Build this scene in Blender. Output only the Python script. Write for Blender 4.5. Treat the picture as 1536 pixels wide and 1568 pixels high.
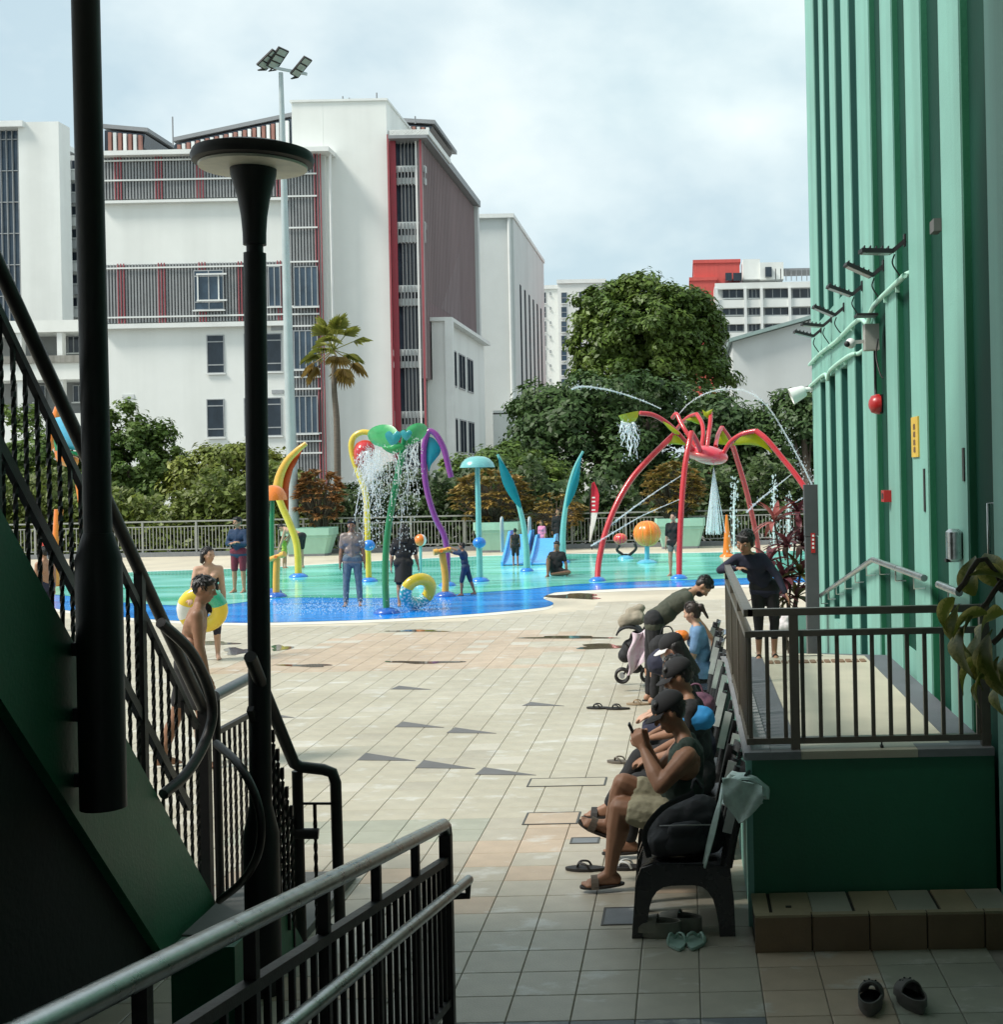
import bpy, math, random
import numpy as np
from mathutils import Vector, Matrix
for o in list(bpy.data.objects): bpy.data.objects.remove(o)
S = bpy.context.scene
COL = S.collection
rnd = random.Random(7)
NR = np.random.RandomState(5)
R_ = math.radians
# ---------------------------------------------------------------- camera
ROLL, FPX, EYE, VU, VV = 0.02, 2000.0, 2.5, 1050.0, 725.0   # roll, focal length in photo pixels, eye height, vanishing point
CR, SR = math.cos(ROLL), math.sin(ROLL)
cam = bpy.data.cameras.new('camera'); camo = bpy.data.objects.new('camera', cam); COL.objects.link(camo)
cam.sensor_fit = 'HORIZONTAL'; cam.sensor_width = 36.0; cam.lens = 36.0*FPX/1536.0
cam.shift_x = (768-VU)/1536.0; cam.shift_y = (VV-784)/1536.0
cam.clip_start = 0.05; cam.clip_end = 3000
camo.matrix_world = Matrix(((CR, SR, 0, 0), (0, 0, -1, 0), (-SR, CR, 0, EYE), (0, 0, 0, 1)))
S.camera = camo
# ---------------------------------------------------------------- sky, sun, exposure
SUN_EL, SUN_AZ = 50.0, -112.0      # elevation; azimuth in degrees from +Y, clockwise towards +X
W = bpy.data.worlds.new('World'); S.world = W; W.use_nodes = True
nt = W.node_tree; nt.nodes.clear()
def _n(t, **k):
    n = nt.nodes.new(t)
    for a, b in k.items(): setattr(n, a, b)
    return n
sky = _n('ShaderNodeTexSky', sky_type='NISHITA', sun_disc=False)
sky.sun_elevation = R_(SUN_EL); sky.sun_rotation = R_(SUN_AZ); sky.dust_density = 2.0; sky.air_density = 1.0
tc = _n('ShaderNodeTexCoord'); mp = _n('ShaderNodeMapping'); mp.inputs['Scale'].default_value = (1.0, 1.0, 1.5)
nz = _n('ShaderNodeTexNoise'); nz.inputs['Scale'].default_value = 3.4; nz.inputs['Detail'].default_value = 7; nz.inputs['Roughness'].default_value = .55
nz.inputs['Distortion'].default_value = .25
rp = _n('ShaderNodeValToRGB'); rp.color_ramp.elements[0].position = .36; rp.color_ramp.elements[1].position = .68
rp.color_ramp.elements[0].color = (.80, .80, .80, 1); rp.color_ramp.elements[1].color = (.97, .97, .97, 1)
nz2 = _n('ShaderNodeTexNoise'); nz2.inputs['Scale'].default_value = 5.5; nz2.inputs['Detail'].default_value = 6
cr2 = _n('ShaderNodeValToRGB'); cr2.color_ramp.elements[0].position = .36; cr2.color_ramp.elements[1].position = .66
cr2.color_ramp.elements[0].color = (4.3, 5.45, 5.9, 1); cr2.color_ramp.elements[1].color = (6.9, 7.6, 7.5, 1)
mx = _n('ShaderNodeMix', data_type='RGBA'); bg = _n('ShaderNodeBackground'); bg.inputs['Strength'].default_value = 0.055
ou = _n('ShaderNodeOutputWorld')
L = nt.links.new
L(tc.outputs['Generated'], mp.inputs['Vector']); L(mp.outputs[0], nz.inputs['Vector']); L(mp.outputs[0], nz2.inputs['Vector'])
L(nz.outputs['Fac'], rp.inputs[0]); L(nz2.outputs['Fac'], cr2.inputs[0])
L(rp.outputs[0], mx.inputs['Factor']); L(sky.outputs[0], mx.inputs['A']); L(cr2.outputs[0], mx.inputs['B'])
L(mx.outputs['Result'], bg.inputs[0]); L(bg.outputs[0], ou.inputs[0])
sl = bpy.data.lights.new('sun', 'SUN'); sl.energy = 1.5; sl.angle = R_(14); sl.color = (1.0, .95, .87)
so = bpy.data.objects.new('sun', sl); COL.objects.link(so)
_d = Vector((math.sin(R_(SUN_AZ))*math.cos(R_(SUN_EL)), math.cos(R_(SUN_AZ))*math.cos(R_(SUN_EL)), math.sin(R_(SUN_EL))))
so.rotation_euler = _d.to_track_quat('Z', 'Y').to_euler(); so.location = (0, 0, 60)
S.view_settings.view_transform = 'Standard'; S.view_settings.look = 'None'; S.view_settings.gamma = 1
S.view_settings.use_curve_mapping = False; S.view_settings.exposure = 1.45
S.render.engine = 'CYCLES'
# ---------------------------------------------------------------- helpers
def P(u, v, z):
    """world point seen at photo pixel (u, v) at depth z"""
    du, dv = u-VU, v-VV
    return Vector(((du*CR-dv*SR)*z/FPX, z, EYE+(-du*SR-dv*CR)*z/FPX))
def G(u, v, h=0.0):
    """world point seen at (u, v) on the level plane of height h"""
    b = -(u-VU)*SR-(v-VV)*CR
    return P(u, v, FPX*(EYE-h)/(-b))
V = Vector
WL = {}
class MB:
    def __init__(s): s.v = []; s.f = []; s.m = []
    def add(s, vs, fs, mi=0):
        o = len(s.v); s.v += [tuple(x) for x in vs]
        for f in fs: s.f.append(tuple(i+o for i in f)); s.m.append(mi)
        return s
    def box(s, c, d, mi=0, rz=0.0, rx=0.0, ry=0.0):
        hx, hy, hz = d[0]/2, d[1]/2, d[2]/2
        M = Matrix.Rotation(rz, 3, 'Z') @ Matrix.Rotation(ry, 3, 'Y') @ Matrix.Rotation(rx, 3, 'X') if (rz or rx or ry) else None
        vs = [V((x*hx, y*hy, z*hz)) for z in (-1, 1) for y in (-1, 1) for x in (-1, 1)]
        c = V(c); vs = [(M @ q if M else q)+c for q in vs]
        return s.add(vs, [(0, 2, 3, 1), (4, 5, 7, 6), (0, 1, 5, 4), (2, 6, 7, 3), (0, 4, 6, 2), (1, 3, 7, 5)], mi)
    def bx(s, x0, x1, y0, y1, z0, z1, mi=0):
        return s.box(((x0+x1)/2, (y0+y1)/2, (z0+z1)/2), (x1-x0, y1-y0, z1-z0), mi)
    def bbx(s, c, d, r, mi=0, rz=0.0, n=3):
        """box with rounded vertical edges and a small top bevel"""
        hx, hy = d[0]/2, d[1]/2; pr = []
        for (sx, sy, a0) in ((1, 1, 0), (-1, 1, 90), (-1, -1, 180), (1, -1, 270)):
            for k in range(n+1):
                a = R_(a0+90*k/n); pr.append(((hx-r)*sx+r*math.cos(a), (hy-r)*sy+r*math.sin(a)))
        M = Matrix.Rotation(rz, 3, 'Z'); rings = []
        rr = min(r, d[2]*.3)
        for (q, z) in ((1-rr*.6/min(hx, hy), -d[2]/2), (1, -d[2]/2+rr*.6), (1, d[2]/2-rr*.6), (1-rr*.6/min(hx, hy), d[2]/2)):
            rings.append([M @ V((x*q, y*q, z))+V(c) for x, y in pr])
        return s.loft(rings, mi)
    def loft(s, rings, mi=0, closed=False, caps=True):
        n = len(rings[0]); vs = [q for r in rings for q in r]; fs = []; m = len(rings)
        for i in range(m if closed else m-1):
            j = (i+1) % m
            for k in range(n):
                l = (k+1) % n; fs.append((i*n+k, i*n+l, j*n+l, j*n+k))
        if caps and not closed:
            fs.append(tuple(reversed(range(n)))); fs.append(tuple((m-1)*n+k for k in range(n)))
        return s.add(vs, fs, mi)
    def tube(s, pts, r, n=8, mi=0, closed=False, flat=1.0, up=None):
        pts = [V(p) for p in pts]; m = len(pts); rings = []; prev = None
        for i, p in enumerate(pts):
            a = pts[(i-1) % m] if (closed or i > 0) else p; b = pts[(i+1) % m] if (closed or i < m-1) else p
            t = (b-a); t = t.normalized() if t.length > 1e-9 else V((0, 0, 1))
            if prev is None:
                w = V(up) if up is not None else (V((0, 0, 1)) if abs(t.z) < .9 else V((0, 1, 0)))
                nn = (w-t*w.dot(t)).normalized()
            else:
                nn = prev-t*prev.dot(t); nn = nn.normalized() if nn.length > 1e-6 else prev
            prev = nn; bb = t.cross(nn); rr = r[i] if isinstance(r, (list, tuple)) else r
            rings.append([p+nn*(rr*math.cos(2*math.pi*k/n))+bb*(rr*flat*math.sin(2*math.pi*k/n)) for k in range(n)])
        return s.loft(rings, mi, closed)
    def bar(s, p0, p1, w, h, mi=0, up=(0, 0, 1)):
        p0, p1 = V(p0), V(p1); t = (p1-p0).normalized(); up = V(up)
        if abs(t.dot(up)) > .98: up = V((0, 1, 0))
        sd = t.cross(up).normalized(); uu = sd.cross(t)
        return s.loft([[q+sd*(x*w/2)+uu*(y*h/2) for x, y in ((-1, -1), (1, -1), (1, 1), (-1, 1))] for q in (p0, p1)], mi)
    def sph(s, c, r, nu=12, nv=8, mi=0, M=None, z0=-1.0):
        if not isinstance(r, (list, tuple)): r = (r, r, r)
        c = V(c); vs = []; fs = []
        for i in range(nv+1):
            t = -math.pi/2+math.pi*i/nv
            for k in range(nu):
                a = 2*math.pi*k/nu
                q = V((r[0]*math.cos(t)*math.cos(a), r[1]*math.cos(t)*math.sin(a), r[2]*max(z0, math.sin(t))))
                vs.append((M @ q if M else q)+c)
        for i in range(nv):
            for k in range(nu):
                l = (k+1) % nu; fs.append((i*nu+k, i*nu+l, (i+1)*nu+l, (i+1)*nu+k))
        return s.add(vs, fs, mi)
    def lathe(s, prof, c=(0, 0, 0), n=24, mi=0, M=None):
        c = V(c)
        return s.loft([[((M @ V((r*math.cos(2*math.pi*k/n), r*math.sin(2*math.pi*k/n), z))) if M else V((r*math.cos(2*math.pi*k/n), r*math.sin(2*math.pi*k/n), z)))+c for k in range(n)] for r, z in prof], mi)
    def prism(s, poly, ext, mi=0):
        poly = [V(p) for p in poly]; ext = V(ext); n = len(poly)
        vs = poly+[p+ext for p in poly]
        fs = [tuple(range(n)), tuple(reversed(range(n, 2*n)))]+[(i, i+n, (i+1) % n+n, (i+1) % n) for i in range(n)]
        return s.add(vs, fs, mi)
    def cap(s, p0, p1, r0, r1=None, n=10):
        p0, p1 = V(p0), V(p1); r1 = r0 if r1 is None else r1
        t = p1-p0; L_ = t.length
        if L_ < 1e-6: return s.sph(p0, max(r0, r1), n, 8)
        t = t/L_; w = V((0, 0, 1)) if abs(t.z) < .9 else V((0, 1, 0)); nn = (w-t*w.dot(t)).normalized(); bb = t.cross(nn); rings = []
        for (c, r, sg) in ((p0, r0, -1), (p1, r1, 1)):
            for k in ((3, 2, 1, 0) if sg < 0 else (0, 1, 2, 3)):
                a = R_(88*k/3); q = c+t*(sg*r*math.sin(a)); rr = r*math.cos(a)
                rings.append([q+nn*(rr*math.cos(2*math.pi*j/n))+bb*(rr*math.sin(2*math.pi*j/n)) for j in range(n)])
        return s.loft(rings)
    def sheet(s, grid, th, mi=0):
        """thin curved sheet from a grid of points, thickened along its own normals"""
        m, n = len(grid), len(grid[0]); g = [[V(p) for p in r] for r in grid]; top = []; bot = []
        for i in range(m):
            for j in range(n):
                a = g[min(i+1, m-1)][j]-g[max(i-1, 0)][j]; b = g[i][min(j+1, n-1)]-g[i][max(j-1, 0)]
                q = a.cross(b); q = q.normalized() if q.length > 1e-9 else V((0, 0, 1))
                top.append(g[i][j]+q*th/2); bot.append(g[i][j]-q*th/2)
        N = m*n; fs = []
        for i in range(m-1):
            for j in range(n-1):
                a, b, c, d = i*n+j, i*n+j+1, (i+1)*n+j+1, (i+1)*n+j
                fs += [(a, d, c, b), (a+N, b+N, c+N, d+N)]
        ed = [(0, j) for j in range(n)]+[(i, n-1) for i in range(1, m)]+[(m-1, j) for j in range(n-2, -1, -1)]+[(i, 0) for i in range(m-2, 0, -1)]
        ids = [i*n+j for i, j in ed]
        for k in range(len(ids)):
            a, b = ids[k], ids[(k+1) % len(ids)]; fs.append((a, b, b+N, a+N))
        return s.add(top+bot, fs, mi)
    def mesh(s, name, mats, off=V((0, 0, 0)), smooth=False):
        me = bpy.data.meshes.new(name); ox, oy, oz = off
        me.from_pydata([(x-ox, y-oy, z-oz) for x, y, z in s.v], [], s.f)
        for m in (mats if isinstance(mats, (list, tuple)) else [mats]): me.materials.append(m)
        if any(s.m): me.polygons.foreach_set('material_index', s.m)
        if smooth:
            me.shade_smooth()
            try: me.set_sharp_from_angle(angle=R_(smooth if smooth is not True else 40))
            except Exception: pass
        me.update(); return me
    def part(s, name, mats, parent, smooth=False, kind=None, label=None):
        off = WL.get(parent.name, V((0, 0, 0)))
        o = bpy.data.objects.new(name, s.mesh(name, mats, off, smooth)); COL.objects.link(o); o.parent = parent
        WL[o.name] = off
        if kind: o['kind'] = kind
        if label: o['label'] = label
        return o
    def solo(s, name, mats, label=None, cat=None, group=None, smooth=False, kind=None, loc=None):
        if loc is None:
            xs, ys, zs = zip(*s.v); loc = V(((min(xs)+max(xs))/2, (min(ys)+max(ys))/2, min(zs)))
        o = bpy.data.objects.new(name, s.mesh(name, mats, V(loc), smooth)); COL.objects.link(o); o.location = loc; WL[o.name] = V(loc)
        return tag(o, label, cat, group, kind)
def tag(o, label=None, cat=None, group=None, kind=None):
    if label: o['label'] = label
    if cat: o['category'] = cat
    if group: o['group'] = group
    if kind: o['kind'] = kind
    return o
def thing(name, label, cat, loc=(0, 0, 0), group=None, rz=0.0):
    o = bpy.data.objects.new(name, None); COL.objects.link(o); o.empty_display_size = .2
    o.location = loc; o.rotation_euler = (0, 0, rz); WL[o.name] = V(loc)
    return tag(o, label, cat, group)
def clone(o, parent):
    c = o.copy(); COL.objects.link(c); c.parent = parent
    for ch in o.children: clone(ch, c)
    return c
def dup(root, loc, rz=0.0, label=None, group=None):
    c = root.copy(); COL.objects.link(c); c.location = loc; c.rotation_euler = (0, 0, rz); WL[c.name] = V(loc)
    for ch in list(root.children): clone(ch, c)
    if label: c['label'] = label
    if group: c['group'] = group
    return c
def link_copy(o, parent, loc=None, rot=None, scale=None):
    c = o.copy(); COL.objects.link(c); c.parent = parent
    if loc is not None: c.location = loc
    if rot is not None: c.rotation_euler = rot
    if scale is not None: c.scale = scale
    return c
def curve(pts, n=8):
    """Catmull-Rom through points"""
    pts = [V(p) for p in pts]; q = [pts[0]*2-pts[1]]+pts+[pts[-1]*2-pts[-2]]; out = []
    for i in range(1, len(q)-2):
        a, b, c, d = q[i-1], q[i], q[i+1], q[i+2]
        for k in range(n):
            t = k/n; out.append(.5*((2*b)+(c-a)*t+(2*a-5*b+4*c-d)*t*t+(3*b-a-3*c+d)*t**3))
    return out+[pts[-1]]
# ---------------------------------------------------------------- materials
MATS = {}
def mat(name, col, rough=.6, var=.12, scale=6.0, bump=0.0, bscale=40.0, metal=0.0, coat=0.0, stretch=None, spec=.5, island=0.0, col2=None, trans=0.0, streak=0.0, scuff_glint=0.0, sscale=3.0):
    """procedural paint/cloth/stone: noise-varied colour, optional relief, streaks and per-piece variation"""
    if name in MATS: return MATS[name]
    m = bpy.data.materials.new(name); m.use_nodes = True; t = m.node_tree; b = t.nodes['Principled BSDF']; l = t.links.new
    tcn = t.nodes.new('ShaderNodeTexCoord'); mpn = t.nodes.new('ShaderNodeMapping')
    l(tcn.outputs['Object'], mpn.inputs[0])
    if stretch: mpn.inputs['Scale'].default_value = stretch
    n = t.nodes.new('ShaderNodeTexNoise'); n.inputs['Scale'].default_value = scale; n.inputs['Detail'].default_value = 5; n.inputs['Roughness'].default_value = .6
    l(mpn.outputs[0], n.inputs['Vector'])
    r = t.nodes.new('ShaderNodeValToRGB'); r.color_ramp.elements[0].position = .3; r.color_ramp.elements[1].position = .7
    c2 = col2 or tuple(min(1, c*(1+var)) for c in col); c1 = tuple(c*(1-var) for c in col) if not col2 else col
    r.color_ramp.elements[0].color = (*c1, 1); r.color_ramp.elements[1].color = (*c2, 1)
    l(n.outputs['Fac'], r.inputs[0]); out = r.outputs[0]
    if streak:
        mp2 = t.nodes.new('ShaderNodeMapping'); mp2.inputs['Scale'].default_value = (1, 1, .06); l(tcn.outputs['Object'], mp2.inputs[0])
        n2 = t.nodes.new('ShaderNodeTexNoise'); n2.inputs['Scale'].default_value = sscale; n2.inputs['Detail'].default_value = 6; l(mp2.outputs[0], n2.inputs['Vector'])
        r2 = t.nodes.new('ShaderNodeValToRGB'); r2.color_ramp.elements[0].position = .42; r2.color_ramp.elements[1].position = .7
        r2.color_ramp.elements[0].color = (1, 1, 1, 1); r2.color_ramp.elements[1].color = (1-streak, 1-streak, 1-streak*1.05, 1); l(n2.outputs['Fac'], r2.inputs[0])
        mm = t.nodes.new('ShaderNodeMix'); mm.data_type = 'RGBA'; mm.blend_type = 'MULTIPLY'; mm.inputs['Factor'].default_value = 1
        l(out, mm.inputs['A']); l(r2.outputs[0], mm.inputs['B']); out = mm.outputs['Result']
    if island:
        g = t.nodes.new('ShaderNodeNewGeometry'); oi = t.nodes.new('ShaderNodeObjectInfo'); ad = t.nodes.new('ShaderNodeMath'); ad.operation = 'ADD'
        l(g.outputs['Random Per Island'], ad.inputs[0]); l(oi.outputs['Random'], ad.inputs[1]); fr = t.nodes.new('ShaderNodeMath'); fr.operation = 'FRACT'; l(ad.outputs[0], fr.inputs[0])
        mr = t.nodes.new('ShaderNodeMapRange'); mr.inputs['To Min'].default_value = 1-island; mr.inputs['To Max'].default_value = 1+island; l(fr.outputs[0], mr.inputs['Value'])
        hv = t.nodes.new('ShaderNodeHueSaturation'); l(mr.outputs[0], hv.inputs['Value']); l(out, hv.inputs['Color']); out = hv.outputs[0]
    if scuff_glint:   # dried splashes and wet glints painted pale, darker damp areas, in world space so they run across the joints
        gp_ = t.nodes.new('ShaderNodeNewGeometry'); m3 = t.nodes.new('ShaderNodeMapping'); m3.inputs['Scale'].default_value = (1, 1.6, 1); l(gp_.outputs['Position'], m3.inputs[0])
        n3 = t.nodes.new('ShaderNodeTexNoise'); n3.inputs['Scale'].default_value = 2.6; n3.inputs['Detail'].default_value = 7; n3.inputs['Roughness'].default_value = .62; l(m3.outputs[0], n3.inputs['Vector'])
        r3 = t.nodes.new('ShaderNodeValToRGB'); r3.color_ramp.elements[0].position = .57; r3.color_ramp.elements[1].position = .67; r3.color_ramp.elements[1].color = (scuff_glint, scuff_glint, scuff_glint, 1); l(n3.outputs['Fac'], r3.inputs[0])
        m4 = t.nodes.new('ShaderNodeMix'); m4.data_type = 'RGBA'; l(r3.outputs[0], m4.inputs['Factor']); l(out, m4.inputs['A']); m4.inputs['B'].default_value = (.62, .61, .57, 1)
        n4 = t.nodes.new('ShaderNodeTexNoise'); n4.inputs['Scale'].default_value = .55; n4.inputs['Detail'].default_value = 6; l(gp_.outputs['Position'], n4.inputs['Vector'])
        r4 = t.nodes.new('ShaderNodeValToRGB'); r4.color_ramp.elements[0].position = .35; r4.color_ramp.elements[1].position = .6; r4.color_ramp.elements[0].color = (.88, .87, .85, 1); l(n4.outputs['Fac'], r4.inputs[0])
        m5 = t.nodes.new('ShaderNodeMix'); m5.data_type = 'RGBA'; m5.blend_type = 'MULTIPLY'; m5.inputs['Factor'].default_value = 1; l(m4.outputs['Result'], m5.inputs['A']); l(r4.outputs[0], m5.inputs['B']); out = m5.outputs['Result']
    l(out, b.inputs['Base Color'])
    b.inputs['Roughness'].default_value = rough; b.inputs['Metallic'].default_value = metal; b.inputs['Specular IOR Level'].default_value = spec
    if coat: b.inputs['Coat Weight'].default_value = coat; b.inputs['Coat Roughness'].default_value = .08
    if rough > .1 and not island:
        mr2 = t.nodes.new('ShaderNodeMapRange'); mr2.inputs['To Min'].default_value = max(.03, rough-.12); mr2.inputs['To Max'].default_value = min(1, rough+.12); l(n.outputs['Fac'], mr2.inputs['Value']); l(mr2.outputs[0], b.inputs['Roughness'])
    if bump:
        nb = t.nodes.new('ShaderNodeTexNoise'); nb.inputs['Scale'].default_value = bscale; nb.inputs['Detail'].default_value = 4; l(mpn.outputs[0], nb.inputs['Vector'])
        bp = t.nodes.new('ShaderNodeBump'); bp.inputs['Strength'].default_value = bump; bp.inputs['Distance'].default_value = .02; l(nb.outputs['Fac'], bp.inputs['Height']); l(bp.outputs[0], b.inputs['Normal'])
    if trans:
        tr = t.nodes.new('ShaderNodeBsdfTranslucent'); l(out, tr.inputs[0]); ms = t.nodes.new('ShaderNodeMixShader'); ms.inputs[0].default_value = trans
        l(b.outputs[0], ms.inputs[1]); l(tr.outputs[0], ms.inputs[2]); l(ms.outputs[0], t.nodes['Material Output'].inputs[0])
    MATS[name] = m; return m
def water_mat(name, alpha, col=(.93, .97, 1), rough=.12):
    m = bpy.data.materials.new(name); m.use_nodes = True; t = m.node_tree; l = t.links.new; b = t.nodes['Principled BSDF']
    b.inputs['Base Color'].default_value = (*col, 1); b.inputs['Roughness'].default_value = rough
    tcn = t.nodes.new('ShaderNodeTexCoord'); n = t.nodes.new('ShaderNodeTexNoise'); n.inputs['Scale'].default_value = 9; n.inputs['Detail'].default_value = 4; l(tcn.outputs['Object'], n.inputs['Vector'])
    mr = t.nodes.new('ShaderNodeMapRange'); mr.inputs['From Min'].default_value = .3; mr.inputs['From Max'].default_value = .7; mr.inputs['To Min'].default_value = alpha*.5; mr.inputs['To Max'].default_value = min(1, alpha*1.4); l(n.outputs['Fac'], mr.inputs['Value'])
    l(mr.outputs[0], b.inputs['Alpha']); MATS[name] = m; return m
def glass_mat(name, col, rough=.06):
    return mat(name, col, rough=rough, var=.35, scale=1.2, spec=.45, stretch=(1, 1, .5))
M_mint = mat('mint_paint', (.20, .43, .36), .6, .07, 1.6, .12, 60, streak=.22)
M_dkgreen = mat('dark_green_paint', (.015, .145, .072), .5, .12, 1.2, .12, 50, streak=.12)
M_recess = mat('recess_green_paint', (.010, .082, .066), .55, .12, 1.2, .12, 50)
M_black = mat('black_metal', (.010, .010, .011), .55, .25, 8, .05, 120)
M_iron = mat('dark_iron', (.016, .013, .013), .45, .3, 20, .1, 150)
M_dim = mat('dim_window_glass', (.03, .038, .048), .5, .3, 1.2, spec=0.0)
M_recess_shade = mat('recess_green_shade', (.006, .050, .033), .7, .25, .8, .06, 30, spec=.15)  # darker green for near recesses, shade under the roof put into the colour
M_under = mat('near_black', (.012, .014, .013), .9, .2, 2, .2, 30)
M_chrome = mat('steel_tube', (.50, .52, .52), .3, .22, 14, .05, 60, metal=1.0)
M_bronze = mat('brown_railing_metal', (.13, .115, .09), .38, .12, 10, metal=.3)
M_white = mat('white_wall', (.78, .80, .77), .7, .03, .5, .1, 4, streak=.11, sscale=.45)
M_whitetrim = mat('white_trim', (.74, .76, .74), .6, .06, 1.0)
M_offwhite = mat('grey_white_wall', (.62, .65, .64), .7, .04, .5, streak=.08, sscale=.4)
M_louvre = mat('grey_louvre', (.30, .31, .315), .5, .08, 2)
M_louvreback = mat('louvre_backing', (.19, .20, .205), .7, .1, 1)
M_redtube = mat('red_tube', (.34, .075, .09), .65, .1, 3)
M_redwall = mat('red_wall', (.27, .03, .045), .6, .1, 2)
M_mesh = mat('mauve_screen', (.31, .245, .25), .55, .12, .35, stretch=(1, 1, .12))
M_glassdk = glass_mat('dark_window_glass', (.022, .032, .045))
M_glassbl = glass_mat('blue_window_glass', (.045, .075, .11))
M_frame = mat('window_frame_grey', (.34, .36, .37), .5)
M_redbld = mat('coral_wall', (.62, .10, .085), .7, .08, .4, streak=.1)
M_roofgrey = mat('grey_roof_metal', (.24, .25, .26), .5, .08, 1)
M_brownpanel = mat('brown_panel', (.30, .14, .11), .6, .15, 1)
# ================================================================ SETTING: ground, paving, pool
M_ground = mat('rough_concrete', (.22, .21, .19), .9, .15, .4)
M_grout = mat('paving_joint', (.27, .25, .205), .95, .2, 5)
M_tcream = mat('tile_cream', (.47, .43, .34), .45, .1, 5, .15, 120, island=.03, scuff_glint=.75)
M_tpink = mat('tile_pink', (.49, .385, .285), .45, .1, 5, .15, 120, island=.06, scuff_glint=.75)
M_tbeige = mat('tile_beige', (.44, .40, .32), .38, .1, 5, .15, 120, island=.03, scuff_glint=.75)
M_tgreen = mat('tile_green', (.38, .385, .31), .42, .1, 5, .15, 120, island=.06, scuff_glint=.75)
M_tgrey = mat('tile_grey', (.17, .185, .20), .5, .12, 5, .15, 120, island=.06, scuff_glint=.75)
M_tpale = mat('tile_pale', (.54, .50, .42), .42, .08, 5, .15, 120, island=.05, scuff_glint=.75)
M_deck = mat('deck_cream', (.55, .49, .38), .55, .16, .7, .1, 30)
M_sand = mat('deck_worn', (.50, .45, .36), .6, .2, 1.2, .2, 30)
M_poolblue = mat('pool_blue', (.0, .21, .76), .16, .3, .9, .2, 3.4, stretch=(.35, 1.6, 1), col2=(.02, .36, .92))
M_poolgreen = mat('pool_turquoise', (.045, .55, .37), .12, .2, .75, .4, 3.2, stretch=(.25, 1.2, 1), col2=(.36, .90, .86))  # pale stretched streaks are reflections put into the pool colour
M_rim = mat('pool_rim', (.66, .64, .56), .6, .1, 3)
def sheet_poly(name, pts, z, m, kind='structure'):
    mb = MB(); mb.add([(x, y, z) for x, y in pts], [tuple(range(len(pts)))])
    return mb.solo(name, m, kind=kind, loc=V((0, 0, z)))
sheet_poly('ground', [(-900, -60), (900, -60), (900, 1400), (-900, 1400)], -.08, M_ground)
sheet_poly('pool_deck', [(-60, 18.2), (60, 18.2), (60, 48), (-60, 48)], -.004, M_deck)
pave = sheet_poly('pavement', [(-14, -7), (9, -7), (9, 18.2), (-14, 18.2)], -.010, M_grout)
PF = [(-420, 900), (0, 918), (90, 933), (200, 946), (330, 953), (430, 953), (593, 948), (713, 941), (797, 934), (838, 929), (847, 923), (832, 916), (844, 909), (867, 906), (967, 901), (1100, 897), (1330, 888)]
PB = [(1330, 841), (1050, 847), (900, 848), (760, 851), (600, 858), (450, 867), (330, 872), (210, 876), (0, 885), (-420, 888)]
def gxy(l): return [(q.x, q.y) for q in (G(u, v) for u, v in l)]
pf = [(q.x, q.y) for q in curve([V((*p, 0)) for p in gxy(PF)], 5)]
pb = [(q.x, q.y) for q in curve([V((*p, 0)) for p in gxy(PB)], 4)]
rimf = [(q.x, q.y) for q in curve([V((*p, 0)) for p in gxy([(u, v+4) for u, v in PF])], 5)]
rimb = [(q.x, q.y) for q in curve([V((*p, 0)) for p in gxy([(u, v-1.2) for u, v in PB])], 4)]
sheet_poly('pool_rim', rimf+rimb, .000, M_rim)
sheet_poly('pool_edge_floor', pf+pb, .005, M_poolblue)
GF = [(-420, 893), (0, 905), (200, 924), (330, 927), (430, 916), (593, 916), (713, 909), (800, 903), (850, 898), (900, 894), (1000, 890), (1100, 887), (1330, 878)]
gf = [(q.x, q.y) for q in curve([V((*p, 0)) for p in gxy(GF)], 5)]
gb = [(q.x, q.y-.12) for q in curve([V((*p, 0)) for p in gxy(PB)], 4)]
sheet_poly('pool_water', gf+gb, .010, M_poolgreen)
# paving tiles: the largest 300 in the picture one by one, the rest as one piece of paving
TS = .30
tmb = {}
def tile_mesh(m, w=TS-.0055, d=TS-.0055):
    k = (m.name, w, d)
    if k not in tmb:
        t = MB(); h = .010; e = .004
        t.loft([[(x*(w/2), y*(d/2), -h) for x, y in ((-1, -1), (1, -1), (1, 1), (-1, 1))], [(x*(w/2), y*(d/2), -.002) for x, y in ((-1, -1), (1, -1), (1, 1), (-1, 1))], [(x*(w/2-e), y*(d/2-e), 0) for x, y in ((-1, -1), (1, -1), (1, 1), (-1, 1))]])
        tmb[k] = t
    return tmb[k]
def tile_kind(x, y):
    n = rnd.random()
    if x > .3 and y < 6.8: return M_tgreen if x > .93 else M_tpink
    if y < 6.1: return M_tgrey if y < 5.9 else M_tbeige
    if y < 9.0: return M_tbeige if n < .93 else M_tpink
    if y < 9.3 and -3.4 < x < -1.35: return M_tgreen
    if y < 9.6 and -3.4 < x < -1.35: return M_tgreen
    if y < 9.6: return M_tpink if x > -1.2 else M_tbeige
    if 17.1 < y < 21.4 and -6.7+.33*int(max(0, y-17.1)/.9) < x < -1.9+.6*math.sin(int(y/.6)*2.3): return M_tpink if n < .95 else M_tpale
    if n < .035: return M_tpale
    if y > 13: return M_tcream
    return M_tcream if n < .9 else M_tbeige
tiles = []
for j in range(int(5.4/TS), int(26/TS)):
    for i in range(-46, 8):
        x, y = (i+.5)*TS+.02, (j+.5)*TS
        if 6.75 < y < 17.6 and x > .30: continue
        if x > 1.6 or x < -.56*y-1.0: continue
        # stop at the pool rim
        if y > 18 and y > min([q[1] for q in rimf if abs(q[0]-x) < .7] or [99])-.22: continue
        tiles.append((y+abs(x)*.3, x, y))
tiles.sort()
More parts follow.
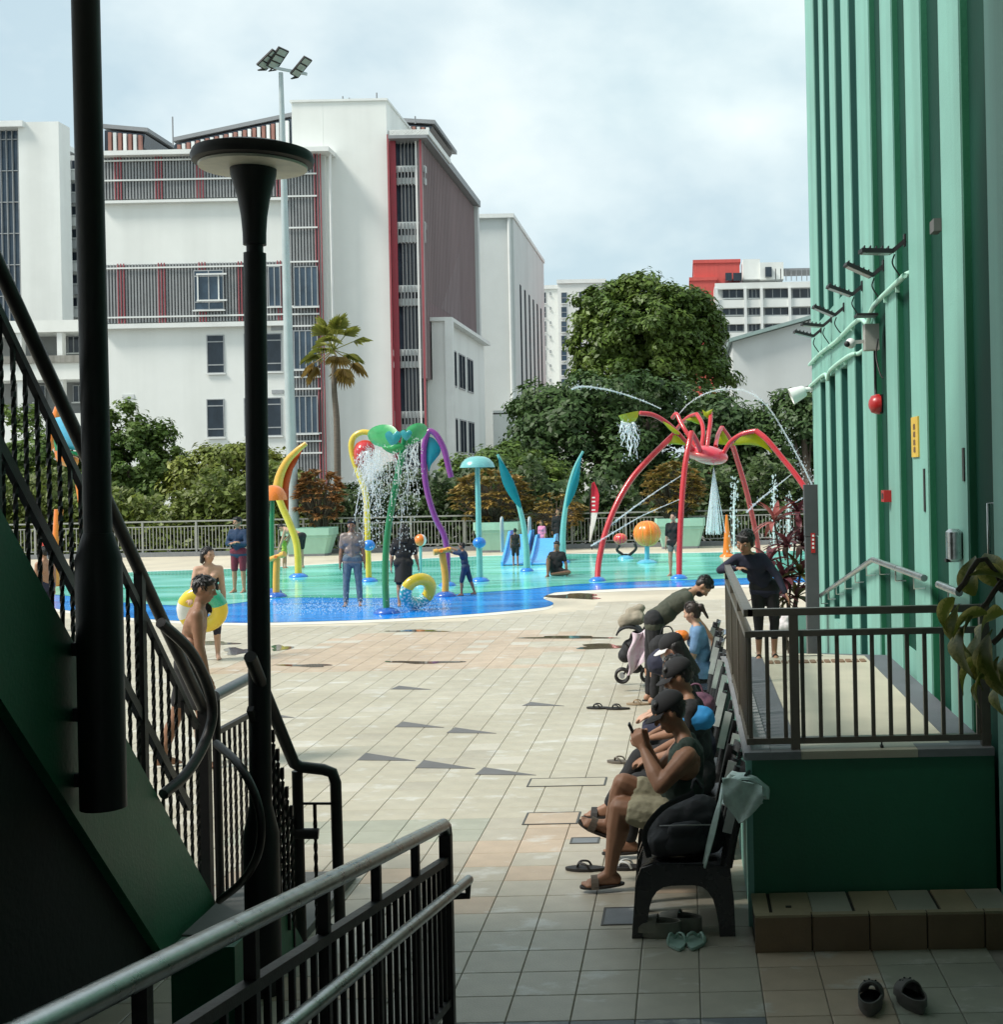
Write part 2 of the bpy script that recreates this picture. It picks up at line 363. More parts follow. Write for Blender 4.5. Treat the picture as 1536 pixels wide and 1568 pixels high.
def vis(x, y):
    u = VU+x*FPX/y; v = VV+EYE*FPX/y
    return (330 if v < 1270 else 690 if v < 1590 else 720) < u < 1560 and v < 1580
near = [t for t in tiles if vis(t[1], t[2])][:300]; nset = set((t[1], t[2]) for t in near)
protos = {}
for _, x, y in near:
    m = tile_kind(x, y)
    if m.name not in protos:
        o = tile_mesh(m).part('tile', m, pave); o.location = (0, 0, 0); protos[m.name] = o.data
        WLo = o
    else:
        o = bpy.data.objects.new('tile', protos[m.name]); COL.objects.link(o); o.parent = pave
    o.location = (x, y, .010); o.rotation_euler = (R_(rnd.uniform(-.12, .12)), R_(rnd.uniform(-.12, .12)), 0)
rest = MB(); tm = [M_tcream, M_tpink, M_tbeige, M_tgreen, M_tgrey, M_tpale]
for _, x, y in tiles:
    if (x, y) in nset: continue
    t = tile_mesh(M_tcream); mi = tm.index(tile_kind(x, y)); rest.add([(a+x, b+y, c) for a, b, c in t.v], t.f, mi)
rest.part('tile', tm, pave, kind='stuff')
# proto tile meshes were offset by the pavement height: put them back at their own origin
for me in protos.values():
    z0 = max(v.co.z for v in me.vertices)
    me.transform(Matrix.Translation((0, 0, -z0)))
# dark triangular inlays
M_tri = mat('dark_triangle_tile', (.125, .12, .12), .5, .1, 5, island=.05)
for (u, v, w, h) in ((560, 1153, 90, 12), (649, 1164, 92, 13), (741, 1175, 93, 12), (617, 1105, 76, 9), (697, 1114, 76, 9), (611, 1050, 62, 6), (813, 1075, 64, 6), (424, 1094, 40, 5)):
    a, b, c = G(u, v), G(u-13, v+h*.92), G(u+w-13, v+h)
    t = MB(); t.prism([(q.x, q.y, .0005) for q in (a, b, c)], (0, 0, .004)); t.part('triangle_tile', M_tri, pave)
# drain covers set in the paving
M_dfr = mat('drain_frame', (.06, .06, .055), .5, .2, 10); 
for (u0, v0, u1, v1, lab, inner) in ((806, 1190, 930, 1205, 'long flat drain cover in the paving beside the phone man\'s knees', M_tcream), (799, 1243, 890, 1263, 'wide recessed drain cover left of the crossed sandal', M_tpink),
        (872, 1282, 915, 1292, 'narrow grey drain slot behind the black flip flop', M_tgrey), (920, 1389, 975, 1417, 'square grey drain cover next to the front chair leg', M_tgrey)):
    a = G(u0, v1); b = G(u1, v0); x0, x1, y0, y1 = a.x, max(b.x, a.x+.2), a.y, b.y
    t = thing('drain_cover', lab, 'drain cover', ((x0+x1)/2, (y0+y1)/2, .0))
    f = MB(); w = .014
    f.bx(x0, x1, y0, y0+w, -.006, .005); f.bx(x0, x1, y1-w, y1, -.006, .005); f.bx(x0, x0+w, y0+w, y1-w, -.006, .005); f.bx(x1-w, x1, y0+w, y1-w, -.006, .005); f.part('frame', M_dfr, t)
    f = MB(); f.bx(x0+w, x1-w, y0+w, y1-w, -.006, .0035); f.part('lid', inner, t)
# puddles on the worn deck
M_pud = mat('wet_patch', (.12, .095, .07), .05, .2, 4, spec=.8)
for k, (u, v, w, h) in enumerate(((870, 976, 62, 2.2), (925, 990, 40, 4), (365, 997, 24, 5), (650, 1014, 60, 1.8), (470, 1019, 40, 2), (880, 913, 40, 4), (640, 966, 40, 1.6), (330, 985, 30, 3), (430, 992, 16, 4))):
    pts = []
    for q in range(18):
        a = 2*math.pi*q/18; r = 1+.3*math.sin(3*a+k)+.15*math.sin(5*a+2*k); g = G(u+w*r*math.cos(a), v+h*r*math.sin(a)); pts.append((g.x, g.y))
    sheet_poly('puddle', pts, .0045, M_pud)
# ================================================================ unseen shelter over the camera, walls and roof edge shaped to shade the foreground
M_ceil = mat('shelter_ceiling', (.62, .64, .61), .9, .1, 1)
m_ = MB(); m_.prism([(-9.5, -6, 5.3), (1.6, -6, 5.3), (1.6, 7.0, 5.3), (-1.5, 7.0, 5.3), (-1.5, 6.2, 5.3), (-9.5, 6.2, 5.3)], (0, 0, .35)); m_.solo('shelter_roof', M_ceil, 'flat concrete shelter roof over the foreground', 'roof')
m_ = MB(); m_.bx(-9.5, -.6, -3.3, -3.0, -.06, 5.28); m_.solo('shade_back_wall', M_dkgreen, 'unseen dark green wall behind the viewer, added to darken the stairs', 'wall')  # wall added out of view to keep light off the stairs
m_ = MB(); m_.bx(-3.75, -3.55, -6, 4.6, -.06, 5.28); m_.solo('shade_side_wall', M_dkgreen, 'unseen dark green side wall left of the stairs, kept to darken them', 'wall')
# ================================================================ STRIPED BUILDING on the right
XW, XB, YE = 1.67, 1.735, 17.0
sb = thing('striped_building', 'tall mint and dark green striped building on the right', 'building', (6, 6, 0))
DK = [(15.4, 16.0), (14.4, 15.0), (13.3, 13.9), (12.2, 12.75), (10.75, 11.4), (9.6, 10.2), (8.35, 9.0), (7.1, 7.75), (5.9, 6.5), (4.6, 5.25), (3.2, 3.9), (1.8, 2.5), (.4, 1.1), (-1, -.3), (-2.4, -1.7), (-3.8, -3.1), (-5.2, -4.5)]
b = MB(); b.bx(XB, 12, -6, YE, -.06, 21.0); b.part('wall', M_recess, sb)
edges = [YE]+[e for a, c in DK for e in (c, a)]+[-6]
for k in range(0, len(edges), 2):
    y1, y0 = edges[k], edges[k+1]
    f = MB(); f.bx(XW, XB+.02, y0, y1, -.06, 21.15); f.part('fin', M_mint, sb)
    if y0 > 0:   # near reveal of each fin, its shade put in as a dark colour
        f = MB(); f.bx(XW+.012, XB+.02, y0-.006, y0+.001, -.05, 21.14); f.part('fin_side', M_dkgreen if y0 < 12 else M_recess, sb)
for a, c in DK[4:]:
    f = MB(); f.bx(XB-.012, XB+.02, a+.002, c-.002, -.05, 21.1); f.part('recess_shade', M_recess_shade, sb)
for a, c in DK[:3]:
    f = MB(); f.bx(XW+.001, XB+.02, a-.001, c+.001, 3.58, 4.32); f.part('spandrel', M_mint, sb)
    f = MB(); f.bx(XW+.002, XB+.02, a-.001, c+.001, -.06, .80); f.part('plinth', M_mint, sb)
for a, c in DK[3:6]:
    f = MB(); f.bx(XW+.04, XB+.02, a-.001, c+.001, -.06, .62 if a > 11 else 1.12); f.part('plinth', M_mint, sb)
f = MB(); f.bx(XW-.05, 12.1, -6, YE+.05, 21.16, 21.5); f.part('parapet', M_mint, sb)
# wall fittings
M_pipe = mat('mint_pipe', (.40, .66, .54), .5, .08, 8)
def pipe(name, lab, pts, r, m=M_pipe, clips=(), cat='pipe'):
    t = thing(name, lab, cat, pts[0]); p = MB(); p.tube(curve(pts, 4), r, 8); p.part('tube', m, t, 60)
    for c in clips: q = MB(); q.box(c, (.03, .02, r*3.4)); q.part('clip', m, t)
    return t
pipe('conduit', 'upper mint conduit pipe running under the wall floodlights', [(XW-.03, 17, 3.88), (XW-.03, 15.5, 3.90), (XW-.03, 14, 3.88), (XW-.03, 12.2, 3.90), (XW-.03, 11.6, 3.80), (XW-.03, 11.2, 3.90), (XW-.03, 9.75, 3.92), (XW-.02, 9.66, 3.93), (XB-.03, 9.55, 3.95), (XB-.03, 9.0, 3.95)], .022, clips=[(XW-.02, y, 3.89) for y in (16.5, 15.5, 14.5, 13.5, 12.7, 10.6, 10)])
pipe('conduit', 'lower mint conduit pipe along the bottom of the mint wall band', [(XW-.03, 17, 3.60), (XW-.03, 15.2, 3.62), (XW-.03, 14.9, 3.54), (XW-.03, 14.6, 3.62), (XW-.03, 12.9, 3.63), (XB-.03, 12.7, 3.63), (XB-.03, 12.22, 3.63)], .022, clips=[(XW-.02, y, 3.61) for y in (16.4, 15.6, 14, 13.3)])
M_led = mat('lamp_glass', (.22, .22, .21), .25, .05, 5)
fl = []
for k, (y, dz, pit, lab) in enumerate(((9.74, 0, .02, 'nearest and highest of the black wall floodlights, sticking out level'), (10.8, -.02, .42, 'second black wall floodlight from the viewer, tilted steeply down'), (12.1, 0, .35, 'third black wall floodlight, small and tilted, above the pipe bend'),
        (13.5, -.02, .40, 'fourth black wall floodlight on the mint band, tilted down'), (14.65, .0, .1, 'fifth black wall floodlight, nearly level, second from the far corner'), (15.75, 0, .25, 'farthest black wall floodlight at the corner of the striped building'))):
    t = thing('wall_floodlight', lab, 'floodlight', (XW, y, 4.15+dz), 'black floodlights on the striped wall')
    z = 4.15+dz; a = V((XW-.10, y, z-.03)); d = V((-math.cos(pit), -.12, math.sin(pit)*1.0)); 
    arm = MB(); arm.bar((XW, y-.02, z+.05), a, .02, .03); arm.box((XW-.006, y-.02, z+.05), (.012, .06, .09)); arm.part('bracket', M_black, t)
    h = MB(); e = a+d*.24; h.bar(a, e, .12, .03); 
    for q in range(5): c = a+d*(.03+.045*q)+V((0, 0, .026)); h.bar(c-V((0, .05, 0)), c+V((0, .05, 0)), .008, .02)
    h.part('head', M_black, t)
    g = MB(); g.bar(a+d*.02-V((0, 0, .017)), e-d*.015-V((0, 0, .017)), .10, .006); g.part('lens', M_led, t)
    c = MB(); c.tube(curve([a+V((.02, 0, -.02)), (XW-.10, y-.02, z-.12), (XW-.05, y, z-.2), (XW-.03, y, 3.92)], 5), .006, 6); c.part('cable', M_black, t, 60)
t = thing('cctv_camera', 'small white dome camera hanging from a grey junction box', 'camera', (XW, 11.2, 3.6))
q = MB(); q.bx(XW-.12, XW, 11.1, 11.26, 3.52, 3.74); q.part('junction_box', mat('box_grey', (.33, .33, .30), .6), t)
q = MB(); q.bar((XW-.12, 11.2, 3.60), (XW-.22, 11.15, 3.59), .03, .03); q.part('arm', M_whitetrim, t)
q = MB(); q.sph((XW-.24, 11.14, 3.58), .045); q.part('dome', M_whitetrim, t, 60)
q = MB(); q.sph((XW-.275, 11.11, 3.572), .026); q.part('lens', M_black, t, 60)
q = MB(); q.bx(XW-.20, XW-.02, 11.0, 11.2, 3.80, 3.82); q.part('rain_hood', M_iron, t)
pipe('cable_trunk', 'thin black cable dropping from the junction box to the red bell', [(XW-.02, 11.25, 3.52), (XW-.02, 11.25, 3.3), (XW-.02, 11.25, 3.17), (XW-.03, 11.15, 3.12)], .012, M_black, cat='cable')
pipe('loose_cable', 'short dark cable looping below the junction box', [(XW-.03, 10.98, 3.6), (XW-.05, 10.97, 3.45), (XW-.03, 10.9, 3.3), (XW-.01, 10.88, 3.26)], .007, M_iron, cat='cable')
M_red = mat('alarm_red', (.40, .012, .012), .35, .15, 5, coat=.3)
t = thing('alarm_bell', 'round red fire alarm bell under the junction box', 'alarm bell', (XW, 11.0, 3.05))
q = MB(); q.lathe([(.085, 0), (.085, .03), (.07, .075), (.03, .095), (0, .1)], (XW-.02, 11, 3.05), 20, M=Matrix.Rotation(-math.pi/2, 3, 'Y')); q.part('gong', M_red, t, 50)
q = MB(); q.bx(XW-.03, XW, 10.95, 11.05, 2.97, 3.13); q.part('base', M_iron, t)
t = thing('break_glass_box', 'small square red alarm call point lower on the wall', 'alarm box', (XW, 10.7, 2.28))
q = MB(); q.bx(XW-.06, XW, 10.62, 10.78, 2.235, 2.33); q.part('case', M_red, t); q = MB(); q.bx(XW-.063, XW-.06, 10.66, 10.74, 2.26, 2.305); q.part('glass', M_iron, t)
t = thing('wall_sign', 'narrow yellow vertical sign with four faded characters', 'sign', (XW, 9.43, 2.72))
M_yel = mat('sign_yellow', (.66, .44, .06), .5, .1, 6)
q = MB(); q.bx(XW-.012, XW, 9.30, 9.57, 2.585, 2.875); q.part('plate', M_yel, t)
for k, z in enumerate((2.805, 2.75, 2.692, 2.64)):
    q = MB(); c = z
    for (dy, dz, w, h) in ((0, .014, .07, .006), (0, -.002, .07, .006), (0, -.016, .08, .006), (0, 0, .008, .044), (.03, -.004, .008, .026 if k % 2 else .034), (-.03, -.004, .008, .034 if k % 2 else .026)):
        q.box((XW-.014, 9.435+dy, c+dz), (.003+.0007*abs(dy)*10, w, h))
    q.part('character', mat('sign_ink', (.22, .14, .08), .7), t)
q = MB(); q.bx(XW-.05, XW, 8.36, 8.50, 4.02, 4.10); q.solo('wall_vent', mat('vent_grey', (.10, .10, .095), .6), 'small dark square vent high on a mint fin', 'vent')
t = thing('soap_dispenser', 'silver soap dispenser on the mint fin near the leaves', 'dispenser', (XW, 7.95, 2.03))
q = MB(); q.bbx((XW-.045, 7.95, 2.03), (.09, .12, .2), .03); q.part('body', M_chrome, t, 40); q = MB(); q.bx(XW-.10, XW-.06, 7.92, 7.98, 1.93, 1.95); q.part('lever', M_black, t)
t = thing('door_handle', 'long vertical steel pull handle in the dark green recess', 'handle', (XB-.05, 7.25, 2.2))
q = MB(); q.tube([(XB, 7.25, 2.0), (XB-.06, 7.25, 2.0), (XB-.06, 7.25, 2.3), (XB, 7.25, 2.3)], .010, 8); q.part('bar', M_chrome, t, 60)
for (y, z0, z1, lab) in ((9.1, 2.2, 2.5, 'thin dark slot in the wall beside the yellow sign'), (7.8, 2.42, 2.62, 'thin dark slot in the mint fin above the dispenser')):
    q = MB(); q.bx(XW-.008, XW+.01, y, y+.05, z0, z1); q.solo('wall_slot', M_iron, lab, 'slot')
t = thing('corner_spotlight', 'white cone spotlight bracketed to the far corner of the striped building', 'spotlight', (XW, 16.9, 3.5))
q = MB(); q.tube([(XW, 16.9, 3.56), (XW-.12, 16.9, 3.55)], .03, 10); q.part('arm', M_whitetrim, t, 50)
q = MB(); q.lathe([(.06, 0), (.075, .02), (.11, .2), (.1, .2), (.06, .04)], (XW-.1, 16.9, 3.54), 16, M=Matrix.Rotation(R_(-112), 3, 'Y')); q.part('shade', M_whitetrim, t, 50)
# wall handrails
def hrail(lab, pts, r=.024):
    t = thing('wall_handrail', lab, 'handrail', pts[0]); p = MB(); p.tube(pts, r, 12); p.part('rail', M_chrome, t, 60)
    for a, c in zip(pts[:-1], pts[1:]):
        a, c = V(a), V(c); n = max(1, int((c-a).length/.75))
        for k in range(n+1 if a is V(pts[0]) else n):
            p0 = a+(c-a)*((k+.5)/n); q = MB(); q.tube([p0, p0+V((0, 0, -.10)), p0+V((XW-p0.x, 0, -.10))], .007, 6); q.part('bracket', M_chrome, t, 60)
hrail('long steel handrail along the striped wall, kinked where the ramp begins', [(1.59, 16, .95), (1.59, 11.2, 1.73), (1.59, 8.78, 1.765)])
hrail('short steel handrail end beside the variegated leaves', [(1.59, 8.28, 1.765), (1.59, 7.66, 1.77)])
# ================================================================ RAISED PLATFORM with ramp
YP, ZP, XP, YR, ZE = 7.2, .945, .311, 10.95, .13
M_pfloor = mat('platform_floor', (.48, .45, .35), .5, .1, 3, .1, 60)
M_pgrey = mat('platform_grey', (.105, .115, .13), .6, .14, 5, .15, 60)
M_cope = mat('grey_coping', (.20, .21, .22), .6, .14, 6, .15, 60)
pl = thing('platform', 'raised walkway with dark green front wall and grey edging', 'platform', (1, YP, 0))
q = MB(); q.bx(XP+.02, XW, YP, YP+.15, -.06, ZP-.03); q.part('front_wall', M_dkgreen, pl)
q = MB(); q.prism([(XP+.002, YP+.004, -.06), (XP+.002, YE, -.06), (XP+.002, YE, ZE-.03), (XP+.002, YR, ZP-.032), (XP+.002, YP+.004, ZP-.032)], (.12, 0, 0)); q.part('side_wall', M_mint, pl)
q = MB(); q.bx(XP-.012, XP+.022, YP-.005, YP+.02, -.06, ZP-.031); q.part('corner_bead', M_mint, pl)
def ramp_strip(x0, x1, m, name, dz=0.0, y0=YP+.152):
    q = MB(); q.prism([(x0, y0, ZP-.06), (x0, YE, ZE-.06), (x0, YE, ZE+dz), (x0, YR, ZP+dz), (x0, y0, ZP+dz)][::-1] if False else [(x0, y0, ZP-.1), (x0, YR, ZP-.1), (x0, YE, ZE-.1), (x0, YE, ZE+dz), (x0, YR, ZP+dz), (x0, y0, ZP+dz)], (x1-x0, 0, 0)); return q.part(name, m, pl)
ramp_strip(XP+.13, .61, M_pgrey, 'edge_strip'); ramp_strip(.612, 1.468, M_pfloor, 'floor'); ramp_strip(1.47, XW, M_pgrey, 'edge_strip')
q = MB(); q.prism([(XP-.02, YP-.012, ZP-.03), (XP-.02, YR, ZP-.03), (XP-.02, YE, ZE-.03), (XP-.02, YE, ZE+.012), (XP-.02, YR, ZP+.012), (XP-.02, YP-.012, ZP+.012)], (.148, 0, 0)); q.part('coping', M_cope, pl)
q = MB(); q.bx(XP+.13, .605, YP-.012, YP+.15, ZP-.03, ZP+.012); q.part('front_coping', M_cope, pl)
q = MB(); q.bx(1.25, XW, YP-.012, YP+.15, ZP-.03, ZP+.012); q.part('front_coping', M_cope, pl)
q = MB(); q.bx(.607, 1.248, YP-.012, YP+.15, ZP-.03, ZP+.0125); q.part('front_coping', M_pfloor, pl, label='pale middle of the front coping')
M_tact = mat('brown_tactile', (.20, .12, .07), .6)
for k in range(14):
    q = MB(); x = .66+k*.058; q.bbx((x, 10.65, ZP+.004), (.045, .14, .012), .012); q.part('tactile_tile', M_tact, pl)
for k in range(3):
    q = MB(); x = .80+k*.13
    for g in range(5): q.bx(x+g*.024, x+g*.024+.012, 11.5, 11.8, ZP-.06, ZP-.055)
    q2 = MB(); zz = ZP-(11.65-YR)*(ZP-ZE)/(YE-YR); q2.box((x+.06, 11.65, zz+.004), (.115, .3, .006), rx=-math.atan((ZP-ZE)/(YE-YR))); q2.part('grate', mat('grate_grey', (.12, .12, .11), .6), pl)
# step below the platform, faced with tiles
stp = thing('step', 'long tiled step below the dark green platform wall', 'step', (1, 6.8, 0))
M_stf = mat('step_brown', (.19, .125, .07), .5, .12, 4, .1, 60, island=.08); M_stt = mat('step_top_tile', (.36, .30, .19), .5, .12, 4, .1, 60, island=.08)
q = MB(); q.bx(XP+.01, XW, 6.815, YP+.02, -.06, .176); q.part('core', mat('step_joint', (.03, .028, .024), .9), stp)
x = XP+.0; k = 0
while x < XW-.05:
    w = min(.30, XW-x)
    q = MB(); q.bbx((x+w/2, 6.806, .084), (w-.006, .02, .190), .004); q.part('tile', M_stf, stp)
    q = MB(); q.bx(x+.004, x+w-.004, 6.80, 6.845, .180, .192); q.part('nosing', M_stt, stp); x += w; k += 1
for (x0, x1, m) in ((XP, .395, M_stt), (.410, .83, M_stt), (.845, 1.28, M_stt), (1.295, XW, M_stt)):
    n = 1 if x1-x0 < .2 else 2
    for i in range(n):
        a = x0+(x1-x0)*i/n; q = MB(); q.bx(a+.002, a+(x1-x0)/n-.002, 6.849, YP-.03, .178, .190); q.part('tile', M_stt if i == 0 else M_tgreen, stp)
q = MB(); q.box((.50, 6.93, .193), (.03, .02, .006)); q.part('ring_pull', M_black, stp)
# ================================================================ PLATFORM RAILING
rl = thing('platform_railing', 'brown metal railing around the raised platform, front and left side', 'railing', (.4, 7.3, ZP))
YF, XF = 7.27, .33
def rbar(name, p0, p1, w, h): q = MB(); q.bar(p0, p1, w, h); return q.part(name, M_bronze, rl)
zt, zm, zb = 1.72, 1.60, 1.005
for nm, z, s in (('top_rail', zt, .05), ('mid_rail', zm, .042), ('bottom_rail', zb, .042)):
    rbar(nm, (XF, YF, z), (XW, YF, z), s, s*.8)
    rbar(nm, (XF+.001, YF-.025, z-.001), (XF+.001, YR, z-.001), s, s*.8)
for x in (.582, 1.70): rbar('post', (min(x, 1.64), YF-.003, ZP), (min(x, 1.64), YF-.003, zt-.01), .05, .05)
for y in (8.35, 9.6, 10.9): rbar('post', (XF+.002, y, ZP), (XF+.002, y, zt-.015), .045, .045)
pk = MB(); pk.bx(-.011, .011, -.011, .011, zb+.01-ZP, zm-.01-ZP); pkm = pk.mesh('picket', M_bronze)
def picket(x, y):
    o = bpy.data.objects.new('picket', pkm); COL.objects.link(o); o.parent = rl; o.location = V((x, y, ZP))-WL[rl.name]
x = XF+.0
for k in range(14):
    x = XF+.005+k*.0975
    if abs(x-.582) > .03 and x < 1.63: picket(x, YF)
for k in range(1, 37): 
    y = YF+k*.1
    if y < YR-.06 and min(abs(y-a) for a in (8.35, 9.6)) > .035: picket(XF, y)
# ================================================================ STAIRS on the left
st = thing('staircase', 'steep dark green staircase with twisted baluster railing on the left', 'staircase', (-3.2, 6.5, 0))
XS = -2.83; SL = 2.41/2.36
def sz(y): return (7.75-y)*SL          # top edge of the stringer
q = MB(); q.prism([(XS, 7.75, 0), (XS, 4.0, sz(4.0)), (XS, 4.0, sz(4.0)-.80), (XS, 6.95, 0)], (-.09, 0, 0)); q.part('stringer', M_dkgreen, st)
q = MB(); q.prism([(XS-1.25, 7.75, 0), (XS-1.25, 4.0, sz(4.0)), (XS-1.25, 4.0, sz(4.0)-.80), (XS-1.25, 6.95, 0)], (-.09, 0, 0)); q.part('stringer', M_dkgreen, st)
q = MB(); q.prism([(XS-.05, 6.95, 0), (XS-.05, 4.0, sz(4.0)-.80), (XS-.05, 4.0, 0)], (-.04, 0, 0)); q.part('understair_shade', M_under, st)  # near-black sheet standing in for the dark space under the stairs
n = 14
for k in range(n):
    y1 = 7.6-k*.26; z = .12+k*.26*SL
    if z > 3.9: break
    q = MB(); q.bx(XS-1.25, XS-.092, y1-.28, y1, z-.045, z); q.part('tread', M_tgrey, st)
ST_B = .10; HR = 1.13
def ip(y, off): return V((XS-.045, y, sz(y)+off))
q = MB(); q.tube([ip(4.0, HR), ip(7.72, HR)], .032, 12); q.part('handrail', M_iron, st, 60)
q = MB(); q.bar(ip(4.0, .93), ip(7.6, .93), .03, .035); q.part('upper_rail', M_iron, st)
q = MB(); q.bar(ip(4.0, .35), ip(7.45, .35), .03, .05); q.part('lower_rail', M_iron, st)
def twist(h):
    t = MB(); rings = []; m = 40
    for i in range(m+1):
        z = h*i/m; tw = 0 if z < h*.12 or z > h*.9 else (z-h*.12)*26; s = .0082
        rings.append([(s*1.41*math.cos(tw+math.pi/4+k*math.pi/2), s*1.41*math.sin(tw+math.pi/4+k*math.pi/2), z) for k in range(4)])
    return t.loft(rings)
tw = twist(.92).mesh('baluster', M_iron, smooth=30)
y = 5.0
while y < 7.62:
    o = bpy.data.objects.new('baluster', tw); COL.objects.link(o); o.parent = st; o.location = ip(y, 0)-WL[st.name]; o.rotation_euler = (0, 0, rnd.random()); y += ST_B
for y, w in ((5.42, .05), (6.85, .045), (7.72, .06)):
    q = MB(); q.box(ip(y, HR/2), (w, w, HR)); q.part('newel_post', M_iron, st)
def scroll(par, pts, r=.02): q = MB(); q.tube(curve([P(u, v, z) for u, v, z in pts], 6), r, 8); q.part('scroll_bar', M_iron, par, 60)
scroll(st, [(246, 953, 6.95), (290, 995, 7.2), (318, 1050, 7.4), (325, 1095, 7.45), (312, 1140, 7.35), (285, 1185, 7.15), (250, 1216, 6.95)], .03)
# lower flight with its railing
s2 = thing('lower_railing', 'dark iron railing of the lower flight with looped handrail end', 'railing', (-2.1, 6.9, 0))
X2 = -2.10; SL2 = .94
q = MB(); q.prism([(X2, 7.04, 0), (X2, 6.62, .42*SL2), (X2, 6.62, 0)], (-.08, 0, 0)); q.part('stringer', M_dkgreen, s2)
q = MB(); q.bx(-2.33, -2.045, 5.80, 5.94, -.06, .44); q.part('end_wall', M_dkgreen, s2)
def j2(y, off): return V((X2-.04, y, max(0, (7.04-y)*SL2)+off))
e0, e1, e2 = P(383, 1005, 6.2), P(453, 1172, 7.0), P(507, 1178, 7.05)
q = MB(); q.tube([e0, P(450, 1168, 6.98), P(460, 1174, 7.0), P(495, 1178, 7.05), P(509, 1183, 7.05), P(514, 1198, 7.05), P(518, 1330, 7.05), P(521, 1420, 7.05)], .036*.85, 10); q.part('handrail', M_iron, s2, 60)
q = MB(); q.tube([P(455, 1180, 7.02), P(462, 1460, 7.02)], .03, 8); q.part('newel_post', M_iron, s2, 60)
q = MB(); q.bar(P(383, 1085, 6.3), P(446, 1262, 7.0), .03, .03); q.part('upper_rail', M_iron, s2)
q = MB(); q.tube([P(450, 1276, 7.0), P(488, 1276, 7.02)], .03, 10); q.part('stub_rail', M_iron, s2, 60)
q = MB(); q.bar(P(460, 1230, 7.03), P(508, 1230, 7.03), .012, .012); q.part('cross_bar', M_iron, s2)
b2 = twist(.74).mesh('baluster', M_iron, smooth=30)
for u in (418, 425, 432, 439, 446):
    f = (u-415)/40; p = P(u, 1105+f*165, 6.45+f*.5); o = bpy.data.objects.new('baluster', b2); COL.objects.link(o); o.parent = s2; o.location = V((p.x, p.y, p.z-.74))-WL[s2.name]
p = P(482, 1230, 7.03); o = bpy.data.objects.new('baluster', twist(.86).mesh('baluster', M_iron, smooth=30)); COL.objects.link(o); o.parent = s2; o.location = V((p.x, p.y, p.z-.86))-WL[s2.name]
q = MB(); q.tube(curve([P(487, 1385, 7.0), P(492, 1402, 7.0), P(505, 1416, 7.0), P(519, 1420, 7.02)], 5), [.006]*5+[.014]*11 if False else .012, 8); q.part('scroll_bar', M_iron, s2, 60)
# landing railing between the two flights
s3 = thing('landing_railing', 'short iron railing behind the lamp post with a steel top rail', 'railing', (-2.6, 7.6, 0))
q = MB(); q.tube([P(328, 1066, 7.7), P(386, 1036, 8.3)], .034, 12); q.part('top_rail', mat('dull_steel', (.18, .19, .20), .4, .2, 10, metal=.6), s3, 60)
q = MB(); q.tube([P(330, 1062, 7.72), P(338, 1390, 7.72)], .026, 8); q.part('newel_post', M_iron, s3, 60)
q = MB(); q.bar(P(330, 1122, 7.72), P(386, 1092, 8.3), .03, .03); q.part('rail', M_iron, s3)
b3 = twist(.98).mesh('baluster', M_iron, smooth=30)
for u in (343, 351, 359, 367, 375, 383):
    f = (u-330)/56; p = P(u, 1122-f*30, 7.72+f*.58); o = bpy.data.objects.new('baluster', b3); COL.objects.link(o); o.parent = s3; o.location = V((p.x, p.y, p.z-.98))-WL[s3.name]
scroll(s3, [(331, 1138, 6.5), (365, 1170, 6.25), (390, 1215, 6.15), (400, 1262, 6.12), (394, 1310, 6.15), (370, 1350, 6.3), (336, 1378, 6.5)], .02)
p0, p1, p2, p3 = P(336, 1384, 7.78), P(372, 1362, 8.1), P(395, 1420, 7.3), P(350, 1412, 7.3)
q = MB(); q.bx(-2.79, -2.12, 7.1, 8.2, -.01, .05); q.solo('stair_landing', mat('pad_grey', (.14, .14, .135), .8), 'low grey concrete pad at the foot of the stairs', 'landing')
# black roof post bolted to the stringer
rp_ = thing('roof_post', 'thick black roof post with a wider sleeve at its foot', 'post', (-2.69, 6.0, 1.02))
q = MB(); q.tube([(-2.705, 6, 2.2), (-2.715, 6, 5.3)], .062, 20); q.part('shaft', M_black, rp_, 60)
q = MB(); q.lathe([(.045, .125), (.066, .12), (.102, 0.0), (.102, -1.14), (.02, -1.14)], (-2.705, 6, 2.16), 20); q.part('sleeve', M_black, rp_, 40)
for z in (1.15, 1.45, 1.75): q = MB(); q.box((-2.79, 6, z), (.08, .035, .06)); q.part('bolt_lug', M_black, rp_)
# ================================================================ LAMP POST
lp = thing('lamp_post', 'black lamp post with a flat round mushroom head', 'street lamp', (-2.115, 6.4, 0))
lx, ly = -2.115, 6.4
def lx_(z): return lx-.002*z+.009*z
q = MB(); q.lathe([(.085, 0), (.085, .78), (.054, .92), (.054, 1.0)], (lx, ly, 0), 20); q.part('base_sleeve', M_black, lp, 40)
q = MB(); q.tube([(lx, ly, .8), (lx_(3.62), ly, 3.62)], .054, 18); q.part('shaft', M_black, lp, 60)
c = V((lx_(3.7), ly, 0))
q = MB(); q.lathe([(.040, 3.60), (.040, 3.66), (.055, 3.66), (.056, 3.72), (.062, 3.80), (.075, 3.88), (.094, 3.95), (.108, 4.0), (.112, 4.06)], c, 24); q.part('neck', M_black, lp, 40)
q = MB(); q.lathe([(.20, 4.055), (.262, 4.050), (.284, 4.06), (.292, 4.085), (.28, 4.115), (.20, 4.14), (.02, 4.15)], c, 40); q.part('head', M_black, lp, 40)
q = MB(); q.lathe([(.105, 4.032), (.255, 4.036), (.257, 4.048), (.10, 4.048)], c, 40); q.part('diffuser', mat('lamp_diffuser', (.80, .76, .64), .5, .2, 6), lp)
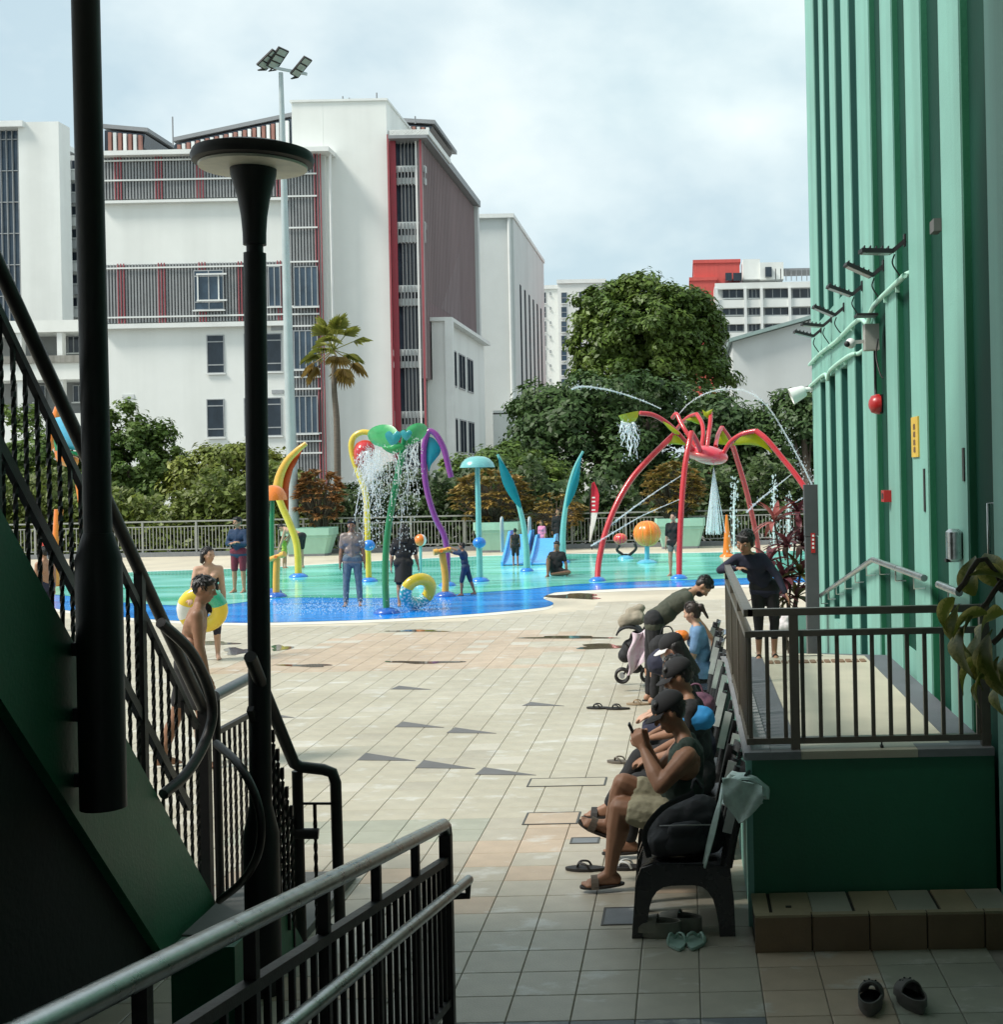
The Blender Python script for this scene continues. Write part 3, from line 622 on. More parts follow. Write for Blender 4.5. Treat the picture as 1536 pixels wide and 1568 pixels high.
# ================================================================ RAMP RAILING in the foreground
rr = thing('ramp_railing', 'foreground ramp railing with two worn steel handrails and dark pickets', 'railing', (-1.06, 4.5, 0))
XR = -1.06
def rz(y): return 1.02+(5.6-y)*.175
q = MB(); q.tube([(XR, 1.1, rz(1.1)), (XR, 5.55, rz(5.55)), (XR, 5.597, rz(5.6)-.012), (XR, 5.61, rz(5.6)-.05)], .027, 16); q.part('top_rail', M_chrome, rr, 60)
q = MB(); q.tube([(XR+.09, 1.1, rz(1.1)-.255), (XR+.09, 5.62, rz(5.62)-.245)], .022, 16); q.part('lower_handrail', M_chrome, rr, 60)
q = MB(); q.tube([(XR+.09, 5.60, rz(5.6)-.245), (XR+.09, 5.60, rz(5.6)-.31), (XR+.0, 5.60, rz(5.6)-.31)], .017, 8); q.part('end_bracket', M_iron, rr, 60)
q = MB(); q.bar((XR, 1.1, rz(1.1)-.155), (XR, 5.6, rz(5.6)-.155), .035, .03); q.part('panel_rail', M_iron, rr)
q = MB(); q.bar((XR, 1.1, rz(1.1)-.76), (XR, 5.6, rz(5.6)-.76), .03, .03); q.part('panel_rail', M_iron, rr)
q = MB(); q.box((XR, 5.6, rz(5.6)/2-.02), (.05, .05, rz(5.6)-.05)); q.part('post', M_iron, rr)
for k in range(1, 8):
    y = 5.6-.62*k; q = MB(); q.box((XR, y, rz(y)-.45), (.03, .03, .86)); q.part('post', M_iron, rr)
pm = MB(); pm.bx(-.008, .008, -.008, .008, 0, .605); pmm = pm.mesh('picket', M_iron)
for k in range(44):
    y = 5.53-.1*k; o = bpy.data.objects.new('picket', pmm); COL.objects.link(o); o.parent = rr; o.location = V((XR, y, rz(y)-.76))-WL[rr.name]
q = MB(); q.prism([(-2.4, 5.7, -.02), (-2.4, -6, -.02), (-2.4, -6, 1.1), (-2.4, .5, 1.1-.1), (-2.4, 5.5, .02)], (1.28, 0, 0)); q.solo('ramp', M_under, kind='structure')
# ================================================================ BACKGROUND BUILDINGS
def fx(u0, v0, u1, v1, z):
    c = P((u0+u1)/2, (v0+v1)/2, z); k = z/FPX
    return c.x-(u1-u0)*k/2, c.x+(u1-u0)*k/2, c.z-(v1-v0)*k/2, c.z+(v1-v0)*k/2
def fbox(mb, u0, v0, u1, v1, yf, d, mi=0):
    x0, x1, z0, z1 = fx(u0, v0, u1, v1, yf); mb.bx(x0, x1, yf, yf+d, z0, z1, mi)
def fpart(name, m, par, u0, v0, u1, v1, yf, d, label=None):
    q = MB(); fbox(q, u0, v0, u1, v1, yf, d); return q.part(name, m, par, label=label)
def window(par, u0, v0, u1, v1, yf, vs=(.18, .78), hs=(), glass=M_glassdk, fr=M_frame):
    """recess look: frame proud of the wall, glass set back inside, sill below"""
    x0, x1, z0, z1 = fx(u0, v0, u1, v1, yf); w = .06; q = MB()
    q.bx(x0, x1, yf-.06, yf+.02, z1-w, z1); q.bx(x0, x1, yf-.06, yf+.02, z0, z0+w); q.bx(x0, x0+w, yf-.06, yf+.02, z0+w, z1-w); q.bx(x1-w, x1, yf-.06, yf+.02, z0+w, z1-w)
    for s in vs: z = z1-(z1-z0)*s; q.bx(x0+w, x1-w, yf-.055, yf+.015, z-.035, z+.035)
    for s in hs: x = x0+(x1-x0)*s; q.bx(x-.035, x+.035, yf-.057, yf+.013, z0+w, z1-w)
    o = q.part('window', fr, par); q = MB(); q.bx(x0+w, x1-w, yf-.03, yf+.0, z0+w, z1-w); q.part('pane', glass, o)
    q = MB(); q.bx(x0-.08, x1+.08, yf-.14, yf-.061, z0-.08, z0); q.part('sill', M_whitetrim, o)
    return o
def louvres(par, u0, v0, u1, v1, yf, pitch=.2, reds=(), rails=()):
    x0, x1, z0, z1 = fx(u0, v0, u1, v1, yf)
    q = MB(); q.bx(x0, x1, yf-.02, yf+.3, z0, z1); q.part('louvre_backing', M_louvreback, par)
    q = MB(); x = x0+pitch/2
    while x < x1: q.bx(x-.05, x+.05, yf-.16, yf-.04, z0, z1); x += pitch
    q.part('louvre_panel', M_louvre, par, kind='stuff')
    for u in reds:
        q = MB(); xr = P(u, (v0+v1)/2, yf).x
        for k in (-1, 0, 1): q.tube([(xr+k*.19, yf-.22, z0-.05), (xr+k*.19, yf-.22, z1+.05)], .04, 6)
        q.part('red_tubes', M_redtube, par)
    for v in rails:
        zz = P((u0+u1)/2, v, yf).z; q = MB(); q.bx(x0, x1, yf-.30, yf-.24, zz-.05, zz+.05); q.part('rail', M_whitetrim, par)
ZB = 84.0
sc = thing('school_building', 'white school building with grey louvres, red stripes and a sloping mauve screen', 'building', (P(420, 740, ZB).x, ZB+10, 0))
x0, x1, z0, z1 = fx(150, 236, 441, 745, ZB)
q = MB(); q.bx(x0, x1, ZB, ZB+20, -.06, z1); q.part('wall', M_white, sc)
fpart('cornice', M_whitetrim, sc, 150, 228, 503, 235, ZB-.9, 20)
fpart('ledge', M_whitetrim, sc, 150, 494, 440, 501, ZB-.5, .5)
fpart('ledge', M_whitetrim, sc, 150, 305, 440, 309, ZB-.4, .4)
louvres(sc, 150, 238, 440, 304, ZB-.1, reds=(183, 245, 308, 370, 430), rails=(246, 276))
louvres(sc, 150, 404, 440, 493, ZB-.1, reds=(188, 250, 312, 372, 432), rails=(410, 485))
x0, x1, z0, z1 = fx(440, 236, 500, 745, ZB)
q = MB(); q.bx(x0+.01, x1, ZB+.3, ZB+20, -.06, z1); q.part('wall', M_white, sc)
louvres(sc, 441, 238, 491, 742, ZB, reds=(492,), rails=(268, 302, 350, 402, 470, 482, 500, 566, 578, 596, 664, 676, 694))
for (a, b_) in ((408, 470), (506, 566), (606, 664)):
    window(sc, 450, a, 487, b_, ZB-.36, vs=(), hs=(.25, .5, .75), glass=M_glassbl)
window(sc, 297, 414, 343, 475, ZB-.36, vs=(.15, .8), hs=(.5,), glass=M_glassbl)
q = MB(); x0, x1, z0, z1 = fx(306, 422, 352, 462, ZB)
for z in (z0, z1): q.bx(x0, x1, ZB-.6, ZB-.5, z-.05, z+.05)
for x in (x0, x1-.6): q.bx(x, x+.08, ZB-.49, ZB-.42, z0, z1)
q.part('window_guard', M_whitetrim, sc)
window(sc, 411, 408, 430, 470, ZB-.36, vs=(), hs=(.5,), glass=M_glassbl)
for (a, b_) in ((513, 572), (611, 670)):
    window(sc, 317, a, 344, b_, ZB); window(sc, 374, a-2, 432, b_-2, ZB, hs=(.45,))
for (u, v) in ((424, 503), (196, 607), (425, 600)): fpart('vent', M_offwhite if u < 200 else M_frame, sc, u-9, v-3, u+9, v+3, ZB-.05, .05)
# stair tower
x0, x1, z0, z1 = fx(500, 155, 597, 745, ZB+.8)
q = MB(); q.bx(x0, x1, ZB+.8, ZB+8, -.06, z1); q.part('tower', M_white, sc)
xa, _, za, zb_ = fx(447, 157, 500, 232, ZB+.8); q = MB(); q.bx(xa, x0-.01, ZB+.802, ZB+8.2, za, zb_); q.part('tower', M_white, sc)
q = MB(); q.bx(xa-.1, x1+.1, ZB+.7, ZB+8.4, z1-.02, z1+.12); q.part('cap', M_whitetrim, sc)
for u in (447, 502, 596):
    q = MB(); a, b_ = P(u, 235 if u != 447 else 170, ZB+.6), P(u+4, 740, ZB+.6)
    if u != 447: q.tube([(a.x+.3, ZB-.05+.8*(u > 590), 0), (a.x+.3, ZB-.05+.8*(u > 590), a.z)], .09, 6); q.part('drainpipe', M_whitetrim, sc)
# red bay
x0, x1, z0, z1 = fx(599, 205, 652, 745, ZB+.4)
q = MB(); q.bx(x0, x1-.45, ZB+1.6, ZB+8, -.06, z1); q.part('red_bay_wall', M_redwall, sc)
q = MB(); q.bx(x0, x1-.35, ZB+1.0, ZB+1.1, -.06, z1); q.part('bay_glass', M_glassdk, sc)
fpart('cornice', M_whitetrim, sc, 596, 199, 656, 207, ZB-.3, 8)
for (a, b_) in ((208, 218), (254, 282), (340, 371), (437, 468), (535, 563), (630, 660), (722, 745)):
    m_h = (b_-a)*.34; fpart('parapet', M_offwhite, sc, 602, a, 651, a+m_h, ZB+.75, .5); fpart('parapet', M_offwhite, sc, 602, b_-m_h, 651, b_, ZB+.75, .5)
    q = MB(); xa, xb_, za, zb_ = fx(601, a, 652, b_, ZB+.2); x = xa
    while x < xb_: q.bx(x, x+.07, ZB+.62, ZB+.70, za, zb_); x += .22
    q.part('louvre_panel', M_louvre, sc, kind='stuff')
q = MB(); q.bx(x1-.52, x1-.40, ZB+.5, ZB+.6, 0, z1-.4); q.part('mullion', M_whitetrim, sc)
q = MB(); x = x0+.7
while x < x1-.3: q.bx(x, x+.05, ZB+.85, ZB+.95, 0, z1-.4); x += .24
q.part('bay_slats', M_louvre, sc, kind='stuff')
for x in (x0+.06, x1-.10): q = MB(); q.bx(x-.06, x+.06, ZB+.1, ZB+.24, -.05, z1-.1); q.part('red_tube', M_redtube, sc)
q = MB(); q.bx(x0+.13, x0+.50, ZB+.3, ZB+.45, -.05, z1-.2); q.part('red_panel', M_redwall, sc)
# screened side running away from us
xs = P(650, 450, ZB+.4).x+.0; zt_ = P(648, 205, ZB).z
q = MB(); q.bx(xs-2, xs-.3, ZB+1.2, ZB+22, -.06, zt_); q.part('side_wall', M_offwhite, sc)
q = MB(); q.bx(xs-.3, xs, ZB+.6, ZB+21.0, 9.0, zt_-.4); q.part('screen', M_mesh, sc)
q = MB(); y = ZB+.9
while y < ZB+21: q.bx(xs, xs+.10, y, y+.06, 9.0, zt_-.5); y += .55
q.part('screen_ribs', M_mesh, sc, kind='stuff')
q = MB(); q.prism([(xs+.012, ZB+6, 14.2), (xs+.012, ZB+14, 14.2), (xs+.012, ZB+14, 19.5)], (.02, 0, 0)); q.part('screen_fold', mat('mauve_screen_pale', (.32, .265, .275), .55, .1, .4), sc)
q = MB(); q.bx(xs+.014, xs+.03, ZB+.9, ZB+12, 12.2, 14.1); q.part('screen_band', mat('rose_screen', (.26, .155, .17), .55, .1, .5), sc)
q = MB(); q.bx(xs-2, xs+.5, ZB-.3, ZB+21.6, zt_-.35, zt_+.15); q.part('eave', M_roofgrey, sc)
q = MB(); q.bx(xs-.3, xs+.35, ZB+21.0, ZB+21.7, -.06, zt_-.36); q.part('end_column', M_offwhite, sc)
# white block on the side, with windows
xk = xs+1.0; zk = P(670, 495, ZB+3).z
q = MB(); q.bx(xs-.25, xk, ZB+2.0, ZB+18.5, -.06, zk); q.part('side_block', M_white, sc)
q = MB(); q.bx(xs-.25, xk+.5, ZB+1.8, ZB+18.8, zk+.002, zk+.25); q.part('canopy', M_whitetrim, sc)
q = MB(); q.bx(xk+.002, xk+.5, ZB+1.8, ZB+2.4, -.06, zk); q.part('canopy_leg', M_whitetrim, sc)
for (za, zb_) in ((8.7, 11.2), (4.2, 6.6), (.3, 2.4)):
    for k in range(3):
        ya = ZB+3.3+k*3.5; f = MB()
        for (y0_, y1_, a, c) in ((ya, ya+2.6, zb_-.1, zb_), (ya, ya+2.6, za, za+.1), (ya, ya+.1, za+.1, zb_-.1), (ya+2.5, ya+2.6, za+.1, zb_-.1), (ya+1.25, ya+1.35, za+.1, zb_-.1)): f.bx(xk, xk+.06, y0_, y1_, a, c)
        o = f.part('window', M_frame, sc); f = MB(); f.bx(xk, xk+.03, ya+.1, ya+2.5, za+.1, zb_-.1); f.part('pane', M_dim, o)
# roof clerestory blocks
for (pts, d) in (([(266, 224), (268, 217), (445, 178), (447, 222)], 3), ([(160, 232), (160, 196), (222, 202), (219, 232)], 3), ([(598, 200), (598, 186), (662, 190), (655, 201)], 3)):
    y = ZB+9
    q = MB(); q.prism([P(u, v+4, y) for u, v in pts], (0, 8, 0)); q.part('clerestory', M_glassdk, sc)
    u0, u1 = min(p[0] for p in pts)+4, max(p[0] for p in pts)-4; top = pts[1], pts[2]
    n = int((u1-u0)/7)
    for k in range(n):
        u = u0+(u1-u0)*(k+.5)/n; f = (u-top[0][0])/(top[1][0]-top[0][0]); vt = top[0][1]+(top[1][1]-top[0][1])*f+6
        fpart('panel', (M_brownpanel, M_offwhite, M_brownpanel, M_whitetrim)[k % 4], sc, u-2.4, vt, u+2.4, pts[0][1]+4, y-.3, .25)
    a, b_ = P(top[0][0]-4, top[0][1], y), P(top[1][0]+4, top[1][1], y); q = MB(); q.prism([a, b_, b_+V((0, 0, .28)), a+V((0, 0, .28))], (0, 9, 0)); q.part('clerestory_roof', M_roofgrey, sc)
q = MB(); a = P(265, 222, ZB+5); q.tube([a, a+V((0, 0, 1.9))], .05, 6); q.part('roof_antenna', M_roofgrey, sc)
for (u, v, h) in ((525, 154, .35), (535, 154, .25), (577, 152, .5), (636, 188, .5)): a = P(u, v+2, ZB+4); q = MB(); q.tube([a, a+V((0, 0, h))], .05, 6); q.part('roof_vent', M_roofgrey, sc)
# rear slab block
rb = thing('rear_block', 'pale slab block with dark vertical fins behind the school', 'building', (P(790, 740, 112).x, 118, 0))
x0, x1, z0, z1 = fx(742, 335, 790, 745, 112)
q = MB(); q.bx(x0-6, x1, 112, 136, -.06, z1); q.part('wall', M_offwhite, rb)
q = MB(); q.bx(x0-6, x1+.1, 111.6, 136.2, z1+.002, z1+.35); q.part('roof_edge', M_whitetrim, rb)
q = MB(); q.tube([(x1-.35, 111.85, 0), (x1-.35, 111.85, z1)], .16, 6); q.part('drainpipe', M_whitetrim, rb)
for k in range(6):
    y = 115.5+k*3.3; q = MB(); q.bx(x1-.05, x1+.03, y, y+.9, 0, 19.5); q.part('slot_window', M_dim, rb)
fpart('ledge', M_whitetrim, rb, 755, 628, 830, 634, 104, 8); fpart('annex', M_white, rb, 756, 632, 832, 760, 104, 8)
# distant flats
ft = thing('apartment_block', 'distant white apartment towers beside the big round tree', 'building', (P(870, 600, 170).x, 178, 0))
for (u0, u1, vt, y) in ((822, 858, 443, 172), (857, 930, 434, 170)):
    x0, x1, z0, z1 = fx(u0, vt, u1, 745, y); q = MB(); q.bx(x0, x1, y, y+14, -.06, z1); q.part('wall', M_white, ft); q = MB(); q.bx(x0-.1, x1+.1, y-.2, y+14.1, z1+.003, z1+.5); q.part('parapet', M_whitetrim, ft)
for (u, w, y) in ((834, 5, 172), (843, 2, 172), (864, 9, 170), (889, 5, 170), (906, 5, 170), (920, 5, 170)):
    for k in range(10):
        v = 448+k*22
        if w == 5 and u > 880: v = 447+k*22
        h = 17 if w > 2 else 5; window(ft, u-w/2, v, u+w/2, v+h, y, vs=(.5,), glass=M_glassbl if w == 9 else M_glassdk)
fr_ = thing('red_roof_flats', 'red topped flats with rows of white balconies above the shed roof', 'building', (P(1155, 600, 130).x, 136, 0))
for (u0, vt, u1, m, y) in ((1066, 403, 1136, M_redbld, 134), (1060, 430, 1100, M_redbld, 133.5)):
    x0, x1, z0, z1 = fx(u0, vt, u1, 745, y); q = MB(); q.bx(x0, x1, y, y+10, -.06, z1); q.part('wall', m, fr_)
    q = MB(); q.bx(x0-.1, x1+.1, y-.1, y+10.1, z1+.003, z1+.35); q.part('parapet', m, fr_)
x0, x1, z0, z1 = fx(1097, 437, 1300, 745, 130); q = MB(); q.bx(x0, x1, 130, 140, -.06, z1); q.part('wall', M_offwhite, fr_)
for (v0, v1) in ((432, 441), (458, 470), (484, 495), (508, 520)): fpart('balcony', M_white, fr_, 1095, v0, 1300, v1, 129.2, .7)
for (v0, v1) in ((442, 457), (471, 483), (496, 508)):
    for (u0, u1) in ((1106, 1139), (1146, 1164), (1171, 1208), (1213, 1250)): window(fr_, u0, v0, u1, v1, 129.9, vs=(), hs=(.33, .66))
for u in (1098, 1142, 1167, 1210): fpart('pier', M_whitetrim, fr_, u-2, 441, u+2, 530, 129.0, .19)
for (u0, v0, u1, v1, m) in ((1138, 397, 1164, 428, M_white), (1164, 402, 1200, 428, M_white), (1172, 409, 1182, 424, M_glassdk), (1111, 418, 1121, 430, M_glassdk), (1123, 418, 1136, 430, M_glassdk), (1184, 411, 1250, 414, M_roofgrey)): fpart('roof_room', m, fr_, u0, v0, u1, v1, 131+.3*(u0 % 3)-(1.2 if m is M_glassdk else 0), 4)
for u in range(1188, 1250, 8): q = MB(); a = P(u, 430, 131); q.bx(a.x-.04, a.x+.04, 131, 131.1, a.z, a.z+1.2); q.part('roof_post', M_roofgrey, fr_)
# pale gable shed
gs = thing('gable_shed', 'large pale shed wall with a sloping grey roof edge', 'building', (P(1180, 745, 92).x, 96, 0))
pts = [P(1124, 745, 92), P(1122, 524, 92), P(1250, 488, 92), P(1420, 440, 92), P(1420, 745, 92)]; pts[0].z = pts[4].z = -.06
q = MB(); q.prism(pts, (0, 12, 0)); q.part('wall', M_offwhite, gs)
q = MB(); a, b_ = P(1116, 524, 91.4), P(1420, 437, 91.4); q.prism([a, b_, b_+V((0, 0, .25)), a+V((0, 0, .25))], (0, 13, 0)); q.part('roof', mat('shed_roof', (.28, .38, .36), .5), gs)
# left tower with curtain glass
lt = thing('glass_tower', 'tall white tower with dark curtain glass at the far left', 'building', (P(40, 600, 120).x, 126, 0))
x0, x1, z0, z1 = fx(33, 187, 95, 745, 120); q = MB(); q.bx(x0, x1, 120, 122.2, -.06, z1); q.part('wall', M_white, lt)
x0, x1, z0, z1 = fx(-90, 194, 33, 745, 121); q = MB(); q.bx(x0, x1, 121, 140, -.06, z1); q.part('curtain_glass', M_glassbl, lt)
for k in range(14): u = -86+k*9; fpart('mullion', M_frame, lt, u, 196, u+.9, 700, 120.75, .25)
for k in range(10): v = 214+k*48; fpart('transom', M_frame, lt, -88, v, 33, v+1.2, 120.8, .2)
fpart('roof_fascia', M_whitetrim, lt, -90, 186, 34, 195, 119.5, 14)
x0, x1, z0, z1 = fx(95, 238, 160, 745, 124); q = MB(); q.bx(x0, x1, 124, 136, -.06, z1); q.part('rear_wall', M_offwhite, lt)
for k in range(9):
    v = 246+k*35
    window(lt, 101, v, 119, v+14, 124, vs=(), hs=(.5,), glass=M_glassdk); fpart('balcony', M_frame if k % 2 else M_offwhite, lt, 100, v+17, 122, v+30, 123.2, .8)
fpart('side_strip', M_glassdk, lt, 96, 245, 99, 505, 123.7, .3)
lk = thing('link_bridge', 'white open link corridor between the tower and the school', 'building', (P(80, 600, 100).x, 104, 0))
for (v0, v1, m) in ((491, 509, M_white), (556, 582, M_white), (634, 700, M_white)): fpart('slab', m, lk, -60, v0, 170, v1, 99, 6)
for (v0, v1) in ((509, 556), (582, 634)): fpart('recess', mat('corridor_grey', (.22, .23, .23), .8, .1, .6), lk, -60, v0, 170, v1, 102, 3)
for (v0, v1) in ((545, 556),): fpart('parapet', mat('stained_concrete', (.27, .265, .24), .85, .25, .8, streak=.3), lk, -60, v0, 170, v1, 98.8, .19)
for u in (-20, 30, 92, 150): fpart('column', M_whitetrim, lk, u-4, 509, u+4, 634, 99.2, .6)
for (u, v) in ((104, 515), (52, 590), (112, 590)): window(lk, u, v, u+18, v+26, 101.9, vs=(), hs=(.5,))
# ================================================================ FENCE and planters at the back of the pool
YFN = 45.0
M_fence = mat('grey_fence', (.30, .31, .29), .55, .1, 4)
fn = thing('pool_fence', 'long grey picket fence along the back of the pool', 'fence', (P(700, 845, YFN).x, YFN, 0))
q = MB(); q.bx(-28, 9, YFN-.15, YFN+.2, -.06, .14); q.part('kerb', M_cope, fn)
for z, s in ((1.20, .05), (1.02, .035), (.24, .035)): q = MB(); q.bx(-28, 9, YFN-s/2, YFN+s/2, z-s/2, z+s/2); q.part('rail', M_fence, fn)
q = MB(); x = -28
while x < 9: q.bx(x, x+.022, YFN-.012, YFN+.012, .24, 1.02); x += .12
q.part('picket', M_fence, fn, kind='stuff')
x = -28
while x < 9: q = MB(); q.bx(x-.03, x+.03, YFN-.03, YFN+.03, .1, 1.22); q.part('post', M_fence, fn); x += 1.85
M_plant = mat('planter_mint', (.33, .58, .46), .6, .08, 2, streak=.1)
for (u0, u1, v0, lab) in ((434, 514, 808, 'mint planter tub behind the bending man'), (727, 800, 799, 'mint planter tub behind the slide and blue umbrella'), (1003, 1080, 793, 'mint planter tub behind the big orange pumpkin')):
    y = 43.9; k = y/FPX; c = P((u0+u1)/2, v0, y); w = (u1-u0)*k/2; h = c.z
    t = thing('planter', lab, 'planter', (c.x, y, 0), 'mint planters by the fence'); q = MB()
    def rr4(w_, d_, z): return [(c.x+a*w_, y+b*d_, z) for a, b in ((-1, -.6), (-.9, -1), (.9, -1), (1, -.6), (1, .6), (.9, 1), (-.9, 1), (-1, .6))]
    q.loft([rr4(w*.72, .36, 0), rr4(w*.92, .50, h*.62), rr4(w*.94, .52, h*.64), rr4(w*.95, .52, h*.74)]); q.part('tub', M_plant, t)
    q = MB(); q.loft([rr4(w, .56, h*.742), rr4(w, .56, h), rr4(w*.94, .5, h), rr4(w*.92, .48, h*.86)]); q.part('rim', M_plant, t)
    q = MB(); q.loft([rr4(w*.75, .38, -.01), rr4(w*.75, .38, .07)]); q.part('foot', M_cope, t)
q = MB(); c = P(72, 826, YFN-.05); q.bx(c.x-.25, c.x+.25, YFN-.09, YFN-.05, c.z-.22, c.z+.22); q.solo('notice', mat('notice_red', (.55, .06, .05), .5, .3, 9), 'small red and white notice on the fence at the far left', 'sign')
# ================================================================ FOLIAGE
def leaf_mesh(name, pts, nrm, size, m, asp=.5, var=.7):
    pts = np.asarray(pts); n = len(pts); size = size*.78; nrm = np.asarray(nrm)
    nrm = nrm/np.maximum(1e-6, np.linalg.norm(nrm, axis=1))[:, None]
    a = NR.normal(size=(n, 3)); t = a-nrm*(a*nrm).sum(1)[:, None]; t /= np.linalg.norm(t, axis=1)[:, None]; b = np.cross(nrm, t)
    s = (size*(1+var*(NR.rand(n)-.5)*2))[:, None]
    v = np.empty((n, 4, 3)); v[:, 0] = pts-t*s; v[:, 1] = pts+b*s*asp+nrm*s*.12; v[:, 2] = pts+t*s-nrm*s*.15; v[:, 3] = pts-b*s*asp+nrm*s*.12
    me = bpy.data.meshes.new(name); me.vertices.add(4*n); me.vertices.foreach_set('co', v.reshape(-1))
    me.loops.add(4*n); me.loops.foreach_set('vertex_index', np.arange(4*n, dtype=np.int32)); me.polygons.add(n); me.polygons.foreach_set('loop_start', np.arange(0, 4*n, 4, dtype=np.int32))
    try: me.polygons.foreach_set('loop_total', np.full(n, 4, dtype=np.int32))
    except Exception: pass
    me.update(calc_edges=True); me.materials.append(m); return me
def crown_pts(lobes, nsub, nleaf, subr):
    """lobes: (centre, radii); leaves gather in sub-clumps spread over the lobes"""
    P_ = []; N_ = []; wts = np.array([r[0]*r[1]+r[0]*r[2]+r[1]*r[2] for _, r in lobes]); wts = wts/wts.sum()
    for (c, r), w in zip(lobes, wts):
        k = max(3, int(nsub*w)); r = np.array(r); c = np.array(c)
        for _ in range(k):
            d = NR.normal(size=3); d[2] = d[2]*.8+.15; d /= np.linalg.norm(d); q = c+d*r*(1.08-.42*NR.rand()**1.3)
            sr = subr*(.4+1.0*NR.rand()); m = max(6, int(1.55*nleaf/nsub*(.6+.8*NR.rand())))
            e = NR.normal(size=(m, 3)); e /= np.linalg.norm(e, axis=1)[:, None]; rad = sr*NR.rand(m)[:, None]**.45
            pp = q+e*rad*np.array([1, 1, .7]); P_.append(pp); N_.append(e*.7+d*.5+np.array([0, 0, .6])+NR.normal(size=(m, 3))*.35)
    return np.concatenate(P_), np.concatenate(N_)
def foliage_mat(name, c1, c2, island=.3, rough=.5, tr=.25, scale=.35): return mat(name, c1, rough, col2=c2, scale=scale, island=island, trans=tr, spec=.35)
M_bark = mat('bark', (.10, .08, .06), .9, .3, 6, .4, 20)
def tree(name, lab, cat, u, z, lobes, nsub, nleaf, subr, size, m, trunk=.35, group=None, limbs=5):
    """lobes in photo pixels: (u, v, half width, half height, dz, depth ratio)"""
    base = P(u, 725, z); base.z = 0; k = z/FPX
    t = thing(name, lab, cat, base, group); L_ = []
    for (a, b_, w, h, dz, dr) in lobes: c = P(a, b_, z+dz); L_.append(((c.x, c.y, c.z), (w*k, w*k*dr, h*k)))
    pts, nr = crown_pts(L_, nsub, nleaf, subr); pts[:, 2] = np.maximum(pts[:, 2], .05)
    me = leaf_mesh('crown', pts-np.array(base), nr, size, m); o = bpy.data.objects.new('crown', me); COL.objects.link(o); o.parent = t
    q = MB(); top = V(L_[0][0]); hgt = max(1.0, top.z-L_[0][1][2]*.3)
    q.tube(curve([base, base+V((.1, 0, hgt*.35)), base+V(((top.x-base.x)*.2, 0, hgt*.7)), V((base.x+(top.x-base.x)*.6, z, hgt))], 4), [trunk*(1.25-.9*i/12) for i in range(13)], 8)
    for (c, r) in L_[:limbs]:
        s_ = base+V((0, 0, hgt*.4)); e_ = V(c); q.tube(curve([s_, s_+(e_-s_)*.5+V((0, 0, r[2]*.1)), e_+V((0, 0, r[2]*.3))], 3), [trunk*.5*(1-.12*i) for i in range(7)], 6)
    q.part('trunk', M_bark, t, 60); return t
M_fol1 = foliage_mat('leaf_mango', (.045, .098, .017), (.145, .21, .038), .36, .45)
M_fol2 = foliage_mat('leaf_rain_tree', (.030, .070, .020), (.078, .135, .036), .32)
M_fol3 = foliage_mat('leaf_left_dark', (.065, .125, .024), (.155, .22, .04), .35)
M_fol4 = foliage_mat('leaf_left_yellow', (.13, .17, .025), (.27, .29, .055), .35)
M_hedge = foliage_mat('leaf_hedge', (.030, .065, .016), (.07, .11, .03), .35)
M_crot = foliage_mat('leaf_croton', (.16, .10, .04), (.50, .22, .08), .45, .4)
M_crotg = foliage_mat('leaf_croton_green', (.15, .14, .035), (.48, .29, .09), .45, .4)
tree('round_tree', 'tall dense round tree with yellow green leaf tufts below the red flats', 'tree', 1000, 80, [(1000, 510, 95, 78, 0, .9), (930, 520, 52, 60, 0, 1), (1060, 530, 58, 64, 1, 1), (985, 455, 50, 34, 0, 1), (1055, 485, 40, 40, 0, 1), (945, 575, 62, 48, 0, 1), (1080, 580, 40, 45, 0, 1), (920, 470, 36, 32, 0, 1), (1000, 520, 62, 55, 0, .8), (1010, 560, 60, 40, 0, 1)], 600, 54000, .68, .19, M_fol1, .5)
tree('spreading_tree', 'wide dark spreading tree behind the red spider frame', 'tree', 1000, 62, [(880, 640, 80, 42, 0, 1), (990, 640, 105, 55, 2, .9), (1105, 655, 85, 48, 0, 1), (1200, 680, 70, 55, -1, 1), (830, 680, 48, 50, -1, 1), (930, 715, 90, 50, -2, .8), (1060, 730, 110, 50, 0, .8), (950, 598, 75, 22, 0, 1), (840, 620, 50, 22, 0, 1), (1180, 740, 80, 45, 0, 1)], 300, 46000, .95, .17, M_fol2, .5)
tree('corner_tree', 'small leafy treetop peeping out at the corner of the striped building', 'tree', 1235, 56, [(1225, 630, 42, 28, 0, 1), (1245, 660, 45, 40, 0, 1), (1200, 618, 20, 14, 0, 1)], 40, 4500, .6, .15, M_fol2, .2)
tree('leafy_tree', 'dense green tree left of the lamp post in front of the white wall', 'tree', 215, 54, [(215, 720, 62, 70, 0, .9), (180, 670, 40, 55, 0, 1), (245, 750, 50, 55, 0, 1), (150, 740, 60, 70, 0, 1), (225, 665, 32, 26, 0, 1)], 150, 15000, .6, .13, M_fol3, .22)
tree('yellowish_tree', 'low airy yellow green tree beside the lamp post', 'tree', 350, 53, [(345, 725, 60, 38, 0, 1), (300, 735, 40, 42, 0, 1), (400, 730, 50, 46, 0, 1), (430, 745, 32, 40, 0, 1), (365, 700, 45, 22, 0, 1)], 130, 9000, .5, .12, M_fol4, .18)
tree('leafy_tree', 'dark leafy tree behind the stair balusters at the far left', 'tree', 60, 54, [(60, 720, 75, 75, 0, .9), (20, 700, 60, 70, 0, 1), (100, 760, 60, 50, 0, 1), (-40, 730, 60, 80, 0, 1)], 120, 11000, .6, .14, M_fol3, .22)
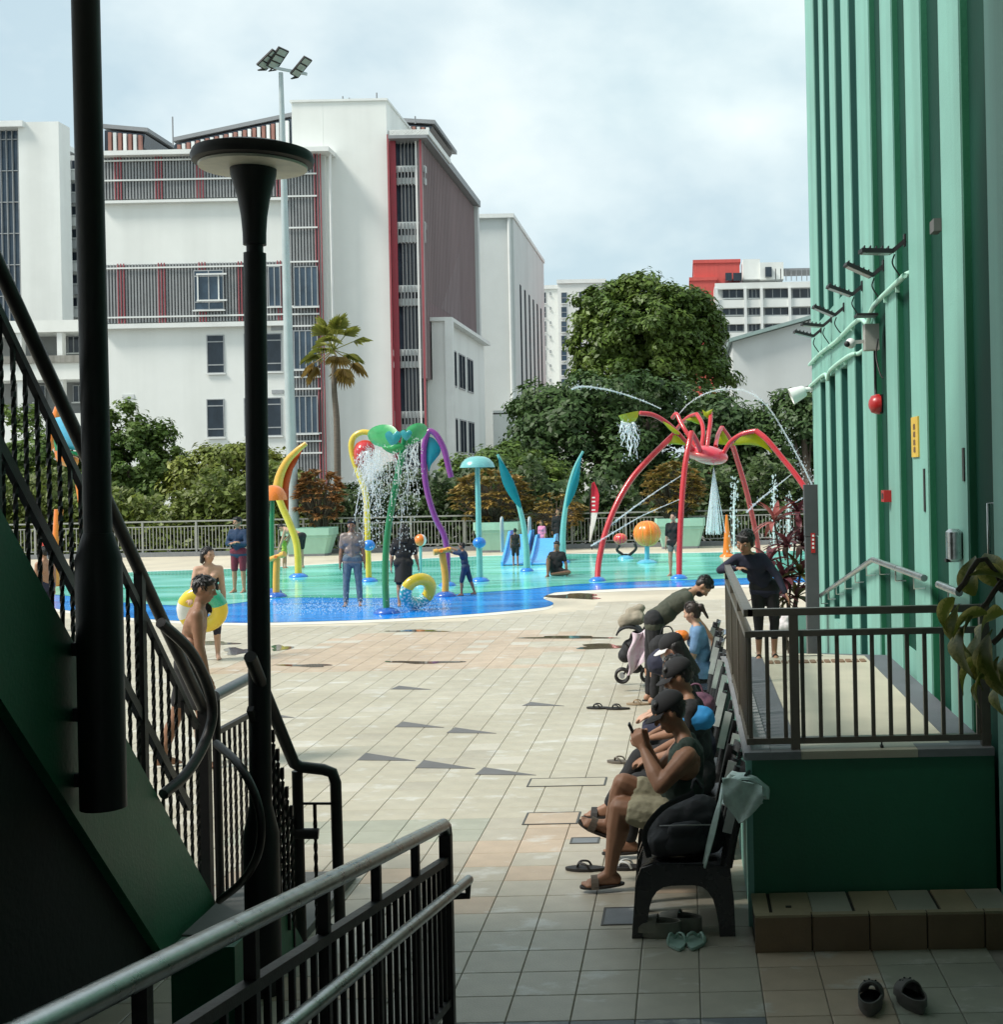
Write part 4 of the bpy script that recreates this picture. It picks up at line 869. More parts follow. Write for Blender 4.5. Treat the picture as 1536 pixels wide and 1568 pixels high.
tree('roadside_tree', 'dark rounded shrub tree between the water curtain and purple loop', 'tree', 600, 52, [(610, 760, 55, 45, 0, 1), (560, 775, 45, 40, 0, 1), (650, 770, 45, 40, 0, 1)], 60, 7000, .5, .12, M_hedge, .15)
tree('roadside_tree', 'mid green shrub tree behind the blue umbrella pole', 'tree', 760, 53, [(760, 715, 62, 28, 0, 1), (800, 740, 55, 50, 0, 1), (700, 745, 45, 40, 0, 1), (845, 760, 50, 45, 0, 1), (770, 700, 30, 18, 0, 1)], 90, 9500, .55, .13, M_fol3, .18)
# hedge line beyond the fence
M_hedge2 = foliage_mat('leaf_hedge_light', (.085, .125, .022), (.17, .21, .04), .35)
for (xl, xr_, n, m, lab) in ((-27.0, -13.2, 24000, M_hedge2, 'yellowish green hedge massed behind the left half of the pool fence'), (-13.2, 8.0, 30000, M_hedge, 'dark green hedge massed behind the right half of the pool fence')):
    hp = NR.rand(n, 3); hx = xl+(xr_-xl)*hp[:, 0]; hh = 2.3+.5*np.sin(hx*.7)+.35*np.sin(hx*2.1+1)+.3*np.sin(hx*5.3); hz = hh*hp[:, 1]**.8; hy = 47.2+2.2*hp[:, 2]
    me = leaf_mesh('hedge', np.stack([hx, hy, hz], 1), np.stack([NR.normal(size=n)*.5, -np.ones(n)*.5+NR.normal(size=n)*.5, np.ones(n)*.6], 1), .15, m)
    o = bpy.data.objects.new('hedge', me); COL.objects.link(o); tag(o, lab, 'hedge', kind='stuff')
# croton bushes: long leaves in rosettes
def croton(lab, u, v, hw, hh, z, n, m, size=.24):
    base = P(u, 725, z); base.z = .7; t = thing('croton_bush', lab, 'shrub', base, 'croton bushes by the fence'); k = z/FPX; c = P(u, v, z); mb = MB(); stems = MB()
    for _ in range(n):
        d = V(NR.normal(size=3)); d.z = d.z*.8+.25; d.normalize(); q = V((c.x+d.x*hw*k, c.y+d.y*hw*k*.8, c.z+d.z*hh*k))*1.0
        q = V((c.x, c.y, c.z))+(q-V((c.x, c.y, c.z)))*(1-.3*rnd.random()**2)
        stems.tube([base+V((rnd.uniform(-.15, .15), rnd.uniform(-.1, .1), -.2)), (base+q)/2+V((0, 0, .1)), q], .012, 4)
        for j in range(9):
            a = 2*math.pi*j/9+rnd.random(); e = (V((math.cos(a), math.sin(a), .25+.5*rnd.random()))+d*.7).normalized(); sd = e.cross(V((0, 0, 1))).normalized(); up = sd.cross(e)
            L_ = size*(.7+.6*rnd.random()); w = L_*.24
            mb.add([q, q+e*L_*.45+sd*w+up*.03, q+e*L_-up*L_*.28, q+e*L_*.45-sd*w+up*.03, q+e*L_*.5+up*.0], [(0, 1, 4), (1, 2, 4), (2, 3, 4), (3, 0, 4)])
    mb.part('foliage', m, t, kind='stuff'); stems.part('stem', M_bark, t)
croton('reddish brown croton bush beside the floodlight mast', 488, 762, 38, 40, 44.6, 150, M_crot)
croton('broad rusty croton bush between purple loop and blue umbrella', 752, 762, 60, 38, 44.6, 210, M_crotg)
croton('round bronze croton bush behind the red spider legs', 1031, 752, 45, 40, 44.2, 190, M_crotg)
croton('low green yellow croton bush left of the red banner', 850, 785, 45, 26, 44.6, 110, M_crotg, .2)
# palm
pb_ = P(516, 738, 56); pb_.z = 0
pt = thing('palm_tree', 'thin fan palm standing before the white stair tower', 'palm tree', pb_)
top = P(511, 545, 56); q = MB(); q.tube(curve([pb_, P(516, 660, 56), P(512, 600, 56), top], 5), [.16-.004*i for i in range(16)], 8); q.part('trunk', mat('palm_bark', (.17, .14, .11), .9, .25, 5, .3, 30, stretch=(1, 1, 6)), pt, 60)
M_palm = foliage_mat('palm_leaf', (.20, .23, .04), (.36, .35, .08), .3, .45, .3)
M_palmd = foliage_mat('palm_leaf_dry', (.28, .19, .05), (.36, .24, .07), .25, .5, .3)
for k in range(19):
    a = k*2.4; el = R_((70, 45, 20, -5, -30, -50)[k % 6]+rnd.uniform(-8, 8)); d = V((math.cos(a)*math.cos(el), math.sin(a)*math.cos(el), math.sin(el)))
    s_ = top+V((0, 0, .25)); L_ = rnd.uniform(.75, 1.05); e = s_+d*L_; mb = MB(); mb.tube([s_, e], .02, 4)
    sd = d.cross(V((0, 0, 1))).normalized(); up = sd.cross(d)
    for j in range(15):
        f = -1.25+2.5*j/14; r = .86*(1-.25*abs(f)/1.25); dd = (d*math.cos(f)+sd*math.sin(f)); w = dd.cross(up).normalized()*.075
        p1 = e+dd*r*.55; p2 = e+dd*r-up*(.10+.12*rnd.random())-V((0, 0, .15*r))
        mb.add([e, p1+w+up*.02, p2, p1-w+up*.02], [(0, 1, 2), (0, 2, 3)])
    mb.part('frond', M_palmd if el < -.35 else M_palm, pt)
# floodlight mast
mc = P(450, 812, 44.4); mc.z = 0
mt = thing('floodlight_mast', 'tall pale grey floodlight mast with three lamp panels on top', 'floodlight', mc)
M_mast = mat('mast_grey', (.42, .47, .48), .45, .08, 2, metal=.2)
tp = P(430, 112, 44.4); q = MB(); q.tube([mc, mc+(tp-mc)*.5, tp], [.20, .145, .075], 14); q.part('pole', M_mast, mt, 60)
q = MB(); q.box(mc+V((0, 0, .15)), (.5, .5, .3)); q.part('base', M_mast, mt)
q = MB(); q.bar(P(397, 100, 44.3), P(470, 114, 44.3), .09, .09); q.part('cross_arm', M_mast, mt)
for (u, v, dx, dz, w) in ((412, 92, .62, .42, .42), (425, 90, .48, .5, .42), (461, 103, .55, .48, .34)):
    a = P(u, v, 44.1); d = V((dx, -.25, dz)).normalized(); s_ = V((.35, .75, -.2)); s_ = (s_-d*s_.dot(d)).normalized(); nrm = d.cross(s_)
    h = MB(); h.bar(a-d*.40, a+d*.40, w, .07, up=nrm); o = h.part('lamp_panel', M_iron, mt)
    for j in range(3):
        g = MB(); c = a+d*(-.26+.26*j); 
        for sg in (-1, 1): g.bar(c-d*.10+nrm*sg*.037, c+d*.10+nrm*sg*.037, w*.8, .012, up=nrm)
        g.part('lens', mat('mast_lens', (.30, .33, .31), .3), o)
    h = MB(); h.tube([a-d*.4+s_*w*.45, a-d*.55, P(u-4, v+12, 44.3)], .03, 6); h.part('yoke', M_iron, mt)
# ================================================================ POOL FEATURES
def paint(name, c, c2=None): return mat(name, c, .28, .08, 3, coat=.4, col2=c2)
K_red = paint('play_red', (.52, .022, .03)); K_coral = paint('play_coral', (.66, .04, .07)); K_yel = paint('play_yellow', (.70, .50, .05)); K_lime = mat('play_lime', (.42, .46, .01), .3, .1, 3, coat=.3, trans=.3)
K_green = paint('play_green', (.005, .20, .075)); K_leaf = mat('play_leaf_green', (.03, .40, .12), .3, .2, 3, coat=.3, col2=(.10, .52, .20), trans=.3); K_teal = paint('play_teal', (.02, .30, .36)); K_sky = paint('play_skyblue', (.10, .42, .60)); K_blue = paint('play_blue', (.015, .19, .62))
K_aqua = paint('play_pale_teal', (.16, .46, .46)); K_tsail = mat('teal_sail', (.0, .26, .34), .35, .15, 2, coat=.3, trans=.35); K_orange = paint('play_orange', (.80, .20, .02)); K_orangey = paint('play_orange_yellow', (.74, .38, .05)); K_purple = paint('play_purple', (.22, .035, .24)); K_osail = mat('orange_sail', (.62, .09, .02), .35, .15, 2, trans=.3)
K_slide = paint('slide_blue', (.07, .38, .80)); K_navy = paint('play_deepblue', (.01, .10, .42))
_P = P
ZS = 1.25
def P(u, v, z): return _P(u, v, z*ZS)
def pxs(l, z0, z1=None):
    n = len(l)-1; z1 = z0 if z1 is None else z1
    return [P(u, v, z0+(z1-z0)*i/n) for i, (u, v) in enumerate(l)]
def ctube(par, name, m, l, z0, r, z1=None, n=10, k=5):
    pts = curve(pxs(l, z0, z1), k); q = MB(); r = tuple(x*1.2 for x in r) if isinstance(r, tuple) else r*1.2
    rr = r if not isinstance(r, tuple) else [r[0]+(r[1]-r[0])*i/(len(pts)-1) for i in range(len(pts))]
    q.tube(pts, rr, n); return q.part(name, m, par, 60)
def plate(par, name, m, l, z, th=.03, bulge=.1, zs=None, sm=3):
    """curved plate from an outline, bowed out of its plane and given thickness"""
    pts = [P(u, v, z+(zs[i] if zs else 0)) for i, (u, v) in enumerate(l)]
    if sm > 1: pts = curve(pts+[pts[0]], sm)[:-1]
    c = sum(pts, V((0, 0, 0)))/len(pts); mb = MB(); n = len(pts); top = []; bot = []
    for f in (1, .72, .4): top.append([c+(p-c)*f+V((0, -bulge*(1-f*f), 0)) for p in pts]); bot.append([c+(p-c)*f+V((0, th-bulge*(1-f*f), 0)) for p in pts])
    rings = top[::-1]+bot; mb.loft(rings); return mb.part(name, m, par, 50)
def foot(par, u, v, z, r=.16, m=K_blue):
    r *= 1.2; g = P(u, v, z); q = MB(); q.lathe([(r, 0.005), (r, .03), (r*.75, .08), (r*.4, .11), (.01, .115)], (g.x, z*ZS, .0), 18); return q.part('base', m, par, 50)
def feat(name, lab, cat, u, v, z, group=None):
    g = P(u, v, z); return thing(name, lab, cat, (g.x, z*ZS, 0), group)
def dome(par, name, m, u, v, z, r, h, n=24, scal=0):
    r *= 1.25; h *= 1.25; c = P(u, v, z); q = MB(); rings = []
    for rr, hh in ((1, 0), (.98, .12), (.9, .42), (.7, .75), (.42, .94), (.05, 1), (.05, .97), (.4, .9), (.66, .70), (.86, .38), (.94, .10), (.955, 0)):
        rings.append([(c.x+r*rr*(1+scal*math.cos(8*2*math.pi*k/n))*math.cos(2*math.pi*k/n), z*ZS+r*rr*math.sin(2*math.pi*k/n), c.z+h*hh) for k in range(n)])
    q.loft(rings); return q.part(name, m, par, 50)
# leaf fountain
t = feat('leaf_fountain', 'green leaf fountain with teal hearts pouring water, curved pole', 'water fountain', 592, 940, 19.5)
foot(t, 592, 940, 19.5, .2, K_navy)
ctube(t, 'pole', K_green, [(592, 938), (590, 885), (592, 830), (599, 780), (609, 728), (617, 690), (620, 668), (617, 659)], 19.5, (.052, .05), n=14)
plate(t, 'leaf', K_leaf, [(611, 664), (602, 653), (586, 650), (570, 655), (563, 664), (567, 676), (580, 684), (596, 683), (608, 674)], 19.5, .03, .09, [0, .1, .2, .35, .5, .45, .3, .1, 0])
plate(t, 'leaf', K_leaf, [(618, 668), (624, 655), (638, 648), (650, 650), (654, 658), (648, 670), (636, 678), (622, 682)], 19.55, .03, .09, [0, .1, .2, .3, .35, .3, .1, 0])
plate(t, 'leaf', K_leaf, [(608, 676), (618, 682), (614, 690), (602, 695), (590, 690), (585, 684), (596, 682)], 19.35, .03, .06)
for (u, v, s) in ((602, 671, 13), (622, 666, 9)):
    plate(t, 'heart', K_teal, [(u, v-s*.45), (u+s*.45, v-s*.85), (u+s*.95, v-s*.5), (u+s*.75, v+s*.2), (u, v+s), (u-s*.75, v+s*.2), (u-s*.95, v-s*.5), (u-s*.45, v-s*.85)], 19.32, .025, .02, sm=2)
t = feat('loop_sprayer', 'yellow looped pole holding a red leaf scoop behind the leaf fountain', 'water sprayer', 563, 890, 25.6)
foot(t, 565, 891, 25.6, .18)
ctube(t, 'pole', K_yel, [(565, 889), (563, 830), (562, 790), (560, 757), (548, 722), (540, 698), (538, 680), (543, 668), (555, 662), (568, 664), (575, 672)], 25.6, .06)
plate(t, 'scoop', K_red, [(541, 690), (546, 679), (556, 674), (567, 676), (573, 686), (570, 700), (562, 712), (551, 717), (543, 710)], 25.5, .04, .25)
q = MB(); c = P(565, 835, 25.4); q.sph(c, (.15, .15, .135), 16, 10); q.part('spray_ball', K_blue, t, 60)
t = feat('loop_sprayer', 'purple curved pole with a teal fin right of the leaf fountain', 'water sprayer', 685, 897, 24.2)
foot(t, 685, 897, 24.2, .17)
ctube(t, 'pole', K_purple, [(685, 896), (685, 850), (680, 820), (667, 794), (656, 760), (650, 725), (649, 690), (653, 669), (658, 660), (669, 667), (680, 688), (686, 712), (691, 731)], 24.2, .058)
plate(t, 'fin', K_tsail, [(656, 668), (665, 672), (673, 684), (674, 693), (667, 703), (660, 712), (656, 722), (653, 700)], 24.2, .03, .04)
t = feat('umbrella_sprayer', 'pale teal umbrella sprayer on a straight pole with a blue ball', 'water sprayer', 735, 889, 25.1)
foot(t, 735, 890, 25.1, .19); ctube(t, 'pole', K_aqua, [(735, 888), (733, 800), (731, 712)], 25.1, (.065, .05)); dome(t, 'canopy', K_aqua, 731, 716, 25.1, .33, .22, 32, .03)
q = MB(); c = P(734, 831, 24.98); q.sph(c, (.16, .16, .135), 16, 10); q.part('spray_ball', K_blue, t, 60)
t = feat('leaf_stalk', 'pale teal leaf stalk leaning left beside the blue slide', 'water sprayer', 807, 876, 27.5, 'teal leaf stalks')
foot(t, 807, 876, 27.5, .15); ctube(t, 'stalk', K_aqua, [(807, 875), (806, 840), (801, 800), (791, 763), (777, 726), (762, 696)], 27.5, (.08, .03))
plate(t, 'leaf', K_tsail, [(763, 699), (766, 725), (772, 745), (784, 765), (797, 778), (797, 768), (787, 738), (774, 714)], 27.45, .03, .05)
t = feat('leaf_stalk', 'pale teal leaf stalk leaning right behind the seated pool visitor', 'water sprayer', 863, 861, 30.0, 'teal leaf stalks')
foot(t, 863, 861, 30.0, .16); ctube(t, 'stalk', K_aqua, [(862, 860), (862, 820), (865, 785), (872, 745), (881, 715), (893, 691)], 30.0, (.085, .03))
plate(t, 'leaf', K_tsail, [(892, 693), (889, 712), (887, 735), (880, 757), (868, 778), (868, 764), (874, 740), (883, 714)], 29.95, .03, .05)
t = feat('flame_stalk', 'yellow bent stalk with an orange sail beside the orange mushroom', 'water sprayer', 458, 882, 27.2)
foot(t, 457, 883, 27.2, .2, K_blue); ctube(t, 'stalk', K_yel, [(457, 881), (456, 850), (453, 828), (444, 803), (433, 778), (425, 758)], 27.2, .075)
ctube(t, 'flame', K_orangey, [(424, 752), (429, 728), (440, 706), (455, 690), (469, 679)], 27.2, (.11, .05), n=12)
plate(t, 'sail', K_osail, [(464, 686), (453, 702), (447, 722), (441, 752), (441, 788), (433, 772), (429, 750), (435, 722), (448, 700)], 27.3, .04, .06)
t = feat('mushroom_sprayer', 'orange mushroom sprayer on a green pole beside the lamp post', 'water sprayer', 417, 905, 23.5)
foot(t, 417, 906, 23.5, .17, K_navy); ctube(t, 'pole', K_green, [(417, 905), (416, 830), (417, 762)], 23.5, .045); dome(t, 'cap', K_orange, 418, 766, 23.5, .25, .27, 32, .02)
def cannon(lab, u, v, z, ub, vb, u2, v2):
    t = feat('water_cannon', lab, 'water cannon', u, v, z, 'orange water cannons'); foot(t, u, v, z, .19, K_navy)
    ctube(t, 'post', K_orangey, [(u, v-1), (u, v-28), ((ub+u2)/2, (vb+v2)/2+2)], z, .062)
    a, b_ = P(ub, vb, z), P(u2, v2, z-.12); q = MB(); q.tube([a, a+(b_-a)*.75, a+(b_-a)*.78, b_], [.055, .05, .07, .065], 12); q.part('barrel', K_orangey, t, 40)
    d = (b_-a).normalized(); q = MB(); c = a+(b_-a)*.5; q.tube([c+V((0, .09, 0)), c-V((0, .09, 0))], .035, 10); q.part('pivot', K_orange, t, 40)
    q = MB(); q.tube([a+V((0, -.02, .0)), a+V((-.05, -.09, .02)), a+V((-.05, .09, .02))], .015, 8); q.part('handle', K_orange, t, 60); return t
cannon('orange water cannon behind the lamp post under the mushroom sprayer', 423, 914, 22.6, 412, 857, 436, 848)
cannon('orange water cannon aimed by the small boy in dark blue', 682, 911, 22.1, 690, 841, 664, 846)
t = feat('spray_ball_post', 'orange and white spray ball on a thin post beside the woman in black', 'water sprayer', 644, 893, 24.6)
foot(t, 644, 894, 24.6, .14); ctube(t, 'pole', K_aqua, [(644, 893), (644, 834)], 24.6, .03)
q = MB(); c = P(644, 827, 24.6); rings = []
for sgi in range(8):
    mbs = MB()
    vs = []; fs = []
    for i in range(7):
        th = -math.pi/2+math.pi*i/6
        for j in range(4): a = 2*math.pi*(sgi+j/3)/8; vs.append((c.x+.145*math.cos(th)*math.cos(a), c.y+.145*math.cos(th)*math.sin(a), c.z+.145*math.sin(th)))
    for i in range(6):
        for j in range(3): fs.append((i*4+j, i*4+j+1, i*4+4+j+1, i*4+4+j))
    q.add(vs, fs, 1 if sgi % 4 == 3 else 0)
q.part('ball', [K_orange, M_whitetrim], t, 60)
# slide
zs_ = 29.5; k = zs_/FPX; c = P(806, 862, zs_)
zy = zs_*ZS
t = thing('pool_slide', 'light blue double pool slide near the back fence', 'slide', (c.x, zy, 0))
for (u0, u1, vt) in ((769, 806, 822), (812, 845, 828)):
    a, b_ = P(u0, 862, zs_).x, P(u1, 862, zs_).x; h = EYE-(vt-VV-6)*(zs_+1)/FPX*1.0; h = max(.6, P(u0, vt, zs_+1).z)
    q = MB(); g = []
    for i in range(9):
        f = i/8; z = .04+h*(f*f*.45+f*.55); g.append([(a+.06+(b_-a-.12)*j/2, zy-.2+1.6*f, z) for j in range(3)])
    q.sheet(g, .04); q.part('chute', K_slide, t, 60)
    for x in (a, b_-.06): q = MB(); q.prism([(x, zy-.25, 0), (x, zy-.25, .12), (x, zy+.5, h*.42+.14), (x, zy+1.4, h+.16), (x, zy+2.1, h+.16), (x, zy+2.1, 0)], (.06, 0, 0)); q.part('side_rail', K_slide, t)
    q = MB(); q.bx(a+.06, b_-.06, zy+1.4, zy+2.1, h-.04, h+.03); q.part('top_deck', K_slide, t)
for u in (771, 813): 
    p = P(u, 800, zs_+1.6); h = P(u, 792, zs_+1.6).z; q = MB(); q.tube(curve([(p.x, zy+1.5, .3), (p.x, zy+1.5, h-.15), (p.x, zy+1.65, h), (p.x, zy+1.8, h-.15), (p.x, zy+1.8, .3)], 4), .035, 8); q.part('grab_rail', M_mast, t, 60)
# pumpkins
def pumpkin(par, u, v, z, r, m, sq=.93):
    r *= 1.25; c = P(u, v, z); n = 40; q = MB(); rings = []
    for i in range(13):
        th = -math.pi/2+math.pi*i/12; rings.append([(c.x+r*math.cos(th)*(1-.10*abs(math.cos(5*a))**.5*0+.07*(abs(math.sin(5*a))-.6))*math.cos(a), c.y+r*math.cos(th)*(1+.07*(abs(math.sin(5*a))-.6))*math.sin(a), c.z+r*sq*math.sin(th)) for a in (2*math.pi*k/n for k in range(n))])
    q.loft(rings); o = q.part('pumpkin', m, par, 60); q = MB()
    for k in range(10):
        a = 2*math.pi*k/10; q2 = MB(); q2.tube([(c.x+r*1.012*math.cos(th)*(.958)*math.cos(a), c.y+r*1.012*math.cos(th)*.958*math.sin(a), c.z+r*sq*1.0*math.sin(th)) for th in [-1.2+2.4*i/8 for i in range(9)]], r*.035, 5); q2.part('rib_stripe', K_orangey, o, 60)
    return o
t = feat('pumpkin_sprayer', 'big orange pumpkin on a blue post', 'water sprayer', 991, 862, 29.4); foot(t, 991, 862, 29.4, .24, K_sky); ctube(t, 'post', K_sky, [(991, 861), (991, 836)], 29.4, .06); pumpkin(t, 991, 817, 29.4, .315, K_orange)
t = feat('pumpkin_sprayer', 'small red orange pumpkin on a curved fork left of the big pumpkin', 'water sprayer', 958, 854, 31.0); foot(t, 958, 855, 31.0, .2, K_sky)
ctube(t, 'fork', M_iron, [(949, 835), (945, 842), (952, 848), (958, 852), (966, 848), (974, 840), (972, 832)], 31.0, .035); ctube(t, 'post', M_iron, [(958, 853), (958, 848)], 31.0, .05); pumpkin(t, 950, 825, 31.0, .165, K_coral, .8)
t = feat('orange_post', 'tapered orange spray post behind the leaning boy', 'water sprayer', 1114, 846, 31.0); q = MB(); c = P(1114, 846, 31.0); h = P(1114, 788, 31).z; q.lathe([(.14, 0), (.13, .2), (.08, h*.6), (.03, h)], (c.x, 31*ZS, 0), 14); q.part('cone', K_orange, t, 60); foot(t, 1114, 846, 31, .2, K_orange)
# feather banner
t = feat('feather_banner', 'red feather banner with white lower tip by the fence', 'banner', 908, 842, 35.2)
g = []
for i in range(11):
    f = i/10; v = 740+90*f; w = 12*(min(1, (f+.05)*5)*(1-max(0, f-.45)/.56)**.8)+.4; u0 = 903+(.25-f*.2)*6*(1-f)+(1-f)**2*2; g.append([P(u0+w*j/3, v-(2.5*j/3 if i == 0 else 0), 35.2+.05*math.sin(3*f+j)) for j in range(4)])
q = MB(); q.sheet(g[:6], .012); q.part('red_flag', mat('banner_red', (.60, .02, .05), .6, .1, 3, trans=.25), t, 60)
q = MB(); q.sheet(g[5:], .010); q.part('white_tip', mat('banner_white', (.72, .72, .70), .6, .05, 3, trans=.25), t, 60)
q = MB(); q.tube([P(907, 845, 35.23), P(904, 800, 35.23), P(903, 755, 35.23), P(907, 741, 35.23)], .018, 6); q.part('pole', M_iron, t, 60)
for k, v in enumerate((762, 768, 774, 781)): q = MB(); c = P(909, v, 35.13); q.box(c, (.10+.02*(k % 2), .006, .05)); q.part('lettering', M_whitetrim, t)
# spider
t = feat('spider_frame', 'giant red spider water frame with yellow green webs between its legs', 'water play structure', 1060, 890, 26.0)
q = MB(); c = P(1085, 697, 26.2); Mx = Matrix.Rotation(R_(11), 3, 'Y'); q.sph(c, (.50, .54, .235), 24, 14, M=Mx); q.part('body', K_coral, t, 60)
q = MB(); q.sph(c+V((-.07, -.02, -.035)), (.50, .53, .15), 24, 10, M=Mx); q.part('belly', paint('belly_pink', (.70, .14, .13)), t, 60)
LEGS = [([(915, 892), (917, 862), (926, 820), (943, 775), (966, 735), (992, 705), (1016, 681), (1034, 664)], 24.6, 25.8, .06, 1), ([(1034, 664), (1042, 674), (1054, 683), (1062, 690)], 25.8, 26.1, .05, 0),
        ([(1040, 892), (1041, 835), (1044, 770), (1049, 715), (1055, 680), (1059, 662)], 24.8, 25.6, .06, 1), ([(1059, 662), (1065, 672), (1071, 686), (1074, 696)], 25.6, 25.9, .05, 0),
        ([(1107, 696), (1118, 678), (1132, 667), (1146, 662), (1158, 660)], 26.1, 25.8, .05, 0), ([(1158, 660), (1175, 674), (1200, 704), (1220, 729), (1238, 756), (1255, 790), (1266, 835), (1270, 880)], 25.8, 25.0, .06, 1),
        ([(1096, 684), (1099, 668), (1105, 655)], 26.6, 27.5, .048, 0), ([(1105, 655), (1120, 678), (1130, 708), (1142, 748), (1152, 790), (1160, 830), (1163, 868)], 27.5, 28.6, .058, 1),
        ([(1074, 686), (1077, 665), (1075, 648), (1067, 634)], 26.6, 27.4, .048, 0), ([(1067, 634), (1056, 638), (1046, 646), (1036, 658)], 27.4, 28.2, .045, 0),
        ([(1083, 683), (1086, 660), (1088, 645), (1088, 632)], 26.6, 27.2, .048, 0),
        ([(1064, 690), (1050, 677), (1035, 660), (1016, 644), (998, 635), (980, 633)], 26.0, 25.4, .05, 0), ([(1066, 684), (1050, 660), (1042, 646), (1036, 634), (1030, 640)], 26.3, 26.9, .046, 0)]
for l, z0, z1, r, big in LEGS: ctube(t, 'leg', K_red, l, z0, r, z1)
for (u, v, z) in ((915, 892, 24.6), (1040, 892, 24.8), (1163, 868, 28.6), (1270, 880, 25.0)): foot(t, u, v+1, z, .17)
for l, z in (([(1008, 684), (1020, 674), (1034, 666), (1047, 677), (1051, 682), (1030, 680)], 25.7), ([(1121, 682), (1133, 670), (1147, 664), (1158, 663), (1168, 672), (1183, 694), (1168, 685), (1147, 681)], 25.9), ([(1012, 643), (1028, 652), (1042, 664), (1034, 665), (1024, 657)], 25.6), ([(1049, 643), (1066, 637), (1072, 650), (1060, 646)], 27.6), ([(1100, 680), (1103, 664), (1107, 660), (1117, 676), (1118, 682)], 27.3)):
    plate(t, 'web', K_lime, l, z, .025, .03, sm=2)
c = P(964, 640, 25.3); q = MB(); Mx = Matrix.Rotation(R_(-12), 3, 'Y'); q.lathe([(.03, -.125), (.13, -.11), (.21, -.025), (.256, .11), (.23, .11), (.19, -.01), (.03, -.08)], c+V((0, 0, -.0)), 20, M=Mx); q.part('bucket', K_lime, t, 50)
plate(t, 'flower', K_lime, [(1075, 627), (1081, 631), (1092, 626), (1089, 634), (1085, 641), (1078, 637)], 27.1, .02, .04, sm=1)
# tall fish totem behind the stair balusters
t = feat('fish_totem', 'colourful orange, blue and green play totem seen through the stair balusters', 'water play structure', 98, 880, 28.0)
foot(t, 100, 884, 28, .25); ctube(t, 'pole', K_orange, [(84, 908), (86, 850), (90, 780)], 26, .09); ctube(t, 'pole', K_orange, [(128, 880), (128, 800), (120, 740)], 28.4, .07)
plate(t, 'blue_panel', K_sky, [(84, 640), (104, 636), (124, 672), (122, 690), (100, 688), (84, 668)], 28, .08, .15, sm=1)
plate(t, 'green_panel', K_green, [(82, 672), (100, 690), (126, 692), (126, 700), (108, 696), (84, 690)], 27.95, .08, .15, sm=1)
plate(t, 'orange_crest', K_orange, [(84, 622), (94, 608), (100, 612), (92, 620), (90, 640), (78, 690), (72, 660)], 28.1, .08, .1)
plate(t, 'orange_base', K_orange, [(82, 684), (104, 696), (118, 702), (112, 716), (88, 708)], 28.0, .1, .15)
# ================================================================ WATER
M_w1 = water_mat('falling_water', .5); M_w2 = water_mat('thin_spray', .38); M_mist = water_mat('mist_drops', .5)
def drops(mb, p, r): mb.add([p+V((0, 0, r*1.7)), p+V((r, 0, 0)), p+V((-r*.5, r*.8, 0)), p+V((-r*.5, -r*.8, 0)), p-V((0, 0, r*1.2))], [(0, 1, 2), (0, 2, 3), (0, 3, 1), (4, 2, 1), (4, 3, 2), (4, 1, 3)])
def fall(lab, tops, z, vend, n, r=.014, spread=.25, nd=600, m=M_w1, dz=.3, vx=0.0):
    """broken strands and drops falling from an edge (list of pixels) to vend"""
    mb = MB(); P0 = []
    for i in range(n):
        f = rnd.random()*(len(tops)-1); j = int(f); g = f-j; u = tops[j][0]+(tops[j+1][0]-tops[j][0])*g; v = tops[j][1]+(tops[j+1][1]-tops[j][1])*g
        s_ = P(u, v, z+rnd.uniform(-dz, dz)); ve = vend[0]+(vend[1]-vend[0])*rnd.random(); k = z*ZS/FPX; hgt = (ve-v)*k; nseg = 9; pts = []; sx = rnd.gauss(0, spread)*.35+vx*(u-tops[0][0]-(tops[-1][0]-tops[0][0])/2)*k; ph = rnd.uniform(0, 6)
        for q in range(nseg+1):
            tt = q/nseg; pts.append(s_+V((sx*tt+.03*math.sin(ph+6*tt)*tt**.5, rnd.gauss(0, .02), -hgt*tt*(.35+.65*tt))))
        wa, wb = rnd.uniform(.02, .07), rnd.uniform(5, 16)
        for q in range(nseg+1): pts[q] = pts[q]+V((wa*math.sin(wb*q/nseg+ph)*(q/nseg)**.5, 0, 0))
        pts = curve(pts, 2); nseg = len(pts)-1
        a = 0 if rnd.random() < .45 else rnd.randint(0, 12); b_ = min(nseg+1, a+rnd.randint(4, 14))
        if b_-a > 2: mb.tube(pts[a:b_], [r*(.5+.8*rnd.random())*(1-.6*i_/(b_-a)) for i_ in range(b_-a)], 5)
        P0.append(pts)
    for i in range(nd):
        pts = rnd.choice(P0); p = rnd.choice(pts[2:])+V((rnd.gauss(0, .05), rnd.gauss(0, .05), rnd.gauss(0, .08))); drops(mb, p, rnd.uniform(.006, .016))
    return mb.solo('falling_water', m, lab, 'water', kind='stuff', smooth=True)
fall('water pouring in ropes from the green leaf fountain', [(552, 694), (570, 688), (590, 692), (606, 692)], 19.45, (740, 850), 30, .011, .35, 1100, dz=.25, vx=.35)
fall('thin water ropes falling left of the leaf fountain onto the bathers', [(558, 692), (575, 690)], 19.6, (750, 860), 16, .010, .3, 900, vx=.9)
fall('water ropes falling right of the green leaf fountain pole', [(620, 682), (630, 680), (640, 676)], 19.5, (730, 860), 12, .011, .25, 520, vx=.25)
fall('sheet of water dropping from the lime spider bucket', [(950, 645), (962, 648), (976, 646)], 25.2, (662, 712), 46, .022, .1, 260, dz=.12)
